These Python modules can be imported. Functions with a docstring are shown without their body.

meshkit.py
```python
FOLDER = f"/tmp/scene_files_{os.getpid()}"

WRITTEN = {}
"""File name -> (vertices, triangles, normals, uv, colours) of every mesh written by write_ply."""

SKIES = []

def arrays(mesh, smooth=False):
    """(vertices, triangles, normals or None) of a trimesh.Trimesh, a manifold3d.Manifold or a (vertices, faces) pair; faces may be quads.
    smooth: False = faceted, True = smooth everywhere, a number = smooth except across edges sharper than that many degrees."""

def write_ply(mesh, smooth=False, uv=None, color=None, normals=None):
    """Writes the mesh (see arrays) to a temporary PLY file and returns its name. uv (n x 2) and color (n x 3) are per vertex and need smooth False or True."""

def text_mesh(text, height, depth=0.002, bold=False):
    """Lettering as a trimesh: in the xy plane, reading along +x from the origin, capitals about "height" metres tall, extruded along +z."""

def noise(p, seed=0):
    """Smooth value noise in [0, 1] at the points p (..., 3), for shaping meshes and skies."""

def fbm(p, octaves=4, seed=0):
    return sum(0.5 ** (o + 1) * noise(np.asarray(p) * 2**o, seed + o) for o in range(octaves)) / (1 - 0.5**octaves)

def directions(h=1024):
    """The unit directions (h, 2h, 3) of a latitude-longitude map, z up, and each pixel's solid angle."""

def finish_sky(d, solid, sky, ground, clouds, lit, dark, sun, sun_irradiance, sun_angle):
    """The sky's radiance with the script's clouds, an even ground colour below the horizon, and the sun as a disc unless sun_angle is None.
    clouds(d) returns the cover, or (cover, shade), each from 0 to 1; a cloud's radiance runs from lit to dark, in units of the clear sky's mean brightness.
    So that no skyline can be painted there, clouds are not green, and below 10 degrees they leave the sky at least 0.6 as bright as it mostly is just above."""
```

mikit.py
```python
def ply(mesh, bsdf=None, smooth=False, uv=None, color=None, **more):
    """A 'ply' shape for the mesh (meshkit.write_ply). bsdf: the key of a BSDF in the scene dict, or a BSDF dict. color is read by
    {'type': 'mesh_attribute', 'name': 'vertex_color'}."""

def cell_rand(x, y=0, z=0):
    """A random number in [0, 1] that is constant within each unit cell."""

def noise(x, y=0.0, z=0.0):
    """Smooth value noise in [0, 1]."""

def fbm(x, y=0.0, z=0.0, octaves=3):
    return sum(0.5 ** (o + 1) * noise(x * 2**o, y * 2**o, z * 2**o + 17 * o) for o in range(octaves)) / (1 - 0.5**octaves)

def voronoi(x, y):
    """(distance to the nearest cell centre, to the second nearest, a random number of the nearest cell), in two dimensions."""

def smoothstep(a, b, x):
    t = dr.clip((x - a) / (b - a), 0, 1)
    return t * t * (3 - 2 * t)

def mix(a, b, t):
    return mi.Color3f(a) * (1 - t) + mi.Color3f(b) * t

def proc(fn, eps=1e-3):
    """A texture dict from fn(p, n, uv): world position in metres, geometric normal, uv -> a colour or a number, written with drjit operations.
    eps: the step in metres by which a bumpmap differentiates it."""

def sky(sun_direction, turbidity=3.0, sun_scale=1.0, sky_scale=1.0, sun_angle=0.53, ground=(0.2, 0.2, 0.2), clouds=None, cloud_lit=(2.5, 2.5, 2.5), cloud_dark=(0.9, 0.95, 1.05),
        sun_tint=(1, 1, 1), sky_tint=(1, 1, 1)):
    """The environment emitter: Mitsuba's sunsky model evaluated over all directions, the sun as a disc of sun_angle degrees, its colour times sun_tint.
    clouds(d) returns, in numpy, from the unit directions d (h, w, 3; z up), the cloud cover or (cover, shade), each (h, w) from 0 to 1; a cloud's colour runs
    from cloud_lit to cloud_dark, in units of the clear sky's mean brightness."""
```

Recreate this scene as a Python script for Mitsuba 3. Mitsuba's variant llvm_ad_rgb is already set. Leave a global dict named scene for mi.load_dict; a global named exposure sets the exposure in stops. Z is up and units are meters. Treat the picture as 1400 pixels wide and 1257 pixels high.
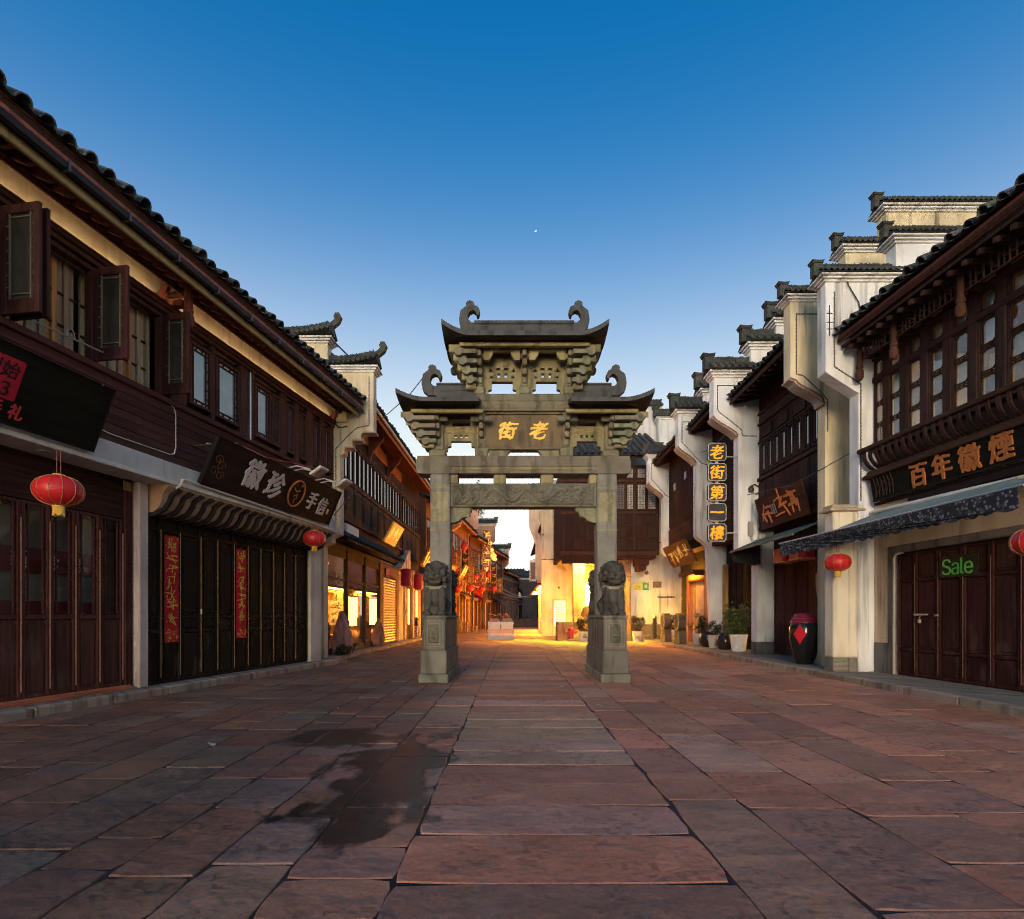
import math, random
import numpy as np, trimesh, shapely, manifold3d
import drjit as dr, mitsuba as mi
import mikit, meshkit
from mikit import noise, fbm, smoothstep, mix, proc
from shapely.geometry import Polygon

T = mi.ScalarTransform4f
scene, labels = {}, {}
rng = random.Random(7)
nrg = np.random.default_rng(11)

# ------------------------------------------------------------------ camera, sky, exposure
EYE = 1.4
scene['camera'] = {'type': 'perspective', 'fov': 80.98, 'fov_axis': 'x', 'principal_point_offset_y': -0.1698,
                   'to_world': T().look_at(origin=[0, 0, EYE], target=[0, 10, EYE], up=[0, 0, 1]),
                   'near_clip': 0.05, 'far_clip': 9000.0}
exposure = 0.2


def haze_band(d):      # pale dusk haze that thickens evenly towards the horizon, all the way round
    e = np.degrees(np.arcsin(np.clip(d[..., 2], -1, 1)))
    return np.exp(-(e / 22.5) ** 2.5) * 0.96


SUN_EL, SUN_AZ = math.radians(7), math.radians(189)      # the last soft light comes low along the street from behind the camera
scene['sky'] = mikit.sky([math.sin(SUN_AZ) * math.cos(SUN_EL), math.cos(SUN_AZ) * math.cos(SUN_EL), math.sin(SUN_EL)],
                         turbidity=3, sun_scale=4.1, sky_scale=8.0, sun_angle=22, sun_tint=(0.72, 1.07, 3.0),
                         sky_tint=(0.008, 0.66, 1.32), clouds=haze_band, cloud_lit=(5.1, 4.7, 3.9), cloud_dark=(5.1, 4.7, 3.9),
                         ground=(0.12, 0.08, 0.06))

# ------------------------------------------------------------------ materials (a piece's own colour travels in its uv)
def code(c, grain=0):
    q = [int(round(min(1, max(0, x)) ** 0.5 * 63)) for x in c]
    return float(q[0] * 4096 + q[1] * 64 + q[2])


def own(uv):
    u = dr.floor(uv.x + 0.5)
    r = dr.floor(u / 4096)
    g = dr.floor((u - r * 4096) / 64)
    b = u - r * 4096 - g * 64
    return mi.Color3f(dr.square(r / 63), dr.square(g / 63), dr.square(b / 63))


def wood_c(p, n, uv):
    h = dr.floor(uv.y + 1e-3)
    k = (uv.y - h) * 60
    a = p.x + p.y
    g1 = fbm(a * 34 + k, p.z * 1.3 + k, 0.0, 3)
    g2 = fbm(p.z * 40 + k, a * 1.1 + k, 0.0, 3)
    g = dr.select(h > 0.5, g2, g1)
    dirt = fbm(p.x * 1.7, p.y * 1.7, p.z * 1.7 + 4, 2)
    wear = smoothstep(0.58, 0.75, fbm(a * 6 + k, p.z * 2.5, p.x * 2, 3)) * smoothstep(2.2, 0.3, p.z)
    return own(uv) * (0.35 + 0.95 * g + 0.35 * dirt) + mi.Color3f(0.035, 0.026, 0.020) * wear


def wood_h(p, n, uv):
    h = dr.floor(uv.y + 1e-3)
    a = p.x + p.y
    g = dr.select(h > 0.5, noise(p.z * 90, a * 4), noise(a * 90, p.z * 4))
    return g * 0.0016


def plaster_c(p, n, uv):
    streak = fbm(p.x * 5 + p.y * 5, p.z * 0.7, 3.0, 3)
    blot = fbm(p.x * 0.9, p.y * 0.9, p.z * 0.9, 3)
    fine = noise(p.x * 37, p.y * 37, p.z * 37)
    low = smoothstep(1.3, 0.1, p.z + 0.8 * fbm(p.x * 2, p.y * 2, 0.0, 2))
    mould = smoothstep(0.60, 0.78, fbm(p.x * 9 + p.y * 9, p.z * 0.45, 13.0, 4)) * smoothstep(0.40, 0.62, fbm(p.x * 0.7, p.y * 0.7, p.z * 0.5 + 30, 3))
    k = 1 - 0.42 * mould - 0.14 * smoothstep(0.48, 0.80, streak) - 0.20 * smoothstep(0.42, 0.75, blot) - 0.22 * low + 0.05 * fine
    return own(uv) * k * mix((1, 1, 1), (0.98, 0.955, 0.91), smoothstep(0.3, 0.7, streak))


def plaster_h(p, n, uv):
    return fbm(p.x * 9, p.y * 9, p.z * 9, 3) * 0.006


def stone_c(p, n, uv):
    b = fbm(p.x * 2.2, p.y * 2.2, p.z * 2.2, 4)
    s = noise(p.x * 60, p.y * 60, p.z * 60)
    st = smoothstep(0.5, 0.75, fbm(p.x * 7 + p.y * 7, p.z * 1.1, 8.0, 3))
    li = smoothstep(0.60, 0.72, fbm(p.x * 6, p.y * 6, p.z * 6 + 20, 3))
    c = own(uv) * (0.55 + 0.75 * b + 0.25 * s) * (1 - 0.42 * st)
    return mix(c, own(uv) * mi.Color3f(1.12, 1.15, 0.88), li * 0.4)


def stone_h(p, n, uv):
    return fbm(p.x * 14, p.y * 14, p.z * 14, 4) * 0.012


def wet(p):            # the puddle-damp stones left of the middle, and small damp spots
    d = dr.sqrt(dr.square((p.x + 1.12) / 0.50) + dr.square((p.y - 5.5) / 1.7)) + 1.9 * (fbm(p.x * 2.9, p.y * 1.7, 0.0, 5) - 0.5)
    d2 = dr.sqrt(dr.square((p.x + 2.0) / 0.7) + dr.square((p.y - 7.0) / 0.7)) + 1.4 * (fbm(p.x * 2.6, p.y * 2.1, 2.0, 5) - 0.5)
    return dr.maximum(smoothstep(1.0, 0.72, d), 0.85 * smoothstep(1.05, 0.65, d2))


def paver_c(p, n, uv):
    b = fbm(p.x * 1.1 + 3, p.y * 1.1, 5.0, 4)
    s = noise(p.x * 55, p.y * 55, 1.0)
    vein = fbm(p.x * 5, p.y * 13, 2.0, 4)
    sp = smoothstep(0.66, 0.78, fbm(p.x * 8, p.y * 8, 9.0, 3))
    pit = smoothstep(0.62, 0.74, noise(p.x * 24 + 5, p.y * 24, 4.0)) * smoothstep(0.4, 0.65, fbm(p.x * 2.5, p.y * 2.5, 6.0, 3))
    scuff = smoothstep(0.56, 0.70, fbm(p.x * 3.3, p.y * 7.5, 12.0, 5))
    c = own(uv) * (0.46 + 0.58 * b + 0.24 * s + 0.26 * vein) * (1 - 0.28 * pit)
    c = mix(c, own(uv) * 1.5 + mi.Color3f(0.03, 0.025, 0.022), scuff * 0.26)
    c = mix(c, mi.Color3f(0.30, 0.24, 0.21), sp * 0.18)
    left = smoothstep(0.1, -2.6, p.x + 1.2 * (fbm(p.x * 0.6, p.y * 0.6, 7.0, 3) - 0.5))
    c = c * mix((1, 1, 1), (0.36, 0.42, 0.46), left)           # damp side, also painted darker and less red than the warmly lit right
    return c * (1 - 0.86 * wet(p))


def paver_r(p, n, uv):
    return 0.80 - 0.16 * fbm(p.x * 2.3, p.y * 2.3, 3.0, 3) - 0.42 * wet(p)


def paver_h(p, n, uv):
    pit = smoothstep(0.62, 0.74, noise(p.x * 24 + 5, p.y * 24, 4.0)) * smoothstep(0.4, 0.65, fbm(p.x * 2.5, p.y * 2.5, 6.0, 3))
    return (fbm(p.x * 4, p.y * 4, 1.0, 4) * 0.022 + fbm(p.x * 22, p.y * 22, 2.0, 3) * 0.005 - pit * 0.006) * (1 - 0.7 * wet(p))


def tile_c(p, n, uv):
    b = fbm(p.x * 3, p.y * 3, p.z * 3, 4)
    moss = smoothstep(0.52, 0.68, fbm(p.x * 4 + 9, p.y * 4, p.z * 4, 3))
    c = own(uv) * (0.4 + 1.1 * b)
    return mix(c, mi.Color3f(0.055, 0.060, 0.026), moss * 0.6)


def tile_h(p, n, uv):
    return fbm(p.x * 25, p.y * 25, p.z * 25, 3) * 0.012


def paint_c(p, n, uv):
    return own(uv) * (0.78 + 0.44 * fbm(p.x * 3, p.y * 3, p.z * 3, 3))


def bumped(b, fn, eps=2e-3):
    return {'type': 'bumpmap', 'arbitrary': proc(fn, eps), 'scale': 1.0, 'bsdf': b}


def prin(fn, rough, spec=0.4, **more):
    return {'type': 'principled', 'base_color': proc(fn), 'roughness': rough, 'specular': spec, **more}


def two(b):
    return {'type': 'twosided', 'bsdf': b}


scene['wood'] = two(bumped(prin(wood_c, 0.66, 0.05), wood_h))
scene['plaster'] = two(bumped(prin(plaster_c, 0.9, 0.2), plaster_h))
scene['stone'] = two(bumped(prin(stone_c, 0.78, 0.3), stone_h))
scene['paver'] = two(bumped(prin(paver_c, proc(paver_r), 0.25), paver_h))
scene['tile'] = two(bumped(prin(tile_c, 0.85, 0.3), tile_h))
scene['paint'] = two(prin(paint_c, 0.45, 0.5))
scene['flat'] = two(prin(paint_c, 0.85, 0.2))
scene['metal'] = two({'type': 'principled', 'base_color': proc(paint_c), 'roughness': 0.35, 'metallic': 0.8})
scene['gloss'] = two({'type': 'principled', 'base_color': proc(paint_c), 'roughness': 0.12, 'specular': 0.6})
scene['silk'] = two({'type': 'principled', 'base_color': proc(paint_c), 'roughness': 0.42, 'specular': 0.4, 'sheen': 0.6})
scene['glass'] = {'type': 'thindielectric', 'int_ior': 1.5}
scene['dullpane'] = two({'type': 'principled', 'base_color': proc(paint_c), 'roughness': 0.08, 'specular': 0.9})


# ------------------------------------------------------------------ shapes: every maker returns (vertices, faces)
def cat(parts):
    vs, fs, n = [], [], 0
    for v, f in parts:
        vs.append(v); fs.append(np.asarray(f) + n); n += len(v)
    return np.vstack(vs), np.vstack(fs)


BOXF = np.array([[0, 1, 3], [0, 3, 2], [4, 6, 7], [4, 7, 5], [0, 4, 5], [0, 5, 1], [2, 3, 7], [2, 7, 6], [0, 2, 6], [0, 6, 4], [1, 5, 7], [1, 7, 3]])


def _chamfer_faces():
    # 24 vertices: corner (x, y, z) x axis k, the vertex pulled in along the two other axes
    idx = {}
    n = 0
    for x in (0, 1):
        for y in (0, 1):
            for z in (0, 1):
                for k in range(3):
                    idx[(x, y, z, k)] = n; n += 1
    polys = []
    for k in range(3):
        o = [a for a in range(3) if a != k]
        for side in (0, 1):
            q = []
            for a, b in ((0, 0), (1, 0), (1, 1), (0, 1)):
                c = [0, 0, 0]; c[k] = side; c[o[0]] = a; c[o[1]] = b
                q.append(idx[(*c, k)])
            polys.append(q)
    for k in range(3):          # edges along axis k
        o = [a for a in range(3) if a != k]
        for a in (0, 1):
            for b in (0, 1):
                c0 = [0, 0, 0]; c0[o[0]] = a; c0[o[1]] = b
                c1 = list(c0); c1[k] = 1
                polys.append([idx[(*c0, o[0])], idx[(*c1, o[0])], idx[(*c1, o[1])], idx[(*c0, o[1])]])
    for x in (0, 1):
        for y in (0, 1):
            for z in (0, 1):
                polys.append([idx[(x, y, z, k)] for k in range(3)])
    # orient outwards using a sample box
    s = np.zeros((24, 3))
    for (x, y, z, k), i in idx.items():
        c = np.array([x, y, z], float) * 2 - 1
        m = np.full(3, 0.8); m[k] = 1.0
        s[i] = c * m
    tri = []
    for q in polys:
        c = s[q].mean(0)
        nrm = np.cross(s[q[1]] - s[q[0]], s[q[2]] - s[q[0]])
        if nrm @ c < 0:
            q = q[::-1]
        tri.append([q[0], q[1], q[2]])
        if len(q) == 4:
            tri.append([q[0], q[2], q[3]])
    return idx, np.array(tri)


CH_IDX, CH_F = _chamfer_faces()
CH_C = np.array([[x, y, z] for (x, y, z, k) in CH_IDX], float)
CH_K = np.array([k for (x, y, z, k) in CH_IDX])


def box(x0, x1, y0, y1, z0, z1, ch=0.0):
    lo, hi = np.array([min(x0, x1), min(y0, y1), min(z0, z1)], float), np.array([max(x0, x1), max(y0, y1), max(z0, z1)], float)
    ch = min(ch, 0.45 * (hi - lo).min())
    if ch <= 1e-4:
        c = np.array([[x, y, z] for x in (0, 1) for y in (0, 1) for z in (0, 1)], float)
        return lo + c * (hi - lo), BOXF
    v = lo + CH_C * (hi - lo)
    inward = np.where(CH_C > 0.5, -ch, ch)
    inward[np.arange(24), CH_K] = 0
    return v + inward, CH_F


def prism(poly, axis_lo, axis_hi, plane='xz'):
    """A polygon (shapely or points) in a plane, extruded along the third axis from axis_lo to axis_hi."""
    if not hasattr(poly, 'geom_type'):
        poly = Polygon(poly)
    if not poly.is_valid:
        poly = poly.buffer(0)
    out = []
    for g in getattr(poly, 'geoms', [poly]):
        if g.area < 1e-7:
            continue
        m = trimesh.creation.extrude_polygon(g, abs(axis_hi - axis_lo), engine='earcut')
        v = np.array(m.vertices); f = np.array(m.faces)
        lo = min(axis_lo, axis_hi)
        if plane == 'xz':
            v = np.stack([v[:, 0], lo + v[:, 2], v[:, 1]], 1); f = f[:, ::-1]
        elif plane == 'yz':
            v = np.stack([lo + v[:, 2], v[:, 0], v[:, 1]], 1)
        else:
            v = v + [0, 0, lo]
        out.append((v, f))
    return cat(out)


def tube(pts, r, sides=8, caps=True):
    p = np.asarray(pts, float); r = np.broadcast_to(r, (len(p),))
    t = np.gradient(p, axis=0); t /= np.linalg.norm(t, axis=1, keepdims=True) + 1e-12
    up = np.array([0, 0, 1.0]) if abs(t[:, 2]).max() < 0.9 else np.array([1.0, 0.03, 0.0])
    a = np.cross(t, up); a /= np.linalg.norm(a, axis=1, keepdims=True) + 1e-12
    b = np.cross(t, a)
    ang = np.arange(sides) * 2 * np.pi / sides
    v = (p[:, None] + r[:, None, None] * (np.cos(ang)[None, :, None] * a[:, None] + np.sin(ang)[None, :, None] * b[:, None])).reshape(-1, 3)
    f = []
    for i in range(len(p) - 1):
        for j in range(sides):
            k = (j + 1) % sides
            q = [i * sides + j, i * sides + k, (i + 1) * sides + k, (i + 1) * sides + j]
            f += [[q[0], q[1], q[2]], [q[0], q[2], q[3]]]
    if caps:
        n = len(v); v = np.vstack([v, p[:1], p[-1:]]); e = (len(p) - 1) * sides
        for j in range(sides):
            k = (j + 1) % sides
            f += [[n, k, j], [n + 1, e + j, e + k]]
    return v, np.array(f)


def lathe(prof, n=24, at=(0, 0, 0)):
    p = np.asarray(prof, float)
    ang = np.arange(n) * 2 * np.pi / n
    v = np.stack([p[:, None, 0] * np.cos(ang), p[:, None, 0] * np.sin(ang), np.repeat(p[:, 1:2], n, 1)], -1).reshape(-1, 3)
    f = []
    for i in range(len(p) - 1):
        for j in range(n):
            k = (j + 1) % n
            q = [i * n + j, i * n + k, (i + 1) * n + k, (i + 1) * n + j]
            f += [[q[0], q[1], q[2]], [q[0], q[2], q[3]]]
    m = len(v); v = np.vstack([v, [[0, 0, p[0, 1]], [0, 0, p[-1, 1]]]]); e = (len(p) - 1) * n
    for j in range(n):
        k = (j + 1) % n
        f += [[m, k, j], [m + 1, e + j, e + k]]
    return v + np.asarray(at, float), np.array(f)


def ribbon(path, w0, w1, thick, axis):
    """A strip: a polyline in local coordinates widened along 'axis' from w0 to w1 with a thickness along its own normal."""
    p = np.asarray(path, float)
    ax = np.zeros(3); ax[axis] = 1
    t = np.gradient(p, axis=0); nn = np.cross(t, ax); nn /= np.linalg.norm(nn, axis=1, keepdims=True) + 1e-12
    rows = []
    for w, h in ((w0, 0), (w1, 0), (w1, thick), (w0, thick)):
        q = p + nn * h; q = q.copy(); q[:, axis] += w
        rows.append(q)
    v = np.stack(rows, 1).reshape(-1, 3); f = []
    for i in range(len(p) - 1):
        for j in range(4):
            k = (j + 1) % 4
            q = [i * 4 + j, i * 4 + k, (i + 1) * 4 + k, (i + 1) * 4 + j]
            f += [[q[0], q[1], q[2]], [q[0], q[2], q[3]]]
    e = (len(p) - 1) * 4
    f += [[0, 2, 1], [0, 3, 2], [e, e + 1, e + 2], [e, e + 2, e + 3]]
    return v, np.array(f)


class Frame:
    """A local space: columns X, Y, Z and an origin; for a facade X runs along it away from the camera, Y out into the street, Z up."""
    def __init__(self, o, x, y, z):
        self.o = np.asarray(o, float); self.m = np.stack([np.asarray(a, float) for a in (x, y, z)], 0)
        self.flip = np.linalg.det(self.m) < 0

    def __call__(self, mesh):
        if isinstance(mesh, list):
            return [self(q) for q in mesh]
        v, f = mesh
        return np.asarray(v, float) @ self.m + self.o, (np.asarray(f)[:, ::-1] if self.flip else np.asarray(f))

    def pt(self, x, y, z):
        return np.array([x, y, z], float) @ self.m + self.o

    def sub(self, x, y, z, tilt=0.0, back=False):
        """A sign's frame at a point: X to the reader's right, Y up along its face, Z out to the reader; tilt leans its top outwards."""
        u, n, k = self.m
        right = -u if back else u
        n = n / np.linalg.norm(n)
        c, s = math.cos(tilt), math.sin(tilt)
        return Frame(self.pt(x, y, z), right, c * k + s * n, c * n - s * k)


W = Frame((0, 0, 0), (1, 0, 0), (0, 1, 0), (0, 0, 1))


def facade(x0, slope, side):
    u = np.array([slope, 1.0, 0]) / math.hypot(slope, 1)
    n = np.array([u[1], -u[0], 0]) * side
    return Frame((x0, 0, 0), u, n, (0, 0, 1))


# ------------------------------------------------------------------ entries: things, parts, sub-parts
used = {}


def numbered(base):
    n = used.get(base, 0); used[base] = n + 1
    return base if n == 0 else f'{base}_{n:03d}'


def thing(name, label, cat_, group=None):
    key = numbered(name)
    labels[key] = {'label': label, 'category': cat_}
    if group:
        labels[key]['group'] = group
    return key


def entry(key, mesh, mat, c=(0.5, 0.5, 0.5), smooth=False, grain=0, emit=None):
    v, f = mesh
    if smooth not in (False, True):
        m = trimesh.Trimesh(v, f, process=False); m.merge_vertices()
        m = trimesh.graph.smooth_shade(m, angle=np.radians(smooth), facet_minarea=None)
        v, f, smooth = np.array(m.vertices), np.array(m.faces), True
    uv = None
    if mat not in ('glass',):
        uv = np.empty((len(v), 2)); uv[:, 0] = code(c); uv[:, 1] = grain + rng.uniform(0.05, 0.9)
    more = {'emitter': {'type': 'area', 'radiance': {'type': 'rgb', 'value': list(emit)}, 'sampling_weight': 0.05 if max(emit) < 7.5 else 16.0}} if emit else {}
    scene[key] = mikit.ply((v, f), mat, smooth=smooth, uv=uv, **more)
    return key


def part(parent, name, mesh, mat, c=(0.5, 0.5, 0.5), smooth=False, grain=0, emit=None, label=None, kind=None):
    if isinstance(mesh, list):          # several pieces alike: each a part of its own
        return [part(parent, name, q, mat, c, smooth, grain, emit, label, kind) for q in mesh][0]
    key = numbered(parent + '__' + name)
    entry(key, mesh, mat, c, smooth, grain, emit)
    if label or kind:
        labels[key] = {**({'label': label} if label else {}), **({'kind': kind} if kind else {})}
    return key


def structure(name, mesh, mat, c=(0.5, 0.5, 0.5), label=None, **k):
    key = numbered(name)
    entry(key, mesh, mat, c, **k)
    labels[key] = {'kind': 'structure', **({'label': label} if label else {})}
    return key


def vary(c, a=0.12):
    k = 1 + rng.uniform(-a, a)
    return tuple(min(1, max(0, x * k * (1 + rng.uniform(-a, a) * 0.35))) for x in c)


# ------------------------------------------------------------------ lettering: outlines on a 100-unit grid
GLYPH = {
    '老': '30351729162814281131113312341434254026402741284130433344354636463848374912491254365535631864186935693678377942794369606961686573667468767374737270686967575576547649504948474746444440413739373441334234443445354735483650365338553860416441673867376235613453325231503149304730462939273726371939176517682168266927712774257422732173177013681367123712361334133117|425547545158525957634364',
    '街': '2722302231233823402539342935294039414049295029554056406430653070397140794579467055705565456446557755775070497014691368136712571256135615551655176518645045494641554056395635463445255525562657265721562043194218351834172817/5874767476695869/1843143912391041104420552056225824632564296330623061245124111911/1360106310641367146815692075227826782777287728762572257122672166176216621460',
    '第': '126219702379287828762775287245724668507550775179567856727672766864676763676165596459715871424641473573357222712170176614551454196320662267294730461141114027291726162414211320121611151213151316151624212521282429243227332735293430183018361937204740474152185317541757155813601260|4648644765524753|475948586359576853675266506450634961|325944584459426142634566456735683466356536613560|26422440253541364042|17593058316030613063296427672468236621642163',
    '一': '1143114977497743',
    '樓': '32163816391744174518491948204620452138223824412841313231323545354738463936393651525251553855386134623467386838745174527957795874727472687667766374637261725558555752745174395439523752367735773169316523632166196819691871187217751674137312701269136514641562156116571754155215511443134212361234113214|5744684369465847|5760675968625863|6869587057686767|4626492452245323572361276230493148294627|4144514352464247|4368516752694470|5262446343605159/20581259126420652178227926792665326432592759265629523051314931483444344331393039304128442845264526112211211220401940183517341427122712291031154216431851195219542055',
    '百': '215837583961396440654068136913747674766948694667466445634560445945586858681163116216271626112111|2622622163342735|2641624063522753',
    '年': '235345544465286527632561256023582357215420531750155012531254155816592165216624702471267426762879337833753172327073707365526550635055525372537248514850355233773377285128501145114428112811332334|2934443444473047',
    '徽': '261929233024312530272827272827313032363735383238313729372838284229433649285028545254525353525556565757625863586759685972607360786179657865726471646764667765776075597456735573487247713870377035693469326831682969287027712573227816781476127213701568186721652364216118611755115411521352165017482246244625472650265519592359246126633062316137603859475746564554455150425041473743424246464746494450445043443743364034483348374938523853355631562755265326512945284327431341123512341334163917382836283326342535253523342233193016301528152617|6346644564416540674267466847685369546860636061586257|3833403241333934/174313391239104210451753185620582059236429642974337434633864387839794379446349644974537453592959296128622454235323121812/1065177318741976217825782677267522702269186417631561126112621064',
    '煙': '1116121712181420142116241626182918321933193820392078257826552756275928602863296531653463456444703270327576757670636964637563754257415834743474295829572077197714301430182819232922282122202118161513151213121114|7057635764477048|5048584857585057|5164576457695269|264925432442243627322831292930263224322132205120512935293534513452413442336232613259315829502849|4657395740474648/1149125012521353146418631752165116481547154514441145',
    '珍': '11251425152617262028204612471252205320681169117435743569266827523253325636594567466849725073527553785479567859785976587559746073696470637460755978577855755273527154705455705468526652654154405436513451334726462630282929303130323135313630362628242723242323222122202118211720152014191219/39123716381741174218441845194719482055236027612767346835703772377535753473327331642260205818571852155015471345134412/40314132433245344835533954396247654766466746674565436542603759375533513149294829452742274029/4042394338443845434844484650475151545255535655585758605660555247514749454845464343424241',
    '手': '2713261526174118413512361241404141521653165840584168386937682468236718671768167222722373347335744474457551755276567657776177627866786975687366736572617260715571547048694759735873534853474277417736483647164615461443122812',
    '信': '506751695070477749785278547656715770576776677662306230663167/343571357112661265144014391135113412|3920651966294030/355671567152705136513552/7145714135413545/19511444134412451246114711511354165818601861196219632574267829783077317731753074307229712969256225112011',
    '創': '581557165717681868787478741873177314701259125813/5470597059305430/101814241426152715291630163217331739184018561757145513551356115811601261136215631664196620672774307834783577357437733872426943694667476650634859465942624163386534683270306836613659345734574656463523352133213247314712421241162816271222122129202820251822182015161515131512161116|2721412042262827|2344233941404044|2452244841494052|175731563258306030612765236122611958',
    '始': '38503751375339554259446144624664537954795578587858745671567054685263506149584756475567556856656065616264626766687063716272607357755578477345705061506049504949484248414739473848/46124112414173417312681267154715|4621672068354736/14121115111712171520172218232329233013381342144315491650175811591164186519692070207621772178267826752574246536643549344833393238323631353133303237253722352035193419282427252623242124201713|245922572149204820451944194123382536273827402841284429452950305130573158',
    '礼': '5420561869187121712472257232733275307730772276217618751775167113531349164917481848785478/254024401734163414321332113511381340164217432652275332593161136113662767267023732374227522772679277828773173327033693368326832673866406436553452335131494040403942374235393238323733343733383141304030112511',
    '新': '402135313432353438353834403244244626463047314738483948725172527356735774607461756475657667766877717774747372677166706270616957695668536754547754774969486912641263495348533652355228512751245023502149204918481746124512431342144115432044214422/176513661267127125712574247524782679297933714471446640654063396239603859375545544549324931434542453844373136311528132113201520182619263612371242264325491249115011542055195619591860|23662265236423622461245530543256325833593361346234643565/1320112211231528152917321734223421292028182316211620',
    '烤': '111612171218152117261827182919301932203320372138215022512278277828532954295630573059316031623263326533663665376436603559365748584864396538663870487149785079557956706670676969737175737574747574757173697266716470636860665877577752615256477546754152415137503651337333732972287222712171176712641263115311501350166317662066236724662843284331443244344535443843384136363435333333333431363138353937414042424446475151505236523558335332523250314927492747264626373527362333203220322130233024282628272530242722242222201920181512131212131114|555858586060636463645664/11451253135413601461146416641863185817571751165016461545154413441245',
    '2': '1122263827393245324634493451355235603164276626672566226621652065166114611164116517702171227231723271347139674064416341614260425341524149404840463843384233363335272826272425442444181118',
    '3': '1619102410251328152818262124222330233325342636293730373532403141304226422543214321482548264928493353345435553561326528662767266622661762156212651266146815691770217122723172327135713770386940674066426342544153415236473446384442404337443644284327432541224021392137193318321722172118',
    '字': '30132915291741184133133413394039414442444647474750505251255225576257645564546252615156475547534549424741474075397534483447164615461443123112/1471407141733976397844794677497174717456695669646766206619561456',
    '號': '43164620482349244927502850355136663667187219732574267427752777257825782177207716761576147514741364136314621462156116613156325528542754235322532050165015471244124314/341637213827392839354036406453655478557959796074737474737469606959657764775876577551715171577258715960596055685468506050594568447046704972497448744272405640544253484749475046514535443444274326432342224219411838113413|4553535354584659/181720172116241627192721282228282929293215331538163916421743174411451150375037452345214222383438332132203114281219121813/1475357535561456|1961306130702070',
    '茶': '204014391142114416451746285130533153335534564062416343653466335928592765126612712771287933793471537154785579607961717671766661656059555954605366446545644863496152575357565459536151704771467645774477427439704069416840673548344714451244124311341133133316411740342135|214140404149474948406841614560455847574755495449525051514853475445564254415336493549334726442442/6617572556265428543055305732603167256824702270217318731770146814/171414171418162024282731323133303227302429232115',
}


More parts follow.
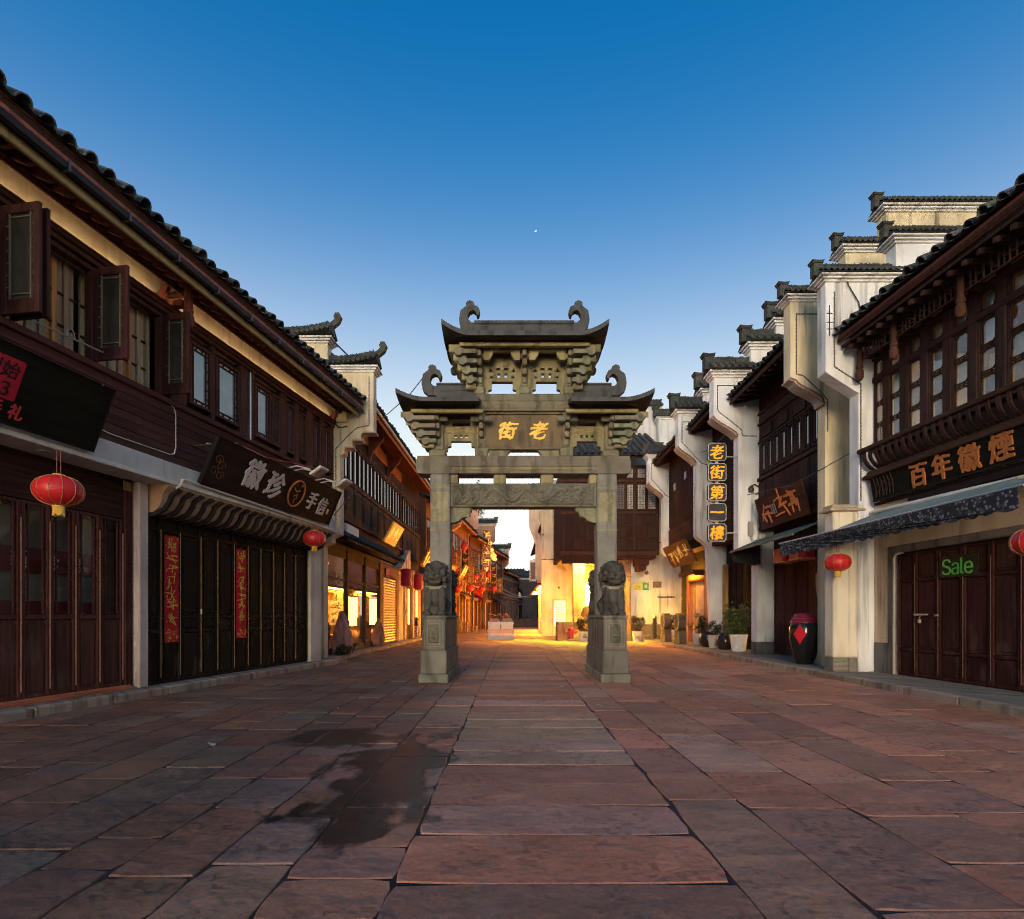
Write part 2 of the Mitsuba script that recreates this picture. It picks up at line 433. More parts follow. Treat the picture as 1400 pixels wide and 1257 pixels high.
def glyph(ch, bold=0.0, shear=0.0, rough=0.0):
    polys = []
    for s in GLYPH[ch].split('/'):
        rings = []
        for r in s.split('|'):
            a = np.array([int(r[i:i + 2]) for i in range(0, len(r), 2)], float).reshape(-1, 2)
            rings.append((a - [44, 45]) / 68.0)
        polys.append(Polygon(rings[0], rings[1:]).buffer(0))
    g = shapely.union_all(polys)
    if bold:
        g = g.buffer(bold, join_style='round', quad_segs=3)
    g = shapely.affinity.skew(g, xs=shear, origin=(0, 0)) if shear else g
    if rough:
        g = shapely.segmentize(g, 0.08)
        g = shapely.transform(g, lambda q: q + rough * (np.stack([meshkit.noise(np.c_[q * 5, q[:, :1] * 0 + 1]), meshkit.noise(np.c_[q * 5, q[:, :1] * 0 + 7])], 1) - 0.5))
        g = g.buffer(0.012).buffer(-0.006)
    return g.simplify(0.006)


def write(parent, fr, chars, size, mat, c, depth=0.02, bold=0.02, shear=0.0, rough=0.0, emit=None, squeeze=1.0, name='character'):
    """chars: (character, x, y) in the sign's frame; each a part of its own."""
    for ch, x, y in chars:
        g = shapely.affinity.translate(shapely.affinity.scale(glyph(ch, bold, shear, rough), size * squeeze, size, origin=(0, 0)), x, y)
        part(parent, name, fr(prism(g, 0.0, depth, 'xy')), mat, c, emit=emit)


def scribble(seed, size):
    """Brush strokes of lettering too far away to read."""
    r = random.Random(seed); out = []
    for _ in range(r.randint(5, 7)):
        x, y = r.uniform(-.4, .4), r.uniform(-.4, .4)
        a = r.choice([0, 0, math.pi / 2, math.pi / 2, .9, 2.2]) + r.uniform(-.15, .15); l = r.uniform(.22, .45)
        dx, dy = math.cos(a) * l, math.sin(a) * l
        out.append(shapely.LineString([(x - dx, y - dy), (x, y + .02), (x + dx, y + dy)]).buffer(r.uniform(.035, .06)))
    g = shapely.affinity.scale(shapely.union_all(out), size, size, origin=(0, 0))
    return g.simplify(0.004)


# ------------------------------------------------------------------ recurring building pieces
WHITE, CREAM, GREYW = (0.80, 0.80, 0.79), (0.72, 0.60, 0.40), (0.55, 0.55, 0.54)
RED_WOOD, DARK_WOOD, BLACK_WOOD = (0.105, 0.041, 0.032), (0.058, 0.028, 0.021), (0.024, 0.017, 0.014)
SLATE, STONE = (0.050, 0.052, 0.056), (0.215, 0.197, 0.165)


def lattice_window(bld, f, s0, s1, z0, z1, d=0.0, wood=RED_WOOD, pane='dullpane', pc=(0.10, 0.16, 0.16), inset=0.06, style='border', fr=0.055, name='window'):
    key = part(bld, name, f(cat([box(s0, s0 + fr, d - .05, d + .03, z0, z1, .006), box(s1 - fr, s1, d - .05, d + .03, z0, z1, .006),
                                 box(s0 + fr, s1 - fr, d - .05, d + .028, z0, z0 + fr, .006), box(s0 + fr, s1 - fr, d - .05, d + .028, z1 - fr, z1, .006)])), 'wood', wood)
    part(key, 'pane', f(box(s0 + fr, s1 - fr, d - .035, d - .029, z0 + fr, z1 - fr) if pane != 'glass' else
                        (np.array([[s0 + fr, d - .03, z0 + fr], [s1 - fr, d - .03, z0 + fr], [s1 - fr, d - .03, z1 - fr], [s0 + fr, d - .03, z1 - fr]]), np.array([[0, 1, 2], [0, 2, 3]]))), pane, pc)
    a0, a1, b0, b1 = s0 + fr, s1 - fr, z0 + fr, z1 - fr
    w = 0.010
    bars = []
    if style == 'border':
        g = inset
        bars += [box(a0 + g, a0 + g + 2 * w, d - .028, d, b0, b1), box(a1 - g - 2 * w, a1 - g, d - .028, d, b0, b1),
                 box(a0, a1, d - .026, d - .002, b0 + g, b0 + g + 2 * w), box(a0, a1, d - .026, d - .002, b1 - g - 2 * w, b1 - g)]
        for k in range(1, 6):
            z = b0 + (b1 - b0) * k / 6
            bars += [box(a0, a0 + g, d - .024, d - .004, z - w, z + w), box(a1 - g, a1, d - .024, d - .004, z - w, z + w)]
        for k in range(1, 3):
            s = a0 + (a1 - a0) * k / 3
            bars += [box(s - w, s + w, d - .022, d - .006, b0, b0 + g), box(s - w, s + w, d - .022, d - .006, b1 - g, b1)]
    elif style == 'grid':
        n = max(2, int((a1 - a0) / 0.11)); m = max(3, int((b1 - b0) / 0.14))
        for k in range(1, n):
            s = a0 + (a1 - a0) * k / n; bars.append(box(s - w, s + w, d - .028, d - .002, b0, b1))
        for k in range(1, m):
            z = b0 + (b1 - b0) * k / m; bars.append(box(a0, a1, d - .026, d - .004, z - w, z + w))
    elif style == 'slat':
        for k in (1, 2):
            s = a0 + (a1 - a0) * k / 3; bars.append(box(s - w, s + w, d - .028, d - .002, b0, b1))
    if bars:
        part(key, 'lattice', f(cat(bars)), 'wood', vary(wood, .1))
    return key


def door_leaf(bld, f, s0, s1, z0, z1, d, wood, rails, bead=None, glass_from=None, name='door'):
    """A panelled leaf: stiles and rails proud of recessed panels; rails are heights inside the leaf."""
    g = 0.012
    s0, s1 = s0 + g / 2, s1 - g / 2
    st = 0.055
    zs = [z0, *rails, z1]
    fr = [box(s0, s0 + st, d - .05, d + .012, z0, z1, .008), box(s1 - st, s1, d - .05, d + .012, z0, z1, .008)]
    for k, z in enumerate(zs):
        h = .07 if 0 < k < len(zs) - 1 else .05
        lo, hi = (z, z + h) if k == 0 else ((z - h, z) if k == len(zs) - 1 else (z - h / 2, z + h / 2))
        fr.append(box(s0 + st, s1 - st, d - .048, d + .009, lo, hi, .008))
    key = part(bld, name, f(cat(fr)), 'wood', vary(wood, .15))
    for k in range(len(zs) - 1):
        lo, hi = zs[k] + .045, zs[k + 1] - .045
        if glass_from is not None and k >= glass_from:
            q = np.array([[s0 + st, d - .02, lo], [s1 - st, d - .02, lo], [s1 - st, d - .02, hi], [s0 + st, d - .02, hi]])
            part(key, 'pane', f((q, np.array([[0, 1, 2], [0, 2, 3]]))), 'glass')
            w = .009; m = .05; bars = []
            for s in (s0 + st + m, s1 - st - m):
                bars.append(box(s - w, s + w, d - .018, d + .002, lo, hi))
            for j in range(1, 9):
                z = lo + (hi - lo) * j / 9
                bars += [box(s0 + st, s0 + st + m - w, d - .016, d, z - w, z + w), box(s1 - st - m + w, s1 - st, d - .016, d, z - w, z + w)]
            part(key, 'lattice', f(cat(bars)), 'wood', vary(wood, .1))
        else:
            part(key, 'panel', f(cat([box(s0 + st, s1 - st, d - .04, d - .018, lo, hi), box(s0 + st + .04, s1 - st - .04, d - .018, d - .004, lo + .04, hi - .04, .012)])), 'wood', vary(wood, .15))
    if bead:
        part(key, 'bead', f(box(s1 - .012, s1 + .008, d + .002, d + .022, z0 + .1, z1 - .25, .004)), 'paint', bead)  # strip added for the copper glint between leaves
    return key


def arched_tile(w, l, h, t=0.018, n=7):
    """A cover tile: a thin arch running along +x, rising slightly at its near end."""
    rows = []
    for x, k in ((0, 1.06), (l, 0.94)):
        for rr in (1.0, 1 - t / (w / 2)):
            a = np.linspace(0, np.pi, n)
            rows.append(np.stack([np.full(n, x), -np.cos(a) * w / 2 * rr * k, np.sin(a) * h * rr * k], 1))
    v = np.vstack(rows); f = []
    def strip(a, b, fl):
        for i in range(n - 1):
            q = [a * n + i, a * n + i + 1, b * n + i + 1, b * n + i]
            q = q[::-1] if fl else q
            f.extend([[q[0], q[1], q[2]], [q[0], q[2], q[3]]])
    strip(0, 2, True); strip(1, 3, False); strip(0, 1, False); strip(2, 3, True)
    return v, np.array(f)


def tile_roof(bld, f, s0, s1, d_eave, z_eave, run, pitch, row=0.33, near_rows=None, n_single=2, c=SLATE, tile_w=0.21, deck=True):
    """Rows of cover tiles running up the slope from the eave; the lowest tiles of the rows in near_rows are parts, the rest is one part."""
    rows = int(round((s1 - s0) / row)); row = (s1 - s0) / rows
    cp, sp = math.cos(pitch), math.sin(pitch)
    rest = []
    L = run / cp
    R = Frame((0, 0, 0), (0, -cp, sp), (1, 0, 0), (0, sp, cp))       # tile x = up the slope, y = along the eave, z = off the slope
    for k in range(rows + 1):
        s = s0 + row * k
        x = 0.0; j = 0
        while x < L - 0.05:
            l = 0.30 if j < 6 else 0.6
            tl = arched_tile(tile_w * (1 + rng.uniform(-.06, .06)), l + 0.06, 0.118 * (1 + rng.uniform(-.14, .14)), n=7 if j < 3 else 5)
            v, ff = R(tl)
            off = np.array([s + rng.uniform(-.012, .012), d_eave - x * cp, z_eave + x * sp + 0.035 + (0.012 if j == 0 else 0) + rng.uniform(0, .012)])
            v = v + off
            if j < 2:
                an = rng.uniform(-.16, .16); v = v + np.stack([-(v[:, 1] - off[1]) * an, v[:, 0] * 0, (v[:, 0] - off[0]) * rng.uniform(-.15, .15)], 1)
            if j == 0:
                v = v + np.array([0, rng.uniform(-.03, .03), 0])
            mesh = f((v, ff))
            if near_rows and near_rows[0] <= k < near_rows[1] and j < n_single:
                part(bld + '__roof', 'tile', mesh, 'tile', vary(c, .35))
            else:
                rest.append(mesh)
            x += l; j += 1
    # pan tiles between the rows: a wavy sheet
    pans = []
    for k in range(rows):
        a = s0 + row * k
        xs = np.linspace(0, 1, 5)
        for j in range(int(L / 0.6) + 1):
            l0, l1 = j * .6, min(L, j * .6 + .62)
            v = []
            for l, lift in ((l0 - (0.06 if j == 0 else 0), .012), (l1, -.004)):
                for q in xs:
                    zz = 0.03 - 0.05 * math.sin(math.pi * q) + lift
                    v.append([a + row * q, d_eave - l * cp + zz * sp, z_eave + l * sp + zz * cp])
            ff = []
            for i in range(4):
                ff += [[i, i + 1, 6 + i], [i, 6 + i, 5 + i]]
            pans.append(f((np.array(v), np.array(ff))))
    part(bld + '__roof', 'tile_field', cat(rest + pans), 'tile', c, kind='stuff')


def coping(gw, fr, x0, x1, z, half, c=SLATE, big=1.0, upturn=0.0, finial='block', end=-1):
    """The tiled cap of a stepped gable wall, along local X from x0 (street end) to x1, the wall's middle at local Y = 0."""
    b = big
    L = x1 - x0
    cor = []
    for k, (h, o) in enumerate(((0.0, .05), (.07, .10), (.14, .16))):
        cor.append(box(x0 - o, x1, -half - o, half + o, z + h * b, z + (h + .055) * b, .008))
    part(gw, 'cornice', fr(cat(cor)), 'plaster', WHITE)
    zb = z + .20 * b
    tl = []
    pitchw = .17 * b
    n = max(2, int(L / pitchw)); pw = L / n
    ov = half + .30 * b; hgt = .30 * b
    def lift(x):
        t = max(0.0, 1 - (x - x0) / 1.3)
        return upturn * t * t
    for k in range(n + 1):
        x = x0 + pw * k - .05
        for sd in (-1, 1):
            a = arched_tile(.15 * b, math.hypot(ov, hgt) * .55, .06 * b, n=5)
            for m in (0, 1):
                q = math.hypot(ov, hgt)
                R = Frame((0, 0, 0), (0, -sd * ov / q, hgt / q), (1, 0, 0), (0, sd * hgt / q, ov / q))
                v, ff = R(a)
                v = v + [x, sd * ov * (1 - .5 * m), zb + hgt * .5 * m + .03 + lift(x) + rng.uniform(0, .012)]
                tl.append(fr((v, ff)))
            # round drip end
            dsk = lathe([(.0, -.012), (.062 * b, -.012), (.062 * b, .012), (0, .012)], 8)
            D = Frame((0, 0, 0), (1, 0, 0), (0, 0, 1), (0, sd, 0))
            v, ff = D(dsk)
            tl.append(fr((v + [x, sd * (ov + .004), zb + .045 + lift(x)], ff)))
    m = max(3, int(L / .35))
    xs = np.linspace(x0 - .12, x1, m)
    body = []
    for i in range(m - 1):
        v = []
        for x in (xs[i], xs[i + 1]):
            l = lift(x)
            v += [[x, -ov, zb + l], [x, 0, zb + hgt + l], [x, ov, zb + l], [x, 0, zb - .02 + l]]
        ff = []
        for j in range(4):
            k2 = (j + 1) % 4
            ff += [[j, k2, 4 + k2], [j, 4 + k2, 4 + j]]
        ff += [[0, 2, 1], [0, 3, 2], [4, 5, 6], [4, 6, 7]]
        body.append(fr((np.array(v), np.array(ff)[:, ::-1])))
    part(gw, 'tile_field', cat(tl + body), 'tile', vary(c, .2), kind='stuff')
    # ridge of upright thin tiles
    rd = []
    k = 0; x = x0 - .05
    while x < x1:
        w = .045 * b
        h = (.17 + rng.uniform(-.02, .02)) * b
        v, ff = box(x, x + w * .8, -.075 * b, .075 * b, zb + hgt - .03 + lift(x), zb + hgt + h + lift(x), .006)
        v = v + (v[:, 2:3] - zb - hgt) * np.array([[.25 * -end, 0, 0]])
        rd.append(fr((v, ff)))
        x += w
    rd.append(fr(box(x0, x1, -.06 * b, .06 * b, zb + hgt - .05, zb + hgt + .05)))
    part(gw, 'ridge', cat(rd), 'tile', vary(c, .2))
    zt = zb + hgt
    if finial == 'block':
        s_ = .13 * b
        part(gw, 'finial', fr(cat([box(x0 - .12 - s_, x0 - .12 + s_, -s_, s_, zt - .22 * b, zt + .16 * b, .01),
                                   box(x0 - .12 - s_ * 1.25, x0 - .12 + s_ * 1.25, -s_ * 1.25, s_ * 1.25, zt + .16 * b, zt + .20 * b, .008),
                                   prism([(x0 - .12 - s_ * 1.5, zt + .25 * b), (x0 - .12 - s_ * 1.2, zt + .20 * b), (x0 - .12 + s_ * 1.2, zt + .20 * b), (x0 - .12 + s_ * 1.5, zt + .25 * b), (x0 - .12, zt + .225 * b)], -s_ * 1.3, s_ * 1.3)])), 'tile', vary(c, .2))
    elif finial == 'horn':
        pts = [(x0 + .5, zt - .02), (x0 + .15, zt + .04), (x0 - .15, zt + .14), (x0 - .36, zt + .32), (x0 - .44, zt + .52), (x0 - .36, zt + .66), (x0 - .22, zt + .66), (x0 - .16, zt + .52), (x0 - .20, zt + .44), (x0 - .12, zt + .36), (x0 + .1, zt + .22), (x0 + .5, zt + .16)]
        pts = [(x0 + (x - x0) * b, zt + (z_ - zt) * b) for x, z_ in pts]
        part(gw, 'finial', fr(prism(pts, -.10 * b, .10 * b)), 'tile', vary(c, .2))


def outline(gw, fr, pts, y, w=0.03, c=(0.12, 0.115, 0.11), t=0.012):
    g = shapely.LineString(pts).buffer(w / 2, cap_style='flat', join_style='mitre')
    part(gw, 'outline', fr(prism(g, y, y + t if y > 0 else y - t)), 'flat', c)


def ogee(x0, z0, x1, z1, n=9):
    """An S-curve between two points, as on a corbelled wall head."""
    t = np.linspace(0, 1, n)
    zz = z0 + (z1 - z0) * t
    xx = x0 + (x1 - x0) * (t * t * (3 - 2 * t) * .7 + .3 * t)
    return list(zip(xx, zz))
import shapely.affinity

# ------------------------------------------------------------------ the ground, the stone street, its kerbs
structure('ground', (np.array([[-600, -60, -.06], [600, -60, -.06], [600, 900, -.06], [-600, 900, -.06]], float), np.array([[0, 1, 2], [0, 2, 3]])), 'stone', (0.10, 0.075, 0.06))
structure('pavement', (np.array([[-9, -6, -.007], [11, -6, -.007], [11, 120, -.007], [-9, 120, -.007]], float), np.array([[0, 1, 2], [0, 2, 3]])), 'stone', (0.050, 0.030, 0.023),
          label='reddish stone paving of long worn slabs filling the street')


def paver(x0, x1, y0, y1, h, gap=0.003):
    """One worn slab: an uneven outline with a rounded edge, the top slightly tilted."""
    n = 5
    def side(a, b, lo):
        return np.linspace(a, b, n)[:-1]
    px = np.concatenate([side(x0, x1, 0), np.full(n - 1, x1), side(x1, x0, 0), np.full(n - 1, x0)])
    py = np.concatenate([np.full(n - 1, y0), side(y0, y1, 0), np.full(n - 1, y1), side(y1, y0, 0)])
    cx, cy = (x0 + x1) / 2, (y0 + y1) / 2
    hx, hy = (x1 - x0) / 2, (y1 - y0) / 2
    j = nrg.uniform(-.006, .005, (len(px), 2))
    ux, uy = (px - cx) / hx, (py - cy) / hy
    corner = (np.abs(ux) > .99) & (np.abs(uy) > .99)
    cut = np.where(corner, nrg.uniform(.004, .026, len(px)) * (nrg.uniform(size=len(px)) < .9) , 0)
    px = px - ux * (gap + cut) + j[:, 0]; py = py - uy * (gap + cut) + j[:, 1]
    tilt = nrg.uniform(-.0035, .0035, 2)
    def ring(inset, z):
        return np.stack([px - (px - cx) / hx * inset, py - (py - cy) / hy * inset, z + tilt[0] * (px - cx) + tilt[1] * (py - cy)], 1)
    rings = [ring(-.004, -.028 + px * 0), ring(0, h - .010), ring(.003, h - .003), ring(.007, h)]
    v = np.vstack(rings + [[[cx, cy, h + .002]]]); m = len(px); f = []
    for r in range(3):
        for i in range(m):
            k = (i + 1) % m
            q = [r * m + i, r * m + k, (r + 1) * m + k, (r + 1) * m + i]
            f += [[q[0], q[1], q[2]], [q[0], q[2], q[3]]]
    f += [[3 * m + i, 3 * m + (i + 1) % m, 4 * m] for i in range(m)]
    return v, np.array(f)


RED_SLABS = [(0.41, 0.165, 0.098), (0.38, 0.155, 0.095), (0.44, 0.185, 0.11), (0.36, 0.155, 0.10), (0.33, 0.15, 0.10)]
GREY_SLABS = [(0.40, 0.205, 0.135), (0.36, 0.195, 0.135)]
slabs = []           # (x0, x1, y0, y1, colour, height)
y = 1.9
while y < 46:        # the middle lane: one long slab after another across it
    d = rng.uniform(.52, .74) if y < 14 else rng.uniform(.55, .8)
    a, b = -.62 + rng.uniform(-.012, .012), 1.18 + rng.uniform(-.012, .012)
    grey = (3.5 < y < 4.1) or (5.6 < y < 9.5 and rng.random() < .7) or rng.random() < .12
    slabs.append((a, b, y, y + d, rng.choice(GREY_SLABS if grey else RED_SLABS), rng.uniform(-.004, .004)))
    y += d
def lane(xa, xb, grey_p):
    y = 1.6 + rng.uniform(0, .8)
    while y < 46:
        d = rng.choice([.5, .62, .75, .9, 1.1] if xb < 0 else [.62, .8, .95, 1.15, 1.4, 1.7]) * rng.uniform(.85, 1.1)
        slabs.append((xa, xb, y, y + d, rng.choice(GREY_SLABS if rng.random() < grey_p else RED_SLABS), rng.uniform(-.005, .005)))
        y += d
x = -.62
while x > -8.3:
    w = rng.uniform(.42, .64); lane(x - w, x, .34); x -= w
x = 1.18
while x < 8.9:
    w = rng.uniform(.50, .78); lane(x, x + w, .12); x += w


def left_edge(y):    # where the two kerbs stand
    return -8.41 + .165 * y + .50 if y < 17.9 else -5.62
def seen(s):
    x0, x1, y0, y1 = s[:4]
    ym = (y0 + y1) / 2
    return y1 > 2.75 and x1 > left_edge(ym) - .1 and x0 < 7.1 and (x1 / y1 > -.86) and (x0 / y1 < .86)
slabs = [s for s in slabs if s[1] > left_edge((s[2] + s[3]) / 2) - .3]
slabs.sort(key=lambda s: -((s[1] - s[0]) * (s[3] - s[2]) / ((s[2] + s[3]) / 2) ** 3 if seen(s) else 0))
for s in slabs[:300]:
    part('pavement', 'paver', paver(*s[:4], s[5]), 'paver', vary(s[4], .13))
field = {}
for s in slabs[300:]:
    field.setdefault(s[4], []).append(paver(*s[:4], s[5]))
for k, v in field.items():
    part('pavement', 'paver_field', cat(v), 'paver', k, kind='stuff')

# far paving beyond the single slabs
structure('road', (np.array([[-8, 45.6, -.006], [10, 45.6, -.006], [10, 118, -.006], [-8, 118, -.006]], float), np.array([[0, 1, 2], [0, 2, 3]])), 'paver', (0.30, 0.16, 0.12), label='far end of the stone street')


def sidewalk(fr, s0, s1, d_wall, d_kerb, top, label, n):
    key = structure('sidewalk', fr(box(s0, s1, d_wall - .6, d_kerb - .16, -.05, top - .004)), 'stone', (0.17, 0.145, 0.125), label=label)
    s = s0
    while s < s1 - .1:
        l = min(s1 - s, rng.uniform(.9, 1.7))
        part(key, 'kerb_stone', fr(box(s + .006, s + l - .006, d_kerb - .17, d_kerb + rng.uniform(-.008, .008), -.05, top + rng.uniform(-.006, .006), .022)), 'stone', vary((0.27, 0.20, 0.155), .15))
        s += l


L1 = facade(-8.41, .165, 1)
L2 = facade(-6.30, .015, 1)
R1 = facade(8.90, -.05, -1)
RS = facade(7.0, 0.0, -1)
sidewalk(L1, 4.5, 18.35, 0, .50, .13, 'narrow stone step with worn kerb in front of the black and brown shop doors', 1)
sidewalk(L2, 18.3, 40, 0, .62, .11, 'low stone step in front of the lit shop window', 2)
sidewalk(RS, 3.0, 34.0, -1.95, .0, .13, 'grey stone step along the white walled shops', 3)

# ------------------------------------------------------------------ the long two-storey shop house on the near left
hk = thing('shop_house', 'long two-storey shop house with dark red boarding and black folding doors, nearest on the left', 'building')
f = L1
part(hk, 'wall', f([box(4.5, 18.3, -.30, 0, 7.05, 8.1), box(4.5, 18.3, -6.2, -5.9, 0, 10.7), box(4.2, 4.5, -6.2, 0, 0, 8.1), box(18.1, 18.3, -5.9, -.3, 0, 8.1), box(4.5, 18.1, -5.9, -.3, 7.15, 7.25)]), 'plaster', (0.80, 0.68, 0.48), label='ochre plastered wall band under the eave')
part(hk, 'floor', f([box(4.5, 18.1, -5.9, -.05, 3.78, 4.1), box(4.5, 18.1, -5.9, -.05, 0, .12)]), 'wood', DARK_WOOD)
# boards between the storeys
z = 4.16
while z < 5.36:
    h = .155
    s = 4.5
    while s < 18.3:
        l = min(18.3 - s, rng.uniform(2.6, 4.2))
        part(hk, 'plank', f(box(s + .003, s + l - .003, -.06, .02 + rng.uniform(-.006, .006), z + .003, z + h - .003, .006)), 'wood', vary((0.082, 0.033, 0.027), .25), grain=1)
        s += l
    z += h
part(hk, 'sill', f(box(4.5, 18.3, -.06, .09, 5.40, 5.50, .012)), 'wood', RED_WOOD, grain=1)
# concrete ledge over the shop fronts
part(hk, 'ledge', f(box(4.5, 17.6, -.1, .50, 3.76, 4.155, .015)), 'plaster', (0.55, 0.51, 0.47), label='stained grey concrete ledge over the doors')
part(hk, 'ledge_lip', f(box(4.5, 17.6, .50, .53, 3.76, 3.83, .008)), 'plaster', (0.62, 0.57, 0.50))
for s in (7.6, 8.75, 9.95):
    q = part(hk, 'downlight', f(lathe([(.0, 3.752), (.075, 3.752), (.085, 3.742), (.085, 3.76)], 16, (s, .26, 0))), 'metal', (.6, .6, .6), smooth=40)

# upper windows
for (a, b) in ((4.9, 6.3), (6.5, 8.25), (8.42, 9.82), (9.90, 11.33)):
    part(hk, 'window_frame', f([box(a - .06, a, -.12, .04, 5.5, 7.05, .01), box(b, b + .06, -.12, .035, 5.5, 7.05, .01), box(a, b, -.12, .03, 6.97, 7.05, .01)]), 'wood', RED_WOOD)
    # what shows in the open windows: inner folding screens of narrow boards
    s = a; k = 0
    while s < b - .05:
        w = .105
        warm = (k // 2) % 3 == 1
        part(hk, 'screen_slat', f(box(s + .008, s + w - .008, -.32 + (.03 if k % 2 else 0), -.27 + (.03 if k % 2 else 0), 5.5, 7.0, .006)), 'wood', vary((0.62, 0.27, 0.10) if warm else (0.50, 0.36, 0.22), .2))
        s += w; k += 1
    part(hk, 'screen_rail', f([box(a, b, -.27, -.245, zz, zz + .035) for zz in (5.95, 6.45)]), 'wood', DARK_WOOD, grain=1)
for i, (a, b) in enumerate(((12.05, 12.70), (12.85, 13.66), (14.26, 14.93), (14.98, 15.34), (15.68, 16.05), (16.32, 16.68), (17.08, 17.48), (17.70, 18.10))):
    lattice_window(hk, f, a, b, 5.62, 6.88, .05, RED_WOOD, 'dullpane', [(.30, .40, .38), (.24, .30, .30), (.22, .31, .31), (.14, .18, .19), (.16, .21, .24), (.20, .18, .15), (.18, .16, .14), (.26, .22, .17)][i], .07)
part(hk, 'post', f([box(a, b, -.1, .07, 5.5, 7.05, .012) for a, b in ((11.50, 11.98), (12.72, 12.83), (13.70, 13.98), (14.12, 14.24), (15.37, 15.65), (16.08, 16.29), (16.71, 17.05), (17.51, 17.67), (18.12, 18.3))]), 'wood', RED_WOOD)
part(hk, 'panel', f(box(11.4, 18.3, -.14, -.10, 5.5, 7.05)), 'wood', vary(RED_WOOD))
part(hk, 'window_track', f(box(14.02, 14.07, .0, .10, 5.45, 7.02, .01)), 'metal', (.5, .5, .5))
part(hk, 'moulding', f([box(4.5, 18.3, -.06, .11, 7.05, 7.13, .012), box(4.5, 18.3, -.05, .16, 7.13, 7.20, .018)]), 'wood', RED_WOOD, grain=1)
part(hk, 'strip_lamp', f(box(8.0, 18.2, .08, .12, 7.203, 7.218)), 'flat', (.8, .7, .5), emit=(9.0, 6.4, 3.4), label='warm strip of light on the moulding below the ochre band')
part(hk, 'strip_lip', f(box(4.5, 18.3, .135, .165, 7.20, 7.235, .006)), 'wood', RED_WOOD, grain=1)
# opened casements standing out from the wall
for s, dd, lab in ((8.36, .62, 'opened brown casement nearest the corner sign'), (8.50, .60, None), (9.86, .62, None), (11.36, .55, None), (6.4, .6, None)):
    sk = numbered(hk + '__shutter')
    fr2 = Frame(f.pt(s, .04, 0), f.m[1], -f.m[0], (0, 0, 1))          # X out into the street, Y towards the camera
    lo, hi, w = 5.52, 7.02, dd
    entry(sk, fr2(cat([box(0, .09, -.03, .03, lo, hi, .008), box(w - .09, w, -.03, .03, lo, hi, .008), box(.09, w - .09, -.028, .028, hi - .13, hi, .008), box(.09, w - .09, -.028, .028, lo, lo + .2, .008)])), 'wood', vary((.070, .030, .025)))
    part(sk, 'pane', fr2(box(.09, w - .09, -.008, .0, lo + .2, hi - .13)), 'dullpane', (.06, .052, .040))
    w_ = .008; bars = []
    for x_ in (.14, w - .14):
        bars.append(box(x_ - w_, x_ + w_, .001, .022, lo + .2, hi - .13))
    for j in range(1, 7):
        zz = lo + .2 + (hi - lo - .33) * j / 7
        bars += [box(.09, .14 - w_, .003, .02, zz - w_, zz + w_), box(w - .14 + w_, w - .09, .003, .02, zz - w_, zz + w_)]
    bars += [box(.14 + w_, w - .14 - w_, .002, .021, hi - .19, hi - .175), box(.14 + w_, w - .14 - w_, .002, .021, lo + .26, lo + .275)]
    part(sk, 'lattice', fr2(cat(bars)), 'wood', (.26, .2, .12))

# eave: soffit, rafters, fascia boards, gutter, tiles
EZ = 7.78
part(hk, 'roof', f([prism([(-6.4, EZ + 3.2), (-6.4, EZ + 3.1), (.98, EZ - .12), (.98, EZ - .02)], 4.4, 18.35, 'yz')]), 'wood', DARK_WOOD)
part(hk, 'soffit', f(prism([(0.0, 7.82), (.02, 7.78), (.80, 7.50), (.80, 7.54)], 4.5, 18.3, 'yz')), 'wood', RED_WOOD)
for k in range(44):
    s = 4.8 + k * .31
    if s < 18.2:
        part(hk, 'rafter', f(cat([prism([(0.02, 7.70), (0.02, 7.78), (.80, 7.50), (.80, 7.40), (.62, 7.40)], s - .035, s + .035, 'yz')])), 'wood', vary(RED_WOOD, .25))
part(hk, 'carved_board', f(cat([box(4.5, 18.3, .30, .34, 7.44, 7.66, .01)] + [box(4.6 + k * .31, 4.6 + k * .31 + .16, .34, .372, 7.49, 7.62, .02) for k in range(44)])), 'wood', RED_WOOD, grain=1)
part(hk, 'fascia', f(box(4.4, 18.35, .80, .86, 7.36, 7.50, .012)), 'plaster', (0.40, 0.31, 0.14), label='ochre painted board under the gutter')
part(hk, 'gutter', f(tube([(4.4, .95, 7.53), (18.35, .95, 7.53)], .065, 8)), 'paint', (.018, .018, .022), smooth=40)
for k in range(11):
    s = 7.4 + k * 1.05
    part(hk, 'gutter_bracket', f(cat([box(s - .015, s + .015, .86, 1.02, 7.45, 7.47), box(s - .015, s + .015, 1.01, 1.03, 7.45, 7.60)])), 'metal', (.1, .1, .1))
part(hk, 'eave_board', f(box(4.4, 18.35, .93, .975, 7.60, 7.80, .008)), 'stone', (0.36, 0.11, 0.075), label='red weathered eave board with peeling paint')
tile_roof(hk, f, 4.5, 18.35, 1.02, 7.79, 6.2, .46, .333, (8, 42), 2, (0.13, 0.125, 0.11), .23)

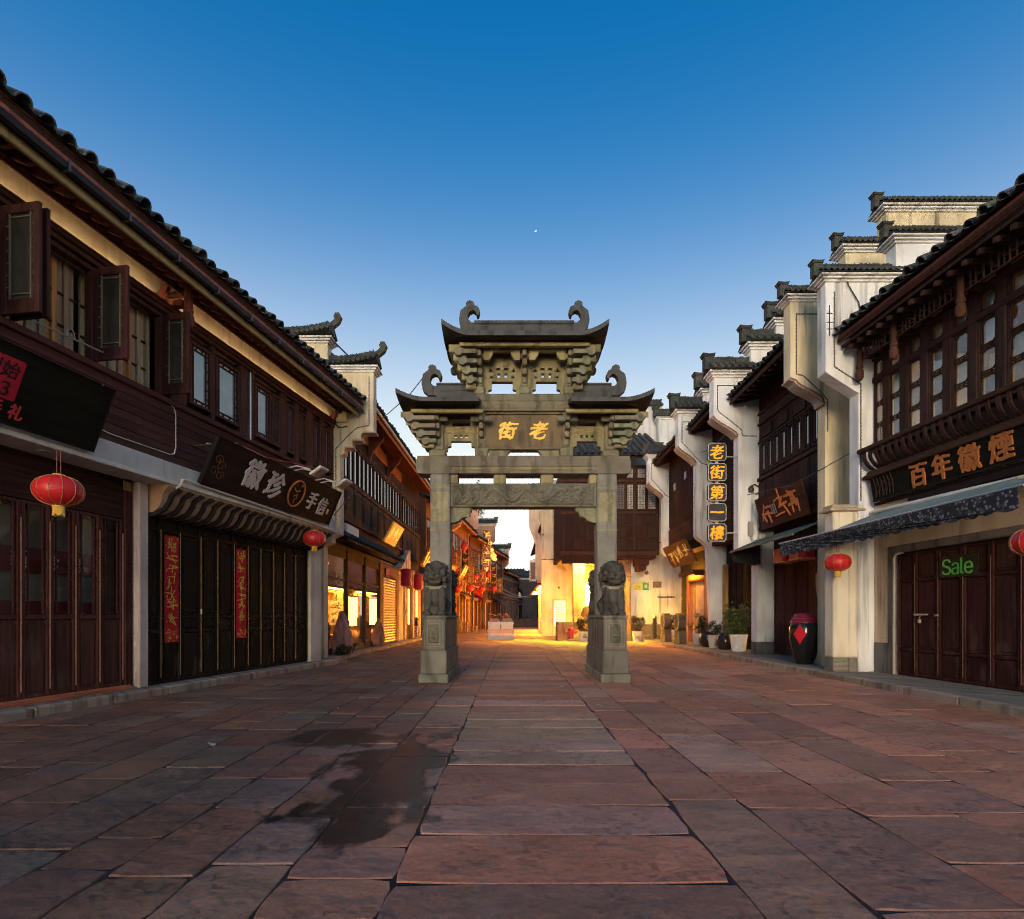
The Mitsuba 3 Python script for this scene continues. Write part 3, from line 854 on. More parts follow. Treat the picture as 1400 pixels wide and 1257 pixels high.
# hanging carved post and bracket
part(hk, 'hanging_post', f(cat([lathe([(.075, 7.62), (.075, 7.18), (.09, 7.15), (.09, 7.11), (.075, 7.09), (.10, 7.02), (.10, 6.90), (.07, 6.84), (.0, 6.83)], 14, (11.52, .45, 0)), box(11.44, 11.60, -.02, .36, 7.22, 7.34, .015), box(11.46, 11.58, -.02, .36, 7.42, 7.50, .01)])), 'wood', (0.17, 0.058, 0.035), smooth=35)
part(hk, 'bracket', f(prism([(0, 7.30), (.30, 7.62), (.30, 7.50), (.24, 7.44), (.22, 7.36), (.12, 7.28), (.08, 7.16), (0, 7.10)], 11.22, 11.30, 'yz')), 'wood', (0.14, 0.045, 0.03))
part(hk, 'bracket', f(prism([(0, 7.30), (.30, 7.62), (.30, 7.50), (.24, 7.44), (.22, 7.36), (.12, 7.28), (.08, 7.16), (0, 7.10)], 18.16, 18.24, 'yz')), 'wood', (0.10, 0.035, 0.03))

# ground floor: brown shop with glazed folding doors
edge = [6.2, 6.7, 7.2, 7.7, 8.2, 8.68, 9.13, 9.57, 10.02, 10.49]
for a, b in zip(edge[:-1], edge[1:]):
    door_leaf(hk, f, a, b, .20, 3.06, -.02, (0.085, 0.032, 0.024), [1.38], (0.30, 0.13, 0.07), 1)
part(hk, 'threshold', f(cat([box(4.6, 10.6, -.08, .06, .13, .20, .012), box(4.6, 10.6, .0, .10, .12, .165, .008)])), 'wood', (0.36, 0.115, 0.055), grain=1, label='orange brown wooden threshold')
part(hk, 'transom', f(cat([box(4.6, 10.6, -.10, -.02, 3.07, 3.77, .01), box(4.6, 10.6, -.02, .0, 3.07, 3.15, .008)])), 'wood', (0.045, 0.020, 0.018), grain=1)
part(hk, 'post', f(box(10.50, 10.66, -.1, .03, .13, 3.76, .01)), 'wood', (.05, .022, .018))
part(hk, 'number_plate', f(box(10.44, 10.62, .031, .042, 3.56, 3.72, .004)), 'paint', (.26, .15, .05), label='small brown house number plate')
part(hk, 'column', f(box(10.68, 10.90, -.12, .14, .12, 3.76, .02)), 'plaster', (0.50, 0.40, 0.36), label='pinkish white square column between the two shops')
part(hk, 'shop_interior', f(cat([box(4.6, 10.6, -3.0, -2.9, .12, 3.7)])), 'plaster', (.16, .13, .10))
bk = thing('shop_banner', 'dark red banner with pale lettering behind the glazed brown folding doors', 'banner')
part(bk, 'cloth', f(cat([box(7.6, 10.45, -.34, -.32, 2.05, 2.42), box(7.6, 10.45, -.34, -.32, 1.42, 1.62)])), 'flat', (0.16, 0.02, 0.018))
part(bk, 'backing', f(box(7.0, 10.45, -.38, -.36, 1.4, 3.0)), 'flat', (0.17, 0.145, 0.10))
bfr = f.sub(0, -.318, 0, 0)
write(bk, bfr, [('新', 8.92, 2.24), ('珍', 9.42, 2.22), ('烤', 9.85, 2.24)], .27, 'flat', (.55, .42, .38), .004, .02)

# ground floor: black panelled doors
edge = [10.93, 11.35, 11.86, 12.46, 12.99, 13.56, 14.08, 14.59, 15.14, 15.65, 16.2, 16.83]
for i, (a, b) in enumerate(zip(edge[:-1], edge[1:])):
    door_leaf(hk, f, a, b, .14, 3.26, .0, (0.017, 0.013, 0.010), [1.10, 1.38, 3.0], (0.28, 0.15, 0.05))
part(hk, 'door_head', f(box(10.9, 16.9, -.10, -.01, 3.26, 3.77, .01)), 'wood', BLACK_WOOD, grain=1)
part(hk, 'door_handle', f(box(12.42, 12.46, .012, .04, 1.42, 1.54, .006)), 'metal', (.6, .6, .55))
part(hk, 'jamb', f(box(16.84, 17.45, -.25, .10, .1, 3.3, .015)), 'plaster', (.62, .56, .46))
# cove canopy with curved ribs
cv = [(.06, 3.24), (.20, 3.26), (.31, 3.34), (.37, 3.47), (.40, 3.60), (.50, 3.72)]
part(hk, 'cove', f(prism(cv + [(.50, 3.757), (.03, 3.757), (.03, 3.24)], 10.93, 17.2, 'yz')), 'plaster', (0.42, 0.25, 0.14), label='tan cove over the black doors')
for k in range(21):
    s = 11.02 + k * .298
    rib = [(a + .035, b - .03) for a, b in cv]
    pts = np.array([[s - .08 + .30 * ((b - 3.24) / .5) + .04 * math.sin(6.3 * (b - 3.24) / .5), a, b] for a, b in cv])
    part(hk, 'cove_rib', f(ribbon(pts, -.035, .035, .07, 0)), 'wood', vary((0.035, 0.024, 0.018), .2))
part(hk, 'conduit', f(cat([tube([(11.1, .52, 3.70), (11.16, .56, 3.76), (11.2, .57, 3.88), (11.3, .57, 3.90), (17.25, .57, 3.80), (17.3, .5, 3.76)], .022, 6)])), 'paint', (.62, .55, .45), smooth=40)

# white electric cable on the boards, cloth rail
part(hk, 'cable', f(cat([tube([(9.4, .035, 4.50), (10.2, .035, 4.44), (11.55, .035, 4.46), (11.66, .035, 4.50), (11.70, .035, 4.62), (11.70, .035, 5.28), (11.66, .035, 5.38), (11.4, .04, 5.46)], .011, 5)])), 'paint', (.6, .5, .45), smooth=40)
part(hk, 'rail', f([tube([(8.55, .12, 5.62), (9.75, .30, 5.60)], .014, 6), tube([(9.2, .2, 5.61), (9.22, .2, 5.72), (9.28, .2, 5.76), (9.33, .2, 5.70), (9.34, .2, 5.61)], .006, 5)]), 'metal', (.7, .7, .68), smooth=40)
for k in range(4):
    part(hk, 'hook', f(tube([(12.6 + .25 * k, .02, 4.95 - .07 * k), (12.6 + .25 * k, .06, 4.97 - .07 * k), (12.68 + .25 * k, .06, 4.98 - .07 * k)], .012, 5)), 'paint', (.6, .55, .5))

# couplets pasted on the black doors
def couplet(s0, s1, z0, z1, label):
    k = numbered('couplet'); entry(k, f(box(s0, s1, .013, .018, z0, z1)), 'flat', (0.42, 0.018, 0.022))
    labels[k] = {'label': label, 'category': 'paper couplet', 'group': 'red paper couplets on the black doors'}
    w = s1 - s0; r = random.Random(label)
    gold = []
    n = 7
    fr_ = f.sub(s0, .018, z0)
    for j in range(n):
        g = shapely.affinity.translate(scribble(hash(len(label)) + j * 7 + 3, w * .62), w / 2, (z1 - z0) * (.24 + .66 * j / (n - 1)))
        gold.append(fr_(prism(g, .0, .004, 'xy')))
    part(k, 'lettering', cat(gold), 'flat', (0.62, 0.36, 0.06))
    bits = []
    for _ in range(70):
        x_, y_ = r.uniform(.02, w - .02), r.choice([r.uniform(.01, .24), r.uniform(.01, .2), r.uniform(z1 - z0 - .2, z1 - z0 - .02), r.uniform(0.02, z1 - z0 - .02)])
        bits.append(fr_(lathe([(0, 0), (r.uniform(.008, .022), .001), (.004, .003)], 6, (x_, y_, 0))))
    part(k, 'gold_print', cat(bits), 'flat', (0.60, 0.30, 0.05), kind='stuff')
couplet(11.43, 11.80, .89, 2.92, 'wide red paper couplet with gold characters on the second black door leaf')
couplet(13.62, 13.99, .89, 2.90, 'red paper couplet with gold characters in the middle of the black doors')


# ------------------------------------------------------------------ sign boards, lanterns, flood lights on it
def board(key, fr, w, h, t, wood, rim=0.03, rc=None):
    part(key, 'board', fr(box(0, w, 0, h, -t, 0, .006)), 'wood', wood, grain=1)
    if rim:
        part(key, 'frame', fr([box(0, w, 0, rim, .0, .018, .004), box(0, w, h - rim, h, .0, .018, .004), box(0, rim, rim, h - rim, .0, .017, .004), box(w - rim, w, rim, h - rim, .0, .017, .004)]), 'wood', rc or wood, grain=1)

k = thing('shop_sign', 'large plain black sign board with a red seal, leaning out over the brown shop', 'shop sign')
fr = f.sub(5.6, .60, 3.86, .40)
board(k, fr, 3.66, .99, .06, (0.012, 0.011, 0.010), .022)
part(k, 'seal', fr(shapely_seal := prism(shapely.box(1.62, .34, 2.30, .80).buffer(.03), .0, .008, 'xy')), 'flat', (0.50, 0.02, 0.045), label='red square seal with two rows of writing')
write(k, Frame(fr.pt(0, 0, .008), fr.m[0], fr.m[1], fr.m[2]), [('創', 1.94, .68), ('始', 2.17, .68)], .21, 'flat', (.03, .012, .012), .005, .012, 4)
write(k, Frame(fr.pt(0, 0, .008), fr.m[0], fr.m[1], fr.m[2]), [('2', 2.08, .44), ('3', 2.22, .44)], .22, 'flat', (.03, .012, .012), .005, .012)
write(k, fr, [('手', 2.12, .19), ('礼', 2.40, .19)], .19, 'flat', (.55, .04, .05), .012, .022, 6, .03)
part(k, 'strut', f([box(9.0, 9.03, .02, .62, 3.92, 3.95), box(9.0, 9.03, .02, 1.0, 4.74, 4.77), box(7.0, 7.03, .02, 1.0, 4.74, 4.77)]), 'metal', (.15, .15, .15))

k = thing('shop_sign', 'black sign board with white characters and a round copper emblem above the black doors', 'shop sign')
fr = f.sub(11.65, .58, 3.90, .43)
board(k, fr, 5.25, .98, .07, (0.018, 0.013, 0.011), .02)
write(k, fr, [('徽', 1.42, .56), ('珍', 2.25, .50)], .62, 'flat', (.62, .54, .46), .02, .012, 8, .05)
write(k, fr, [('手', 3.97, .47), ('信', 4.55, .43)], .46, 'flat', (.62, .54, .46), .02, .012, 8, .05)
ring = shapely.Point(3.17, .5).buffer(.34).difference(shapely.Point(3.17, .5).buffer(.305))
part(k, 'emblem', fr(cat([prism(ring, 0, .03, 'xy'), prism(shapely.LineString([(3.02, .62), (3.08, .56), (3.18, .55), (3.28, .60)]).buffer(.012), 0, .02, 'xy'), prism(shapely.Point(3.30, .72).buffer(.03), 0, .02, 'xy'),
                            prism(shapely.LineString([(3.10, .42), (3.22, .48), (3.26, .38), (3.16, .34), (3.2, .26)]).buffer(.008), 0, .014, 'xy')])), 'paint', (.34, .12, .045), label='round copper emblem with a smile')
cl = [fr(prism(shapely.LineString([(.22 + .13 * math.cos(a) * q + dx, .33 + .1 * math.sin(a) * q + dy) for q, a in zip(np.linspace(1, .25, 14), np.linspace(0, 7.5, 14))]).buffer(.008), 0, .012, 'xy')) for dx, dy in ((0, 0), (.14, .14), (.2, -.06), (.02, .24))]
part(k, 'carving', cat(cl), 'paint', (.09, .045, .025), label='carved cloud scrolls')
part(k, 'seal', fr(prism(shapely.box(4.86, .27, 4.96, .42), 0, .012, 'xy')), 'paint', (.5, .26, .12))
part(k, 'strut', f([box(s_, s_ + .025, .02, 1.0, 4.80, 4.825) for s_ in (12.2, 14.2, 16.3)] + [box(s_, s_ + .025, .05, .6, 3.93, 3.955) for s_ in (12.2, 14.2, 16.3)]), 'metal', (.15, .15, .15))

for s_, lab in ((15.35, 'white flood light over the second black sign board, nearer of the two'), (16.75, 'white flood light over the second black sign board, farther of the two')):
    k = thing('flood_light', lab, 'flood light', 'flood lights over the sign')
    q = f.sub(s_, .98, 4.90, -.55)
    part(k, 'housing', q(cat([box(-.22, .22, -.03, .03, -.02, .34, .015)])), 'paint', (.66, .62, .56))
    part(k, 'lens', q(box(-.18, .18, -.042, -.03, .04, .28)), 'dullpane', (.4, .4, .4))
    part(k, 'arm', f([tube([(s_ - .15, .05, 5.02), (s_ - .15, .6, 5.12), (s_ - .15, .96, 5.02)], .018, 6), tube([(s_ + .15, .05, 5.02), (s_ + .15, .6, 5.12), (s_ + .15, .96, 5.02)], .018, 6)]), 'paint', (.6, .57, .5), smooth=40)
part(hk, 'wire', f(tube([(13.8, .05, 5.25), (14.0, .5, 5.02), (14.8, .9, 5.04), (15.2, 1.1, 5.04)], .01, 5)), 'paint', (.35, .06, .06))


def lantern(at, r, h, label, group=None, cord=.6, squash=True, tassel=True, lit=None):
    k = thing('lantern', label, 'lantern', group)
    x, y, z = at
    n = 36
    ang = np.arange(n) * 2 * np.pi / n
    prof = []
    for t in np.linspace(-1, 1, 15):
        prof.append((max(.24 * r, r * (1 - abs(t) ** 2.3) ** .5), t * h / 2))
    v, fc = lathe(prof, n, at)
    dx, dy = v[:, 0] - x, v[:, 1] - y
    a = np.arctan2(dy, dx)
    ribs = 12
    sc = 1 - .045 * np.abs(np.cos(a * ribs / 2))
    v = v.copy(); v[:, 0] = x + dx * sc; v[:, 1] = y + dy * sc
    part(k, 'shade', (v, fc), 'silk', (0.50, 0.018, 0.020), smooth=50, emit=lit)
    ribm = []
    for i in range(ribs):
        q = i * 2 * np.pi / ribs + np.pi / ribs
        ribm.append(tube([(x + math.cos(q) * p[0] * 1.005, y + math.sin(q) * p[0] * 1.005, z + p[1]) for p in prof], .0045 * r / .37, 4, False))
    part(k, 'rib', cat(ribm), 'paint', (.52, .26, .08))
    part(k, 'cap', [lathe([(0, h / 2 + .012), (.25 * r, h / 2 + .01), (.26 * r, h / 2 - .012), (.2 * r, h / 2 - .03)], 20, at), lathe([(.2 * r, -h / 2 + .03), (.26 * r, -h / 2 + .012), (.25 * r, -h / 2 - .015), (0, -h / 2 - .016)], 20, at)], 'paint', (.62, .36, .08), smooth=40)
    part(k, 'cord', [tube([(x - .025, y, z + h / 2), (x - .02, y, z + h / 2 + cord)], .005, 5), tube([(x + .03, y, z + h / 2), (x + .025, y, z + h / 2 + cord)], .005, 5)], 'paint', (.2, .05, .04))
    if tassel:
        rr = .20 * r
        t = [tube([(x + math.cos(q) * rr * .9, y + math.sin(q) * rr * .9, z - h / 2 - .01), (x + math.cos(q) * rr, y + math.sin(q) * rr, z - h / 2 - .42 * r * (1 + .12 * math.sin(5 * q)))], .022 * r / .37, 4) for q in np.arange(18) * np.pi / 9]
        part(k, 'tassel', cat(t), 'silk', (.62, .36, .05))
    return k

p = f.pt(8.45, .55, 3.17)
lantern((-5.92, 7.83, 3.03), .285, .40, 'large red silk lantern with a yellow tassel hanging in front of the glazed brown doors', cord=.34)
p = f.pt(16.05, .62, 3.42); lantern(tuple(p), .30, .42, 'red silk lantern at the far end of the black doors', cord=.2)

# ------------------------------------------------------------------ the two-pillar stone memorial arch across the street
ak = thing('memorial_arch', 'carved stone memorial arch on two pillars with tiered upturned roofs and two gold characters', 'archway')
AX, AY = .26, 13.76
A = Frame((AX, AY, 0), (1, 0, 0), (0, 1, 0), (0, 0, 1))
ROOF_STONE = (0.075, 0.070, 0.070)
MOSS = (0.20, 0.18, 0.125)


def relief(x0, x1, z0, z1, y, depth, nx, nz, seed, freq=9.0, mask=None):
    """A carved face in the x-z plane at y (looking towards -y), its figures standing proud by depth."""
    X, Z = np.meshgrid(np.linspace(x0, x1, nx), np.linspace(z0, z1, nz), indexing='ij')
    P = np.stack([X * freq, Z * freq, np.full_like(X, seed)], -1)
    wv = meshkit.fbm(P * .5, 2, seed) * 4
    h = np.abs(np.sin(3.1 * (meshkit.fbm(P + wv[..., None] * .35, 3, seed + 5) * 4 - 2)))
    h = h ** .6
    ed = np.minimum(np.minimum(X - x0, x1 - X), np.minimum(Z - z0, z1 - Z)) / .03
    h = h * np.clip(ed, 0, 1)
    if mask is not None:
        h = np.maximum(h * .55, mask(X, Z))
    V = np.stack([X, y - depth * h, Z], -1).reshape(-1, 3)
    i, j = np.meshgrid(np.arange(nx - 1), np.arange(nz - 1), indexing='ij')
    a = (i * nz + j).ravel()
    F_ = np.vstack([np.stack([a, a + nz, a + nz + 1], 1), np.stack([a, a + nz + 1, a + 1], 1)])
    return V, F_


def guardian_lion():
    M = manifold3d.Manifold
    def ball(c, r):
        return M.sphere(r, 18).translate(list(c))
    def bone(a, ra, b, rb):
        return M.batch_hull([ball(a, ra), ball(b, rb)])
    L = []
    L += [M.batch_hull([ball((0, -.10, .52), .185), ball((0, .22, .30), .20), ball((0, -.16, .34), .15)])]
    for s in (-1, 1):
        L += [bone((s * .13, .26, .22), .155, (s * .15, .12, .12), .09), bone((s * .17, .12, .08), .075, (s * .18, -.10, .055), .06)]
        L += [bone((s * .125, -.20, .52), .095, (s * .15, -.30, .26), .075), bone((s * .15, -.30, .26), .075, (s * .15, -.30, .10), .065),
              bone((s * .15, -.30, .065), .068, (s * .155, -.42, .05), .052)]
        for t in (-.045, 0, .045):
            L += [bone((s * .155 + t, -.42, .05), .028, (s * .155 + t, -.475, .03), .024)]
            L += [bone((s * .18 + t, -.12, .05), .028, (s * .18 + t, -.185, .03), .024)]
        L += [bone((s * .15, -.14, 1.02), .06, (s * .205, -.12, .99), .035)]
        L += [ball((s * .075, -.395, .915), .036), bone((s * .04, -.385, .965), .03, (s * .125, -.36, .985), .028)]
        L += [bone((s * .05, -.44, .79), .055, (s * .11, -.33, .80), .06)]
    L += [M.batch_hull([ball((-.04, -.20, .90), .19), ball((.04, -.20, .90), .19), ball((0, -.27, .84), .17), ball((0, -.12, .97), .16)])]
    L += [M.batch_hull([ball((-.05, -.42, .82), .07), ball((.05, -.42, .82), .07), ball((0, -.36, .86), .09)]), ball((0, -.485, .845), .034)]
    L += [M.batch_hull([ball((-.08, -.40, .690), .04), ball((.08, -.40, .690), .04), ball((0, -.28, .70), .09)])]
    for s in (-1, 1):
        L += [bone((s * .11, -.40, .77), .022, (s * .11, -.40, .71), .014), ball((s * .17, -.33, .86), .055), ball((s * .19, -.28, .76), .055)]
    r = random.Random(5)
    for ring, (zc, rr, yc) in enumerate(((1.04, .10, -.10), (.97, .20, -.06), (.86, .24, -.05), (.74, .235, -.06), (.63, .20, -.12))):
        n = 7 + 2 * ring
        for i in range(n):
            a = math.pi * (i / (n - 1)) * 1.15 - .24
            L += [ball((math.cos(a) * rr, yc + abs(math.sin(a)) * rr * .9 if math.sin(a) > 0 else yc, zc + r.uniform(-.02, .02)), .055)]
    L += [bone((0, .40, .30), .06, (0, .44, .60), .07), bone((0, .44, .60), .07, (0, .36, .72), .04)]
    L += [M.batch_hull([ball((0, -.34, .11), .10)])]
    m = M.batch_boolean(L, manifold3d.OpType.Add).refine_to_length(.022)
    mm = m.to_mesh()
    t = trimesh.Trimesh(mm.vert_properties[:, :3], mm.tri_verts)
    trimesh.smoothing.filter_taubin(t, iterations=4)
    v = np.array(t.vertices); n = t.vertex_normals
    v = v + n * ((meshkit.fbm(v * 14, 3, 3) - .5) * .03 + np.abs(np.sin(meshkit.fbm(v * 9, 2, 8) * 22)) * .014)[:, None]
    v[:, 2] = np.maximum(v[:, 2], -.01)
    return v, np.array(t.faces)


LION = guardian_lion()


def slab(x0, x1, hd, z_eave, z_ridge, thick, lift, lift_len, ends=(True, True)):
    """A stone roof: slopes to both sides from the ridge, its eave corners curling up at the free ends."""
    nx, ny = 41, 13
    X = np.linspace(x0, x1, nx)
    Yv = np.linspace(-hd, hd, ny)
    V = []
    def up(x):
        a = 0.0
        if ends[0]:
            a = max(a, (lift_len - (x - x0)) / lift_len)
        if ends[1]:
            a = max(a, (lift_len - (x1 - x)) / lift_len)
        return lift * max(0.0, a) ** 1.8, max(0.0, a)
    for top in (1, 0):
        for x in X:
            l, a = up(x)
            for y_ in Yv:
                q = abs(y_) / hd
                zt = z_ridge + (z_eave - z_ridge) * q ** .85
                hip = min(1.0, a) ** 2 * (1 - q) * (z_ridge - z_eave) * .9
                z_ = zt + l * (.35 + .65 * q ** 2) - hip
                V.append([x, y_, z_ - (0 if top else thick)])
    V = np.array(V); n = nx * ny; F_ = []
    for i in range(nx - 1):
        for j in range(ny - 1):
            a, b, c, d = i * ny + j, (i + 1) * ny + j, (i + 1) * ny + j + 1, i * ny + j + 1
            F_ += [[a, b, c], [a, c, d], [n + a, n + c, n + b], [n + a, n + d, n + c]]
    loop = [i * ny for i in range(nx)] + [(nx - 1) * ny + j for j in range(1, ny)] + [i * ny + ny - 1 for i in range(nx - 2, -1, -1)] + [j for j in range(ny - 2, 0, -1)]
    for k in range(len(loop)):
        a, b = loop[k], loop[(k + 1) % len(loop)]
        F_ += [[a, n + a, n + b], [a, n + b, b]]
    return V, np.array(F_)


FISH = [(735, 300), (690, 300), (650, 265), (640, 215), (650, 150), (690, 118), (688, 100), (698, 86), (718, 80), (742, 92), (748, 114), (772, 124), (784, 150), (778, 178), (764, 186), (757, 160), (738, 146), (714, 156), (700, 182), (704, 212), (726, 232), (752, 236), (752, 300)]


def fish(x, z, sc, sgn):
    pts = [(x + sgn * (a - 752) * sc, z + (300 - b) * sc) for a, b in FISH]
    return A(prism(pts, -.10, .10))


# pedestals, lions, pillars
for sgn in (-1, 1):
    c = sgn * 1.885
    b = lambda w, y, z0, z1, ch=.015: box(c - w / 2, c + w / 2, -y, y, z0, z1, ch)
    part(ak, 'plinth', A(b(.62, 1.40, 0, .19, .02)), 'stone', vary((.155, .145, .115)))
    part(ak, 'base', A(b(.54, 1.35, .19, .68, .018)), 'stone', vary((.15, .14, .11)))
    dk = part(ak, 'drum', A(b(.48, 1.31, .68, 1.34, .018)), 'stone', vary((.14, .13, .10)))
    part(ak, 'cornice', A(b(.53, 1.33, 1.34, 1.40, .02)), 'stone', vary((.155, .145, .115)))
    for face in (-1,):
        yy = -1.31
        part(dk, 'frame', A([box(c - .20, c + .20, yy - .014, yy, .74, .765, .005), box(c - .20, c + .20, yy - .014, yy, 1.27, 1.295, .005), box(c - .20, c - .175, yy - .013, yy, .765, 1.27, .005), box(c + .175, c + .20, yy - .013, yy, .765, 1.27, .005)]), 'stone', (.21, .185, .135))
        part(dk, 'carving', A(relief(c - .105, c + .105, .83, 1.21, yy - .004, .035, 26, 46, 3 + sgn, 14)), 'stone', (.15, .13, .095), smooth=True)
        part(dk, 'medallion', A(prism(shapely.box(c - .13, .80, c + .13, 1.24).buffer(.012).difference(shapely.box(c - .105, .83, c + .105, 1.21).buffer(.01)), yy - .016, yy)), 'stone', (.2, .175, .13))
    for s2, yy in ((1, -.86), (-1, .86)):
        R_ = Frame((AX + c, AY + yy, 1.40), (1, 0, 0), (0, s2, 0), (0, 0, 1))
        v, ff = LION
        part(ak, 'lion', R_((v * [.98, .92, 1.03], ff)), 'stone', (.070, .066, .055), smooth=True, label='seated carved stone guardian lion' if s2 == 1 else None)
        cv_, cf_ = lathe([(.205, -.03), (.235, -.02), (.24, .02), (.215, .035)], 26)
        cv_ = cv_ * [1.0, .82, 1.0]; cv_[:, 2] += .60 - .22 * cv_[:, 1] * -1; cv_[:, 1] -= .12
        part(ak, 'lion_collar', R_((cv_ * [.98, .92, 1.03], cf_)), 'stone', (.27, .25, .19), smooth=40)
    part(ak, 'pillar', A(box(c - .225, c + .225, -.25, .25, 1.40, 4.60, .03)), 'stone', (.215, .20, .165))
    part(ak, 'band', A([box(c - .232, c + .232, -.257, .257, z_, z_ + .05, .01) for z_ in (3.30, 4.25)]), 'stone', (.26, .225, .14))
    part(ak, 'carving', A(relief(c - .19, c + .19, 3.50, 4.18, -.252, .02, 24, 44, 8 + sgn, 8)), 'stone', (.27, .235, .145), smooth=True)
    # corner bracket under the carved beam
    pts = [(0, 3.86), (.48, 3.86), (.47, 3.78), (.40, 3.74), (.36, 3.66), (.25, 3.62), (.20, 3.56), (.08, 3.52), (0, 3.50)]
    pts = [((c - sgn * .225) - sgn * x_, z_) for x_, z_ in pts]
    part(ak, 'corner_bracket', A(prism(pts, -.12, .12)), 'stone', MOSS)
    part(ak, 'corner_bracket_carving', A(relief(min(p[0] for p in pts) + .12, max(p[0] for p in pts) - .02, 3.64, 3.84, -.121, .02, 26, 20, 31 + sgn, 12)), 'stone', MOSS, smooth=True)

# beams
part(ak, 'carved_beam', A(box(-1.66, 1.66, -.20, .20, 3.86, 4.39, .02)), 'stone', (.155, .14, .105))


def dragons(X, Z):
    m = np.zeros_like(X)
    for k, (x0, sg) in enumerate(((-.42, 1), (.48, -1))):
        t = np.linspace(0, 1, 60)
        px = x0 + sg * (t - .5) * .9
        pz = 4.12 + .13 * np.sin(t * 7 + k)
        w = .065 * (1 - .55 * t)
        for a, b_, r_ in zip(px, pz, w):
            m = np.maximum(m, np.clip(1.25 - np.hypot(X - a, Z - b_) / r_, 0, 1))
    return m ** .5 * 1.0
part(ak, 'dragon_relief', A(relief(-1.60, 1.60, 3.90, 4.36, -.198, .085, 250, 44, 17, 8.5, dragons)), 'stone', (.145, .135, .105), smooth=True, label='carved dragons and clouds along the lower beam')
for x0, x1 in ((-1.66, -1.49), (-.68, -.40), (.39, .68), (1.49, 1.66)):
    part(ak, 'spacer', A(box(x0, x1, -.19, .19, 4.39, 4.60, .02)), 'stone', vary((.28, .24, .135)))
part(ak, 'lintel', A(cat([prism([(-2.40, 4.62), (-2.28, 4.60), (2.28, 4.60), (2.40, 4.62), (2.40, 5.00), (-2.40, 5.00)], -.24, .24), box(-1.66, 1.66, -.265, -.24, 4.60, 4.66, .01), box(-1.66, 1.66, -.262, -.24, 4.76, 4.80, .01)])), 'stone', (.165, .15, .115))
part(ak, 'lintel_relief', A(relief(-1.6, 1.6, 4.67, 4.75, -.243, .025, 160, 10, 29, 9)), 'stone', (.24, .2, .115), smooth=True)
for sgn in (-1, 1):
    part(ak, 'beam_end', A(box(sgn * 2.40, sgn * 2.44, -.18, .18, 4.66, 4.95, .02)), 'stone', MOSS)

# the name panel
part(ak, 'panel', A(box(-.90, .93, -.10, .10, 5.19, 6.0, .01)), 'stone', (.155, .115, .068))
part(ak, 'panel_frame', A(cat([box(-.96, -.885, -.16, .14, 5.17, 6.02, .01), box(.915, .99, -.16, .14, 5.17, 6.02, .01), box(-.885, .915, -.155, .14, 5.17, 5.215, .01), box(-.885, .915, -.155, .14, 5.975, 6.02, .01)])), 'stone', (.16, .135, .085))
sf = Frame((AX, AY - .10, 0), (1, 0, 0), (0, 0, 1), (0, -1, 0))
write(ak, sf, [('街', -.355, 5.615), ('老', .355, 5.615)], .39, 'paint', (.88, .52, .03), .022, .022, 14, .11)
part(ak, 'beam', A(box(-1.10, 1.13, -.23, .23, 6.02, 6.24, .015)), 'stone', (.17, .15, .10))
part(ak, 'beam_relief', A(relief(-1.05, 1.08, 6.06, 6.22, -.232, .02, 110, 14, 41, 9)), 'stone', (.17, .15, .10), smooth=True)
part(ak, 'beam', A(box(-1.08, 1.11, -.20, .20, 6.24, 6.42, .02)), 'stone', (.15, .135, .09))
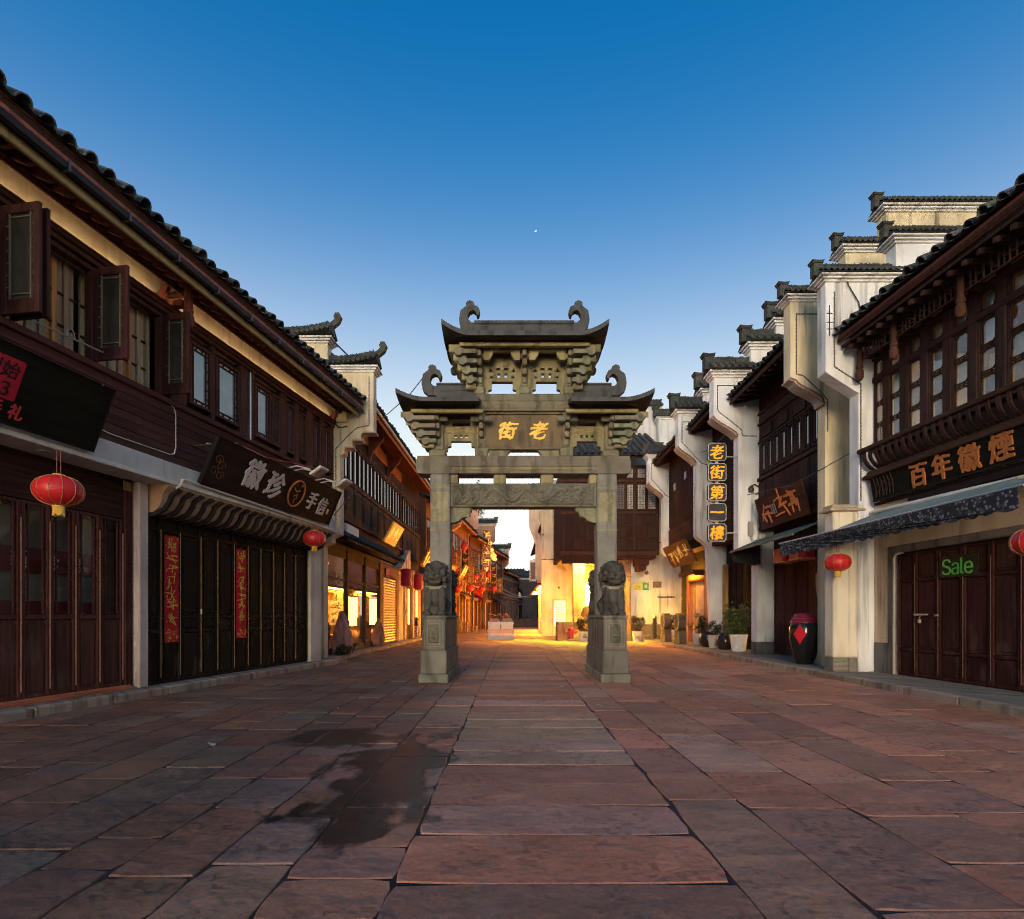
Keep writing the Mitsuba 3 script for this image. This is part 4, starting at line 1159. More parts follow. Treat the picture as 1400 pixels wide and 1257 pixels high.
for sgn in (-1, 1):
    c0 = .015
    pts = [(0, 5.0), (.36, 5.0), (.46, 5.14), (.50, 5.17), (0, 5.17)]
    part(ak, 'scroll_bracket', A(prism([(c0 + sgn * (.80 - x_), z_) for x_, z_ in pts], -.09, .09)), 'stone', (.23, .2, .13))
    # posts and pierced panels of the side bays
    io, oi = c0 + sgn * .965, c0 + sgn * 1.97
    part(ak, 'post', A([box(io - .15, io + .15, -.17, .17, 5.0, 5.22, .03), box(io - .08, io + .08, -.16, .16, 5.22, 6.02, .02)]), 'stone', MOSS)
    part(ak, 'post', A([box(oi - .19, oi + .19, -.17, .17, 5.0, 5.16, .03), box(oi - .14, oi + .14, -.15, .15, 5.16, 5.75, .02)]), 'stone', MOSS)
    x0, x1 = sorted((io + sgn * .08, oi - sgn * .14))
    w = x1 - x0
    frame = shapely.box(x0, 5.16, x1, 5.88)
    hole = shapely.Polygon([(x0 + .08, 5.0), (x0 + .08, 5.25), (x0 + .16, 5.27), (x0 + .16, 5.38), (x1 - .16, 5.38), (x1 - .16, 5.27), (x1 - .08, 5.25), (x1 - .08, 5.0)])
    small = shapely.union_all([shapely.box(x0 + w * (.30 + .16 * i), 5.455, x0 + w * (.30 + .16 * i) + .055, 5.52) for i in range(3)] + [shapely.box(x0 + .18, 5.72, x1 - .18, 5.83)])
    part(ak, 'pierced_panel', A(prism(frame.difference(hole).difference(small), -.07, .07)), 'stone', (.245, .205, .12))
    part(ak, 'pierced_panel_carving', A(relief(x0 + .03, x1 - .03, 5.54, 5.70, -.071, .025, 40, 14, 51 + sgn, 14)), 'stone', (.25, .21, .11), smooth=True)
    # stacked bracket arms reaching forward and outward under the side roof
    for xx, wd in ((io, .10), (oi - sgn * .02, .11)):
        for j in range(4):
            part(ak, 'bracket_arm', A(box(xx - wd / 2, xx + wd / 2, -.20 - .11 * j, .20 + .11 * j, 5.26 + .155 * j, 5.40 + .155 * j, .025)), 'stone', vary(MOSS, .2))
        part(ak, 'cross_arm', A(cat([box(xx - .24, xx + .24, -.40, -.30, 5.74, 5.86, .03)])), 'stone', vary(MOSS, .2))
    for j in range(5):
        q = .10 * j
        part(ak, 'corner_arm', A(box(oi + sgn * (.10 + q * .95), oi + sgn * (.30 + q * 1.0), -.22 - q * 1.05, .22 + q * 1.05, 5.19 + .135 * j, 5.31 + .135 * j, .03)), 'stone', vary((.27, .235, .13), .2))
        part(ak, 'corner_arm_carving', A(relief(min(oi + sgn * (.06 + q), oi + sgn * (.34 + q)), max(oi + sgn * (.06 + q), oi + sgn * (.34 + q)), 5.19 + .135 * j, 5.32 + .135 * j, -.225 - q * 1.05, .03, 16, 10, 61 + j, 16)), 'stone', (.27, .235, .13), smooth=True)
    for j in range(4):      # smaller tongues between the corner arms
        q = .10 * j + .05
        part(ak, 'corner_tongue', A(prism(shapely.Point(oi + sgn * (.20 + q), 5.315 + .135 * j).buffer(.085).union(shapely.box(min(oi, oi + sgn * (.20 + q)), 5.27 + .135 * j, max(oi, oi + sgn * (.20 + q)), 5.36 + .135 * j)), -.30 - q * 1.12, .30 + q * 1.12)), 'stone', vary((.20, .19, .14), .2))
    part(ak, 'eave_beam', A([box(min(c0 + sgn * .90, c0 + sgn * 2.48), max(c0 + sgn * .90, c0 + sgn * 2.48), -.72, -.60, 5.82, 5.90, .015), box(min(c0 + sgn * .90, c0 + sgn * 2.48), max(c0 + sgn * .90, c0 + sgn * 2.48), .60, .72, 5.82, 5.90, .015)]), 'stone', (.30, .26, .13))
    # side roof
    xa, xb = sorted((c0 + sgn * .98, c0 + sgn * 2.74))
    part(ak, 'roof', A(slab(xa, xb, 1.10, 6.02, 6.36, .09, .19, .62, (sgn < 0, sgn > 0))), 'stone', ROOF_STONE, smooth=40)
    rx0, rx1 = sorted((c0 + sgn * .96, c0 + sgn * 2.0))
    part(ak, 'ridge', A(cat([box(rx0, rx1, -.11, .11, 6.30, 6.52, .015), box(rx0, rx1, -.085, .085, 6.52, 6.66, .012), box(rx0, rx1, -.12, .12, 6.655, 6.70, .012)])), 'stone', ROOF_STONE)
    part(ak, 'finial', fish(c0 + sgn * 1.98, 6.42, .0032, 1 if sgn < 0 else -1), 'stone', ROOF_STONE, label='curled fish-tail ridge finial')
    # back-corner curls seen below the eave
    for yy in (1.02,):
        cx_ = c0 + sgn * 2.70
        part(ak, 'eave_curl', A(prism(shapely.Point(cx_, 6.02).buffer(.09).union(shapely.box(min(cx_, cx_ - sgn * .25), 5.95, max(cx_, cx_ - sgn * .25), 6.06)), yy - .08, yy + .08)), 'stone', ROOF_STONE)

# the upper tier
for xx in (-.99, .02, 1.03):
    part(ak, 'post', A([box(xx - .12, xx + .12, -.18, .18, 6.42, 6.60, .025), box(xx - .075, xx + .075, -.15, .15, 6.60, 7.40, .02)]), 'stone', MOSS)
    for j in range(4):
        part(ak, 'bracket_arm', A(box(xx - .055, xx + .055, -.20 - .12 * j, .20 + .12 * j, 6.66 + .16 * j, 6.805 + .16 * j, .025)), 'stone', vary(MOSS, .2))
    part(ak, 'cross_arm', A(box(xx - .25, xx + .25, -.44, -.34, 7.12, 7.24, .03)), 'stone', vary(MOSS, .2))
for x0, x1 in ((-.915, -.055), (.095, .955)):
    w = x1 - x0
    frame = shapely.box(x0, 6.42, x1, 7.30)
    hole = shapely.Polygon([(x0 + .11, 6.42), (x0 + .11, 6.545), (x0 + .19, 6.57), (x0 + .19, 6.74), (x1 - .19, 6.74), (x1 - .19, 6.57), (x1 - .11, 6.545), (x1 - .11, 6.42)])
    small = shapely.union_all([shapely.box(x0 + w * .37, 6.83, x0 + w * .44, 6.93), shapely.box(x0 + w * .56, 6.83, x0 + w * .63, 6.93), shapely.box(x0 + w * .18, 6.80, x0 + w * .26, 6.86), shapely.box(x0 + w * .74, 6.80, x0 + w * .82, 6.86),
                               shapely.Polygon([(x0 + w * .14, 6.96), (x0 + w * .26, 6.96), (x0 + w * .2, 7.04)]), shapely.Polygon([(x0 + w * .74, 6.96), (x0 + w * .86, 6.96), (x0 + w * .8, 7.04)]),
                               shapely.box(x0 + w * .34, 7.0, x0 + w * .45, 7.05), shapely.box(x0 + w * .55, 7.0, x0 + w * .66, 7.05)])
    part(ak, 'pierced_panel', A(prism(frame.difference(hole).difference(small), -.07, .07)), 'stone', (.245, .205, .12))
    part(ak, 'tie', A(box(x0, x1, -.50, -.36, 7.25, 7.33, .015)), 'stone', (.30, .26, .13))
    for xx_ in (x0 + .03, x1 - .23):
        part(ak, 'corbel', A(prism([(xx_, 7.25), (xx_ + .2, 7.25), (xx_ + (.2 if xx_ < x0 + .1 else .12), 7.19), (xx_ + (.12 if xx_ < x0 + .1 else .2), 7.06), (xx_, 7.06)] if xx_ < x0 + .1 else [(xx_, 7.25), (xx_ + .2, 7.25), (xx_ + .2, 7.06), (xx_ + .08, 7.06), (xx_, 7.19)], -.49, -.37)), 'stone', (.27, .235, .125))
for sgn in (-1, 1):
    for j in range(5):
        q = .09 * j
        x_in = .02 + sgn * 1.06
        part(ak, 'corner_arm', A(box(x_in + sgn * (.03 + q * .7), x_in + sgn * (.26 + q * .95), -.24 - q * 1.1, .24 + q * 1.1, 6.50 + .165 * j, 6.68 + .165 * j, .04)), 'stone', vary((.26, .23, .13), .2))
        xs_ = sorted((x_in + sgn * (.03 + q * .7), x_in + sgn * (.26 + q * .95)))
        part(ak, 'corner_arm_carving', A(relief(xs_[0], xs_[1], 6.51 + .165 * j, 6.67 + .165 * j, -.245 - q * 1.1, .035, 16, 12, 81 + j, 16)), 'stone', (.27, .235, .13), smooth=True)
    for j in range(4):
        q = .09 * j + .045
        part(ak, 'corner_tongue', A(prism(shapely.Point(x_in + sgn * (.12 + q * .85), 6.675 + .165 * j).buffer(.09).union(shapely.box(min(x_in, x_in + sgn * (.12 + q)), 6.63 + .165 * j, max(x_in, x_in + sgn * (.12 + q)), 6.72 + .165 * j)), -.33 - q * 1.15, .33 + q * 1.15)), 'stone', vary((.20, .19, .14), .2))
    part(ak, 'eave_curl', A(prism(shapely.Point(.02 + sgn * 1.70, 7.40).buffer(.085).union(shapely.box(min(.02 + sgn * 1.7, .02 + sgn * 1.45), 7.34, max(.02 + sgn * 1.7, .02 + sgn * 1.45), 7.44)), .90, 1.04)), 'stone', ROOF_STONE)
part(ak, 'eave_beam', A([box(-1.4, 1.44, -.74, -.62, 7.26, 7.34, .015), box(-1.4, 1.44, .62, .74, 7.26, 7.34, .015)]), 'stone', (.30, .26, .13))
part(ak, 'roof', A(slab(-1.76, 1.80, 1.06, 7.44, 7.84, .10, .25, .62)), 'stone', ROOF_STONE, smooth=40)
part(ak, 'ridge', A(cat([box(-1.12, 1.16, -.11, .11, 7.74, 8.04, .015), box(-1.12, 1.16, -.13, .13, 8.04, 8.12, .015), box(-1.12, 1.16, -.12, .12, 7.88, 7.91, .008)])), 'stone', ROOF_STONE)
for sgn in (-1, 1):
    part(ak, 'finial', fish(.02 + sgn * 1.12, 7.86, .0033, 1 if sgn < 0 else -1), 'stone', ROOF_STONE, label='curled fish-tail ridge finial')
wk = thing('overhead_wire', 'thin black wire from the left gable wall to the arch roof', 'wire')
entry(wk, tube([(-4.05, 18.1, 7.25), (-3.4, 16.8, 7.12), (-2.6, 15.3, 7.05), (-2.1, 14.3, 7.1), (-1.78, 13.78, 6.95)], .012, 5), 'paint', (.02, .02, .022))

# ------------------------------------------------------------------ white horse-head gable walls between the houses
def gable(label, yc, half, x_end, pts, steps, big, side=1, curves=(), panel=None, c=WHITE, upturn=0.0, finial='block', moulding=True, base=None):
    """pts: the street-side outline from the top cap down to the ground (distance from the street axis, height); steps: (from x, cornice height)."""
    key = thing('gable_wall', label, 'gable wall', 'white stepped gable walls between the houses')
    g = Frame((0, yc, 0), (side, 0, 0), (0, 1, 0), (0, 0, 1))
    out = list(pts)
    out += [(x_end, pts[-1][1])]
    for i in range(len(steps) - 1, -1, -1):
        x0, z = steps[i]
        x1 = steps[i + 1][0] if i + 1 < len(steps) else x_end
        out += [(x1, z), (x0, z)]
    part(key, 'wall', g(prism(out, -half, half)), 'plaster', c)
    for i, (x0, z) in enumerate(steps):
        x1 = steps[i + 1][0] if i + 1 < len(steps) else x_end
        coping(key, g, x0, x1 + (.1 if i + 1 < len(steps) else 0), z, half, (0.060, 0.060, 0.058), big, upturn, finial)
    if panel:
        outline(key, g, panel, -half, .028)
    for cu in curves:
        cu = np.asarray(cu)
        path = np.stack([cu[:, 0], cu[:, 0] * 0, cu[:, 1]], 1)
        for k, (o, w, cc) in enumerate(((.004, .06, (0.28, 0.12, 0.08)), (.05, .035, (0.45, 0.40, 0.36)))):
            v, ff = ribbon(path, -half - .03 + .0 * k, half + .03, -w, 1)
            nn = np.zeros(3)
            part(key, 'moulding', g((v + np.array([-o * .8, 0, -o * .6]), ff)), 'plaster', cc)
    if base:
        part(key, 'plinth', g(box(base[0], base[1], -half - .012, half + .012, 0.05, base[2], .01)), 'stone', (.13, .125, .12))
    return key, g


CORB = ogee(7.58, 7.45, 6.75, 8.09)
kc, gc = gable('white gable wall end nearest on the right, boxed head with a cable hanging down it', 13.80, .18, 13.0,
               [(7.12, 8.97), (7.12, 6.93), (7.87, 6.45), (7.87, 3.75), (7.87, .05)], [(7.12, 8.97), (8.72, 9.85)], .75,
               panel=[(7.32, 8.75), (7.32, 7.05), (7.92, 6.66), (7.92, 4.0)])
part(kc, 'cable', gc(tube([(7.55, -.2, 9.3), (7.62, -.21, 8.9), (7.85, -.22, 8.5), (7.95, -.22, 8.0), (7.7, -.22, 7.6), (7.5, -.24, 7.35)], .014, 5)), 'paint', (.02, .02, .02))
part(kc, 'ornament', gc(cat([box(7.14, 7.30, -.184, -.18, 8.05, 8.07), box(7.20, 7.22, -.185, -.18, 7.75, 8.45), box(7.15, 7.28, -.186, -.18, 7.9, 7.92), box(7.15, 7.28, -.186, -.18, 8.25, 8.27)])), 'flat', (.05, .05, .055))
kd, gd = gable('gable wall with curled corbel, yellow glow painted in, right behind the boxed white one', 15.2, .18, 14.0,
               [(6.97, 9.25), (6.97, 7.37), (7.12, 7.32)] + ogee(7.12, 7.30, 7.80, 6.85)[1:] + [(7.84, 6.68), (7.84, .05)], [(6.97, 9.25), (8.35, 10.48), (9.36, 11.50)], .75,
               curves=[[(6.97, 7.36), (7.12, 7.31)] + ogee(7.12, 7.30, 7.80, 6.85)[1:] + [(7.84, 6.72)]], panel=[(7.9, 6.0), (7.9, 6.8), (7.75, 6.98), (7.3, 7.4), (7.12, 7.45), (7.12, 8.95), (7.8, 8.95)], c=(0.74, 0.62, 0.42))  # the yellow light on this wall is put into its colour
ke, ge = gable('white gable wall with a long smooth corbel right of the vertical sign', 20.3, .22, 16.0,
               [(6.75, 9.36), (6.75, 8.09)] + CORB[::-1][1:] + [(7.58, 3.62)] + ogee(7.62, 3.60, 8.19, 3.28)[1:] + [(8.19, .05)], [(6.75, 9.36), (8.0, 10.3), (8.85, 11.1)], 1.15,
               curves=[CORB[::-1], ogee(7.60, 3.62, 8.19, 3.28)], panel=[(8.19, 7.4), (7.72, 7.42), (7.68, 7.62), (7.4, 7.85), (6.95, 8.2), (6.88, 8.3), (6.88, 9.1), (7.6, 9.1)], base=(8.18, 8.95, .52))
kf, gf = gable('white gable wall with grey street face left of the vertical sign', 25.0, .24, 16.0,
               [(6.87, 9.64), (6.87, 8.42)] + ogee(7.63, 7.72, 6.87, 8.42)[::-1][1:] + [(7.63, 4.75)] + ogee(7.63, 4.72, 8.1, 4.25)[1:] + [(8.3, .05)], [(6.87, 9.64), (7.9, 10.5)], 1.3,
               curves=[ogee(7.63, 7.72, 6.87, 8.42)[::-1]], panel=[(8.1, 7.6), (7.8, 7.7), (7.4, 8.15), (7.02, 8.55), (7.02, 9.4), (7.7, 9.4)])
kg, gg = gable('smallest white gable wall end, beside the end building', 31.0, .25, 15.0,
               [(7.0, 9.45), (7.0, 8.23)] + ogee(7.76, 7.5, 7.0, 8.23)[::-1][1:] + [(7.76, 4.7), (7.9, 4.5), (8.8, 4.3), (8.8, .05)], [(7.0, 9.45)], 1.1,
               curves=[ogee(7.76, 7.5, 7.0, 8.23)[::-1]], panel=[(8.1, 7.5), (7.9, 7.55), (7.5, 8.0), (7.14, 8.4), (7.14, 9.2), (7.7, 9.2)])

# white pier under the two nearest gables
pk = thing('pier', 'white plastered pier with a patched brick foot beside the big black jar', 'pier')
part(pk, 'shaft', W(box(7.32, 7.99, 13.66, 14.06, .44, 3.78, .03)), 'plaster', (0.74, 0.66, 0.50))
part(pk, 'ledge', W(cat([box(7.22, 8.02, 13.58, 14.12, 3.78, 3.84, .012), box(7.28, 8.0, 13.62, 14.08, 3.84, 3.93, .012)])), 'plaster', (.45, .36, .28))
x = 7.325
for a, b in ((7.325, 7.66), (7.67, 7.985)):
    for j in range(4 if a < 7.5 else 1):
        z0 = .06 + .095 * j
        part(pk, 'brick', W(box(a, b, 13.65, 13.9, z0, z0 + (.088 if a < 7.5 else .378), .01)), 'stone', vary((.20, .17, .13), .25))
part(pk, 'foot', W(box(7.32, 7.98, 13.68, 14.05, .05, .44)), 'stone', (.16, .14, .12))

# ------------------------------------------------------------------ the nearest shop house on the right
rk = thing('shop_house', 'shop house with lattice windows, curved balcony rail and dark red doors, nearest right', 'building')
f = R1
TAN = (0.50, 0.40, 0.30)
part(rk, 'wall', f([box(4.0, 12.95, -.2, 0, 2.90, 4.5), box(13.15, 13.62, -.2, 0, .1, 4.5), box(12.95, 13.15, -.2, -.001, 2.9, 4.5), box(3.8, 4.0, -6, 0, 0, 7.6), box(4.0, 13.6, -6, -5.8, 0, 7.6)]), 'plaster', TAN, label='tan plastered wall around the dark red doors')
part(rk, 'plinth', f(box(13.16, 13.62, 0, .014, .1, .80, .01)), 'stone', (.12, .115, .10))
part(rk, 'door_frame', f([box(12.95, 13.15, -.2, .03, .1, 2.74, .02), box(4.0, 13.15, -.2, .032, 2.74, 2.90, .02)]), 'stone', (.13, .115, .10))
part(rk, 'pipe', f(tube([(12.93, .03, .14), (12.93, .03, 2.62), (12.88, .02, 2.72), (12.7, .0, 2.735)], .03, 8)), 'paint', (.30, .27, .22), smooth=40)
edge = [4.4, 5.0, 5.6, 6.2, 6.8, 7.4, 8.05, 8.7, 9.35, 9.97, 10.57, 11.18, 11.79, 12.42, 12.92]
for a, b in zip(edge[:-1], edge[1:]):
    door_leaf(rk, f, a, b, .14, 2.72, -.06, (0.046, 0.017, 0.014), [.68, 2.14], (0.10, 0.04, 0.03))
part(rk, 'bolt', f([box(12.02, 12.40, -.045, -.005, 1.40, 1.44, .008), tube([(12.22, -.03, 1.40), (12.22, .0, 1.36), (12.22, -.0, 1.32)], .012, 6), box(12.18, 12.26, -.02, .015, 1.24, 1.33, .012)]), 'metal', (.5, .42, .32))
part(rk, 'bolt', f(box(11.74, 11.84, -.04, .0, 1.38, 1.43, .01)), 'metal', (.4, .33, .25))
k = thing('sale_sign', 'green lit Sale lettering on the dark red doors', 'neon sign')
sfr = f.sub(11.66, -.035, 2.18, 0, back=True)
part(k, 'backing', sfr(box(-.06, .86, -.05, .36, .0, .012)), 'paint', (.01, .014, .01))
xx = .0
from meshkit import text_mesh
for ch, wch in (('S', .235), ('a', .20), ('l', .10), ('e', .2)):
    m = text_mesh(ch, .30, .01)
    v = np.array(m.vertices); v[:, 0] += xx; v[:, 2] += .014
    part(k, 'letter', sfr((v, np.array(m.faces))), 'flat', (.05, .2, .04), emit=(.006, .032, .003) if ch in 'al' else (.02, .055, .006))
    xx += wch
part(rk, 'floor', f([box(4.0, 13.6, -5.8, -.1, 4.40, 4.52), box(4.0, 13.6, -5.8, -.1, 0, .12), box(4.0, 13.6, -5.8, 0.0, 7.35, 7.5)]), 'wood', DARK_WOOD)
# balcony rail of curved balusters
part(rk, 'rail', f([box(4.0, 13.60, .30, .44, 5.04, 5.13, .02), box(4.0, 13.60, .05, .20, 4.54, 4.64, .02)]), 'wood', (.055, .028, .022), grain=1)
part(rk, 'parapet', f(box(4.0, 13.6, -.12, -.05, 4.5, 5.1, .01)), 'wood', DARK_WOOD, grain=1)
part(rk, 'balcony_floor', f(box(4.0, 13.6, -.1, .30, 4.46, 4.54, .01)), 'wood', DARK_WOOD, grain=1)
s = 4.2
while s < 13.55:
    t = np.linspace(0, 1, 7)
    pts = np.stack([np.full(7, s), .13 + .25 * t ** .6 + .07 * np.sin(t * math.pi), 4.62 + .44 * t], 1)
    part(rk, 'baluster', f(ribbon(pts, -.038, .038, -.04, 0)), 'wood', vary((.042, .024, .020), .25))
    s += .205
# lattice windows
def tri_window(s0, s1, z0, z1, fields, bld=rk, fr_=f, wood=(.040, .022, .019)):
    fw = .032
    key = part(bld, 'window', fr_(cat([box(s0, s0 + fw, -.04, .03, z0, z1, .008), box(s1 - fw, s1, -.04, .03, z0, z1, .008), box(s0 + fw, s1 - fw, -.039, .028, z0, z0 + fw, .008), box(s0 + fw, s1 - fw, -.039, .028, z1 - fw, z1, .008)])), 'wood', vary(wood, .1))
    a0, a1, b0, b1 = s0 + fw, s1 - fw, z0 + fw, z1 - fw
    part(key, 'pane', fr_((np.array([[a0, -.02, b0], [a1, -.02, b0], [a1, -.02, b1], [a0, -.02, b1]]), np.array([[0, 1, 2], [0, 2, 3]]))), 'glass')
    bars = [box(a0, a0 + .014, -.013, .008, b0, b1), box(a1 - .014, a1, -.013, .008, b0, b1), box(a0, a1, -.013, .008, b0, b0 + .014), box(a0, a1, -.013, .008, b1 - .014, b1)]; w = .009
    n = fields; h = (b1 - b0) / n
    for i in range(1, n):
        z = b0 + h * i
        for o in (-.045, 0, .045):
            bars.append(box(a0, a1, -.014, .012, z + o - w, z + o + w))
        for s_ in (a0 + (a1 - a0) * .3, a0 + (a1 - a0) * .7):
            bars.append(box(s_ - w, s_ + w, -.012, .010, z - .045, z + .045))
    for i in range(n):
        z0_, z1_ = b0 + h * i + (.05 if i else .02), b0 + h * (i + 1) - (.05 if i < n - 1 else .02)
        for sx, sz in ((0, 0), (1, 0), (0, 1), (1, 1)):
            cx_, cz_ = (a1 - .004 if sx else a0 + .004), (z1_ if sz else z0_)
            dx, dz = (-.05 if sx else .05), (-.05 if sz else .05)
            bars.append(prism(shapely.LineString([(cx_ + dx, cz_), (cx_, cz_ + dz)]).buffer(w, cap_style='flat'), -.011, .009))
    part(key, 'lattice', fr_(cat(bars)), 'wood', vary(wood, .15))
pos = [13.60 - .30] + [12.74 - .595 * i for i in range(15)]
wins = [(13.28, 13.60)] + [(12.74 - .595 * i, 13.10 - .595 * i + .03) for i in range(15)]
for a, b in wins:
    if a > 4.2:
        tri_window(a, b, 5.16, 6.66, 3)
        tri_window(a, b, 6.78, 7.14, 1)
posts = [(13.13, 13.28)] + [(wins[i + 1][1], wins[i][0]) for i in range(1, len(wins) - 1)]
for a, b in posts:
    if a > 4.2:
        part(rk, 'post', f(box(a, b, -.08, .05, 5.1, 7.4, .012)), 'wood', vary((.043, .023, .020), .15))
part(rk, 'rail', f([box(4.0, 13.62, -.07, .062, 6.66, 6.78, .012), box(4.0, 13.62, -.07, .064, 7.14, 7.26, .012), box(4.0, 13.62, -.07, .06, 5.08, 5.16, .012)]), 'wood', (.040, .022, .019), grain=1)
part(rk, 'room_wall', f(cat([box(4.0, 13.6, -3.1, -3.0, 4.52, 7.35)])), 'plaster', (.70, .58, .40))
for s_ in (7.6, 10.4, 12.4):
    part(rk, 'room_lamp', f(box(s_ - .5, s_ + .5, -1.6, -1.2, 4.54, 4.60)), 'flat', (.8, .7, .5), emit=(8.0, 5.0, 2.3))  # unseen uplights added below window level to brighten the room
for i, (a, b) in enumerate(wins):      # panels added behind the panes to imitate sky reflections and amber glow
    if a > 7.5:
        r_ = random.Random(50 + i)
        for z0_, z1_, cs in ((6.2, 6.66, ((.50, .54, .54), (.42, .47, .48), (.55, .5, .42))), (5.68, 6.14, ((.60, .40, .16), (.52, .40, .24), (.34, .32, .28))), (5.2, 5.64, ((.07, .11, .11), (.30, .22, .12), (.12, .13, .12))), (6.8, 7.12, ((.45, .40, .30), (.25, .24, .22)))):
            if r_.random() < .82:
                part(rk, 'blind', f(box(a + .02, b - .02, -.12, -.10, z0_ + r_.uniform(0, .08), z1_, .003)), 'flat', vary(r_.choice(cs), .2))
for s_ in (9.2, 11.4):
    part(rk, 'screen', f(box(s_ - .4, s_ + .2, -2.0, -1.95, 4.6, 6.4)), 'flat', (.30, .26, .2))
# eave
EZ = 7.66
part(rk, 'roof', f([prism([(-6.4, EZ + 2.9), (-6.4, EZ + 2.8), (.86, EZ - .10), (.86, EZ - .02)], 3.8, 13.62, 'yz')]), 'wood', (.04, .022, .018))
part(rk, 'soffit', f([prism([(0.0, 7.60), (.02, 7.56), (.78, 7.44), (.78, 7.50)], 3.8, 13.6, 'yz')] ), 'wood', (.035, .02, .017))
part(rk, 'eave_board', f(box(3.8, 13.62, .80, .845, 7.54, 7.72, .01)), 'wood', (.14, .05, .035), grain=1)
for k in range(30):
    s = 4.2 + k * .315
    part(rk, 'rafter', f(prism([(0.02, 7.42), (0.02, 7.52), (.78, 7.40), (.78, 7.31)], s - .03, s + .03, 'yz')), 'wood', vary((.045, .024, .02), .25))
tile_roof(rk, f, 3.9, 13.66, .90, 7.76, 6.4, .42, .34, (6, 31), 2, (0.10, 0.10, 0.10))
for s_ in (5.5, 7.2, 8.9, 10.62, 12.34, 13.46):
    part(rk, 'hanging_post', f(lathe([(.06, 7.52), (.06, 7.0), (.075, 6.98), (.075, 6.93), (.06, 6.91), (.085, 6.85), (.085, 6.72), (.05, 6.66), (0, 6.65)], 14, (s_, .45, 0))), 'wood', (.085, .034, .026), smooth=35)
    part(rk, 'tie', f(box(s_ - .05, s_ + .05, -.05, .40, 7.16, 7.28, .012)), 'wood', (.06, .028, .022))
for a, b in ((3.9, 5.42), (5.6, 7.1), (7.3, 8.8), (9.0, 10.52), (10.72, 12.24), (12.44, 13.36)):
    bars = [box(a, b, .43, .47, 7.36, 7.42), box(a, b, .43, .47, 7.06, 7.085)]
    r_ = random.Random(int(a * 10)); q = a
    while q < b - .05:
        l = r_.uniform(.08, .16)
        bars.append(box(q, q + .02, .435, .465, 7.085, 7.36))
        bars.append(box(q + .02, min(b, q + l), .438, .462, (zz := r_.choice([7.14, 7.2, 7.28])), zz + .02))
        q += l
    part(rk, 'fretwork', f(cat(bars)), 'wood', (.05, .026, .02))

# sign board
k = thing('shop_sign', 'long black sign board with four orange brush characters under the balcony rail', 'shop sign')
fr = f.sub(13.45, .14, 3.93, .16, back=True)
w = 4.05
part(k, 'board', fr(box(0, w, 0, .60, -.06, 0, .006)), 'wood', (.014, .011, .010), grain=1)
part(k, 'frame', fr([box(0, w, 0, .025, 0, .016), box(0, w, .575, .60, 0, .016), box(w - .14, w, .025, .575, 0, .03, .01)]), 'wood', (.03, .02, .017))
part(k, 'carving', cat([fr(prism(shapely.LineString([(x_, .08), (x_ + .03, .30), (x_ - .02, .52)]).buffer(.008), 0, .016, 'xy')) for x_ in np.arange(.14, .75, .11)] + [fr(prism(shapely.LineString([(.10 + .1 * i, .10 + .06 * (i % 3)), (.24 + .1 * i, .40 - .05 * (i % 2))]).buffer(.007), 0, .014, 'xy')) for i in range(6)]), 'wood', (.05, .03, .024), label='carved plant scrolls at the left end of the board')
write(k, fr, [('百', 1.46, .29), ('年', 2.07, .31), ('徽', 2.72, .30), ('煙', 3.38, .31)], .47, 'paint', (.46, .15, .035), .025, .016, 5, .07)
part(rk, 'sign_ledge', f([box(9.4, 12.4, .02, .12, 3.72, 3.86, .01), box(4.2, 13.5, .0, .10, 3.87, 3.92, .01)]), 'wood', (.02, .014, .012), grain=1)

# striped-off awning with flowered valance
def floral_c(p, n, uv):
    d1, d2, r = mikit.voronoi((p.y + p.x * .3) * 13, p.z * 13)
    sw = fbm(p.y * 16, p.z * 16, 1.0, 3)
    m = smoothstep(.34, .22, d1) * dr.select(r > .35, 1.0, 0.0) + .35 * smoothstep(.60, .72, sw)
    return mix((0.030, 0.032, 0.042), (0.30, 0.32, 0.34), dr.clip(m, 0, 1) * .55)
scene['floral'] = two({'type': 'principled', 'base_color': proc(floral_c), 'roughness': .9, 'specular': .1})
k = thing('awning', 'blue awning with a dark flowered scalloped valance over the right shop doors', 'awning')
top = []
for a, b, db in ((8.80, 13.5, .06), (13.5, 15.75, 1.0)):
    zb = 3.27 + (3.68 - 3.27) * (1.1 - db) / 1.04
    top.append(f(prism([(db, zb), (db, zb + .012), (1.10, 3.285), (1.10, 3.27)], a, b, 'yz')))
part(k, 'canopy', cat(top), 'flat', (.15, .18, .175), label='faded blue awning cloth')
ss = np.linspace(8.80, 15.75, 400)
low = 2.98 + .045 * np.abs(np.sin((ss - 8.8) * math.pi / .34)) * -1
poly = [(8.80, 3.29)] + list(zip(ss, low)) + [(15.75, 3.29)]
v, ff = prism(poly, 1.10, 1.106)
v = v.copy(); v[:, 1] += .03 * np.sin(v[:, 0] * 7) * (3.29 - v[:, 2]) / .3
part(k, 'valance', f((v, ff)), 'floral', label='dark flowered valance with scalloped edge')
part(k, 'front_bar', f(tube([(8.7, 1.10, 3.285), (15.8, 1.10, 3.285)], .018, 8)), 'metal', (.6, .6, .6), smooth=40)
part(k, 'roller', f(cat([tube([(8.3, .12, 3.60), (13.5, .12, 3.72)], .05, 10)])), 'paint', (.6, .55, .48), smooth=40)
part(k, 'arm', f([box(8.82, 8.86, .1, 1.08, 3.40, 3.44)]), 'metal', (.6, .6, .58))
part(k, 'knob', f(lathe([(0, -.07), (.05, -.06), (.07, 0), (.05, .06), (0, .07)], 14, (9.80, .35, 3.47))), 'paint', (.7, .5, .4), smooth=60)
part(rk, 'lintel_strip', f(box(8.2, 13.4, .0, .04, 3.55, 3.66, .006)), 'paint', (.5, .42, .34))

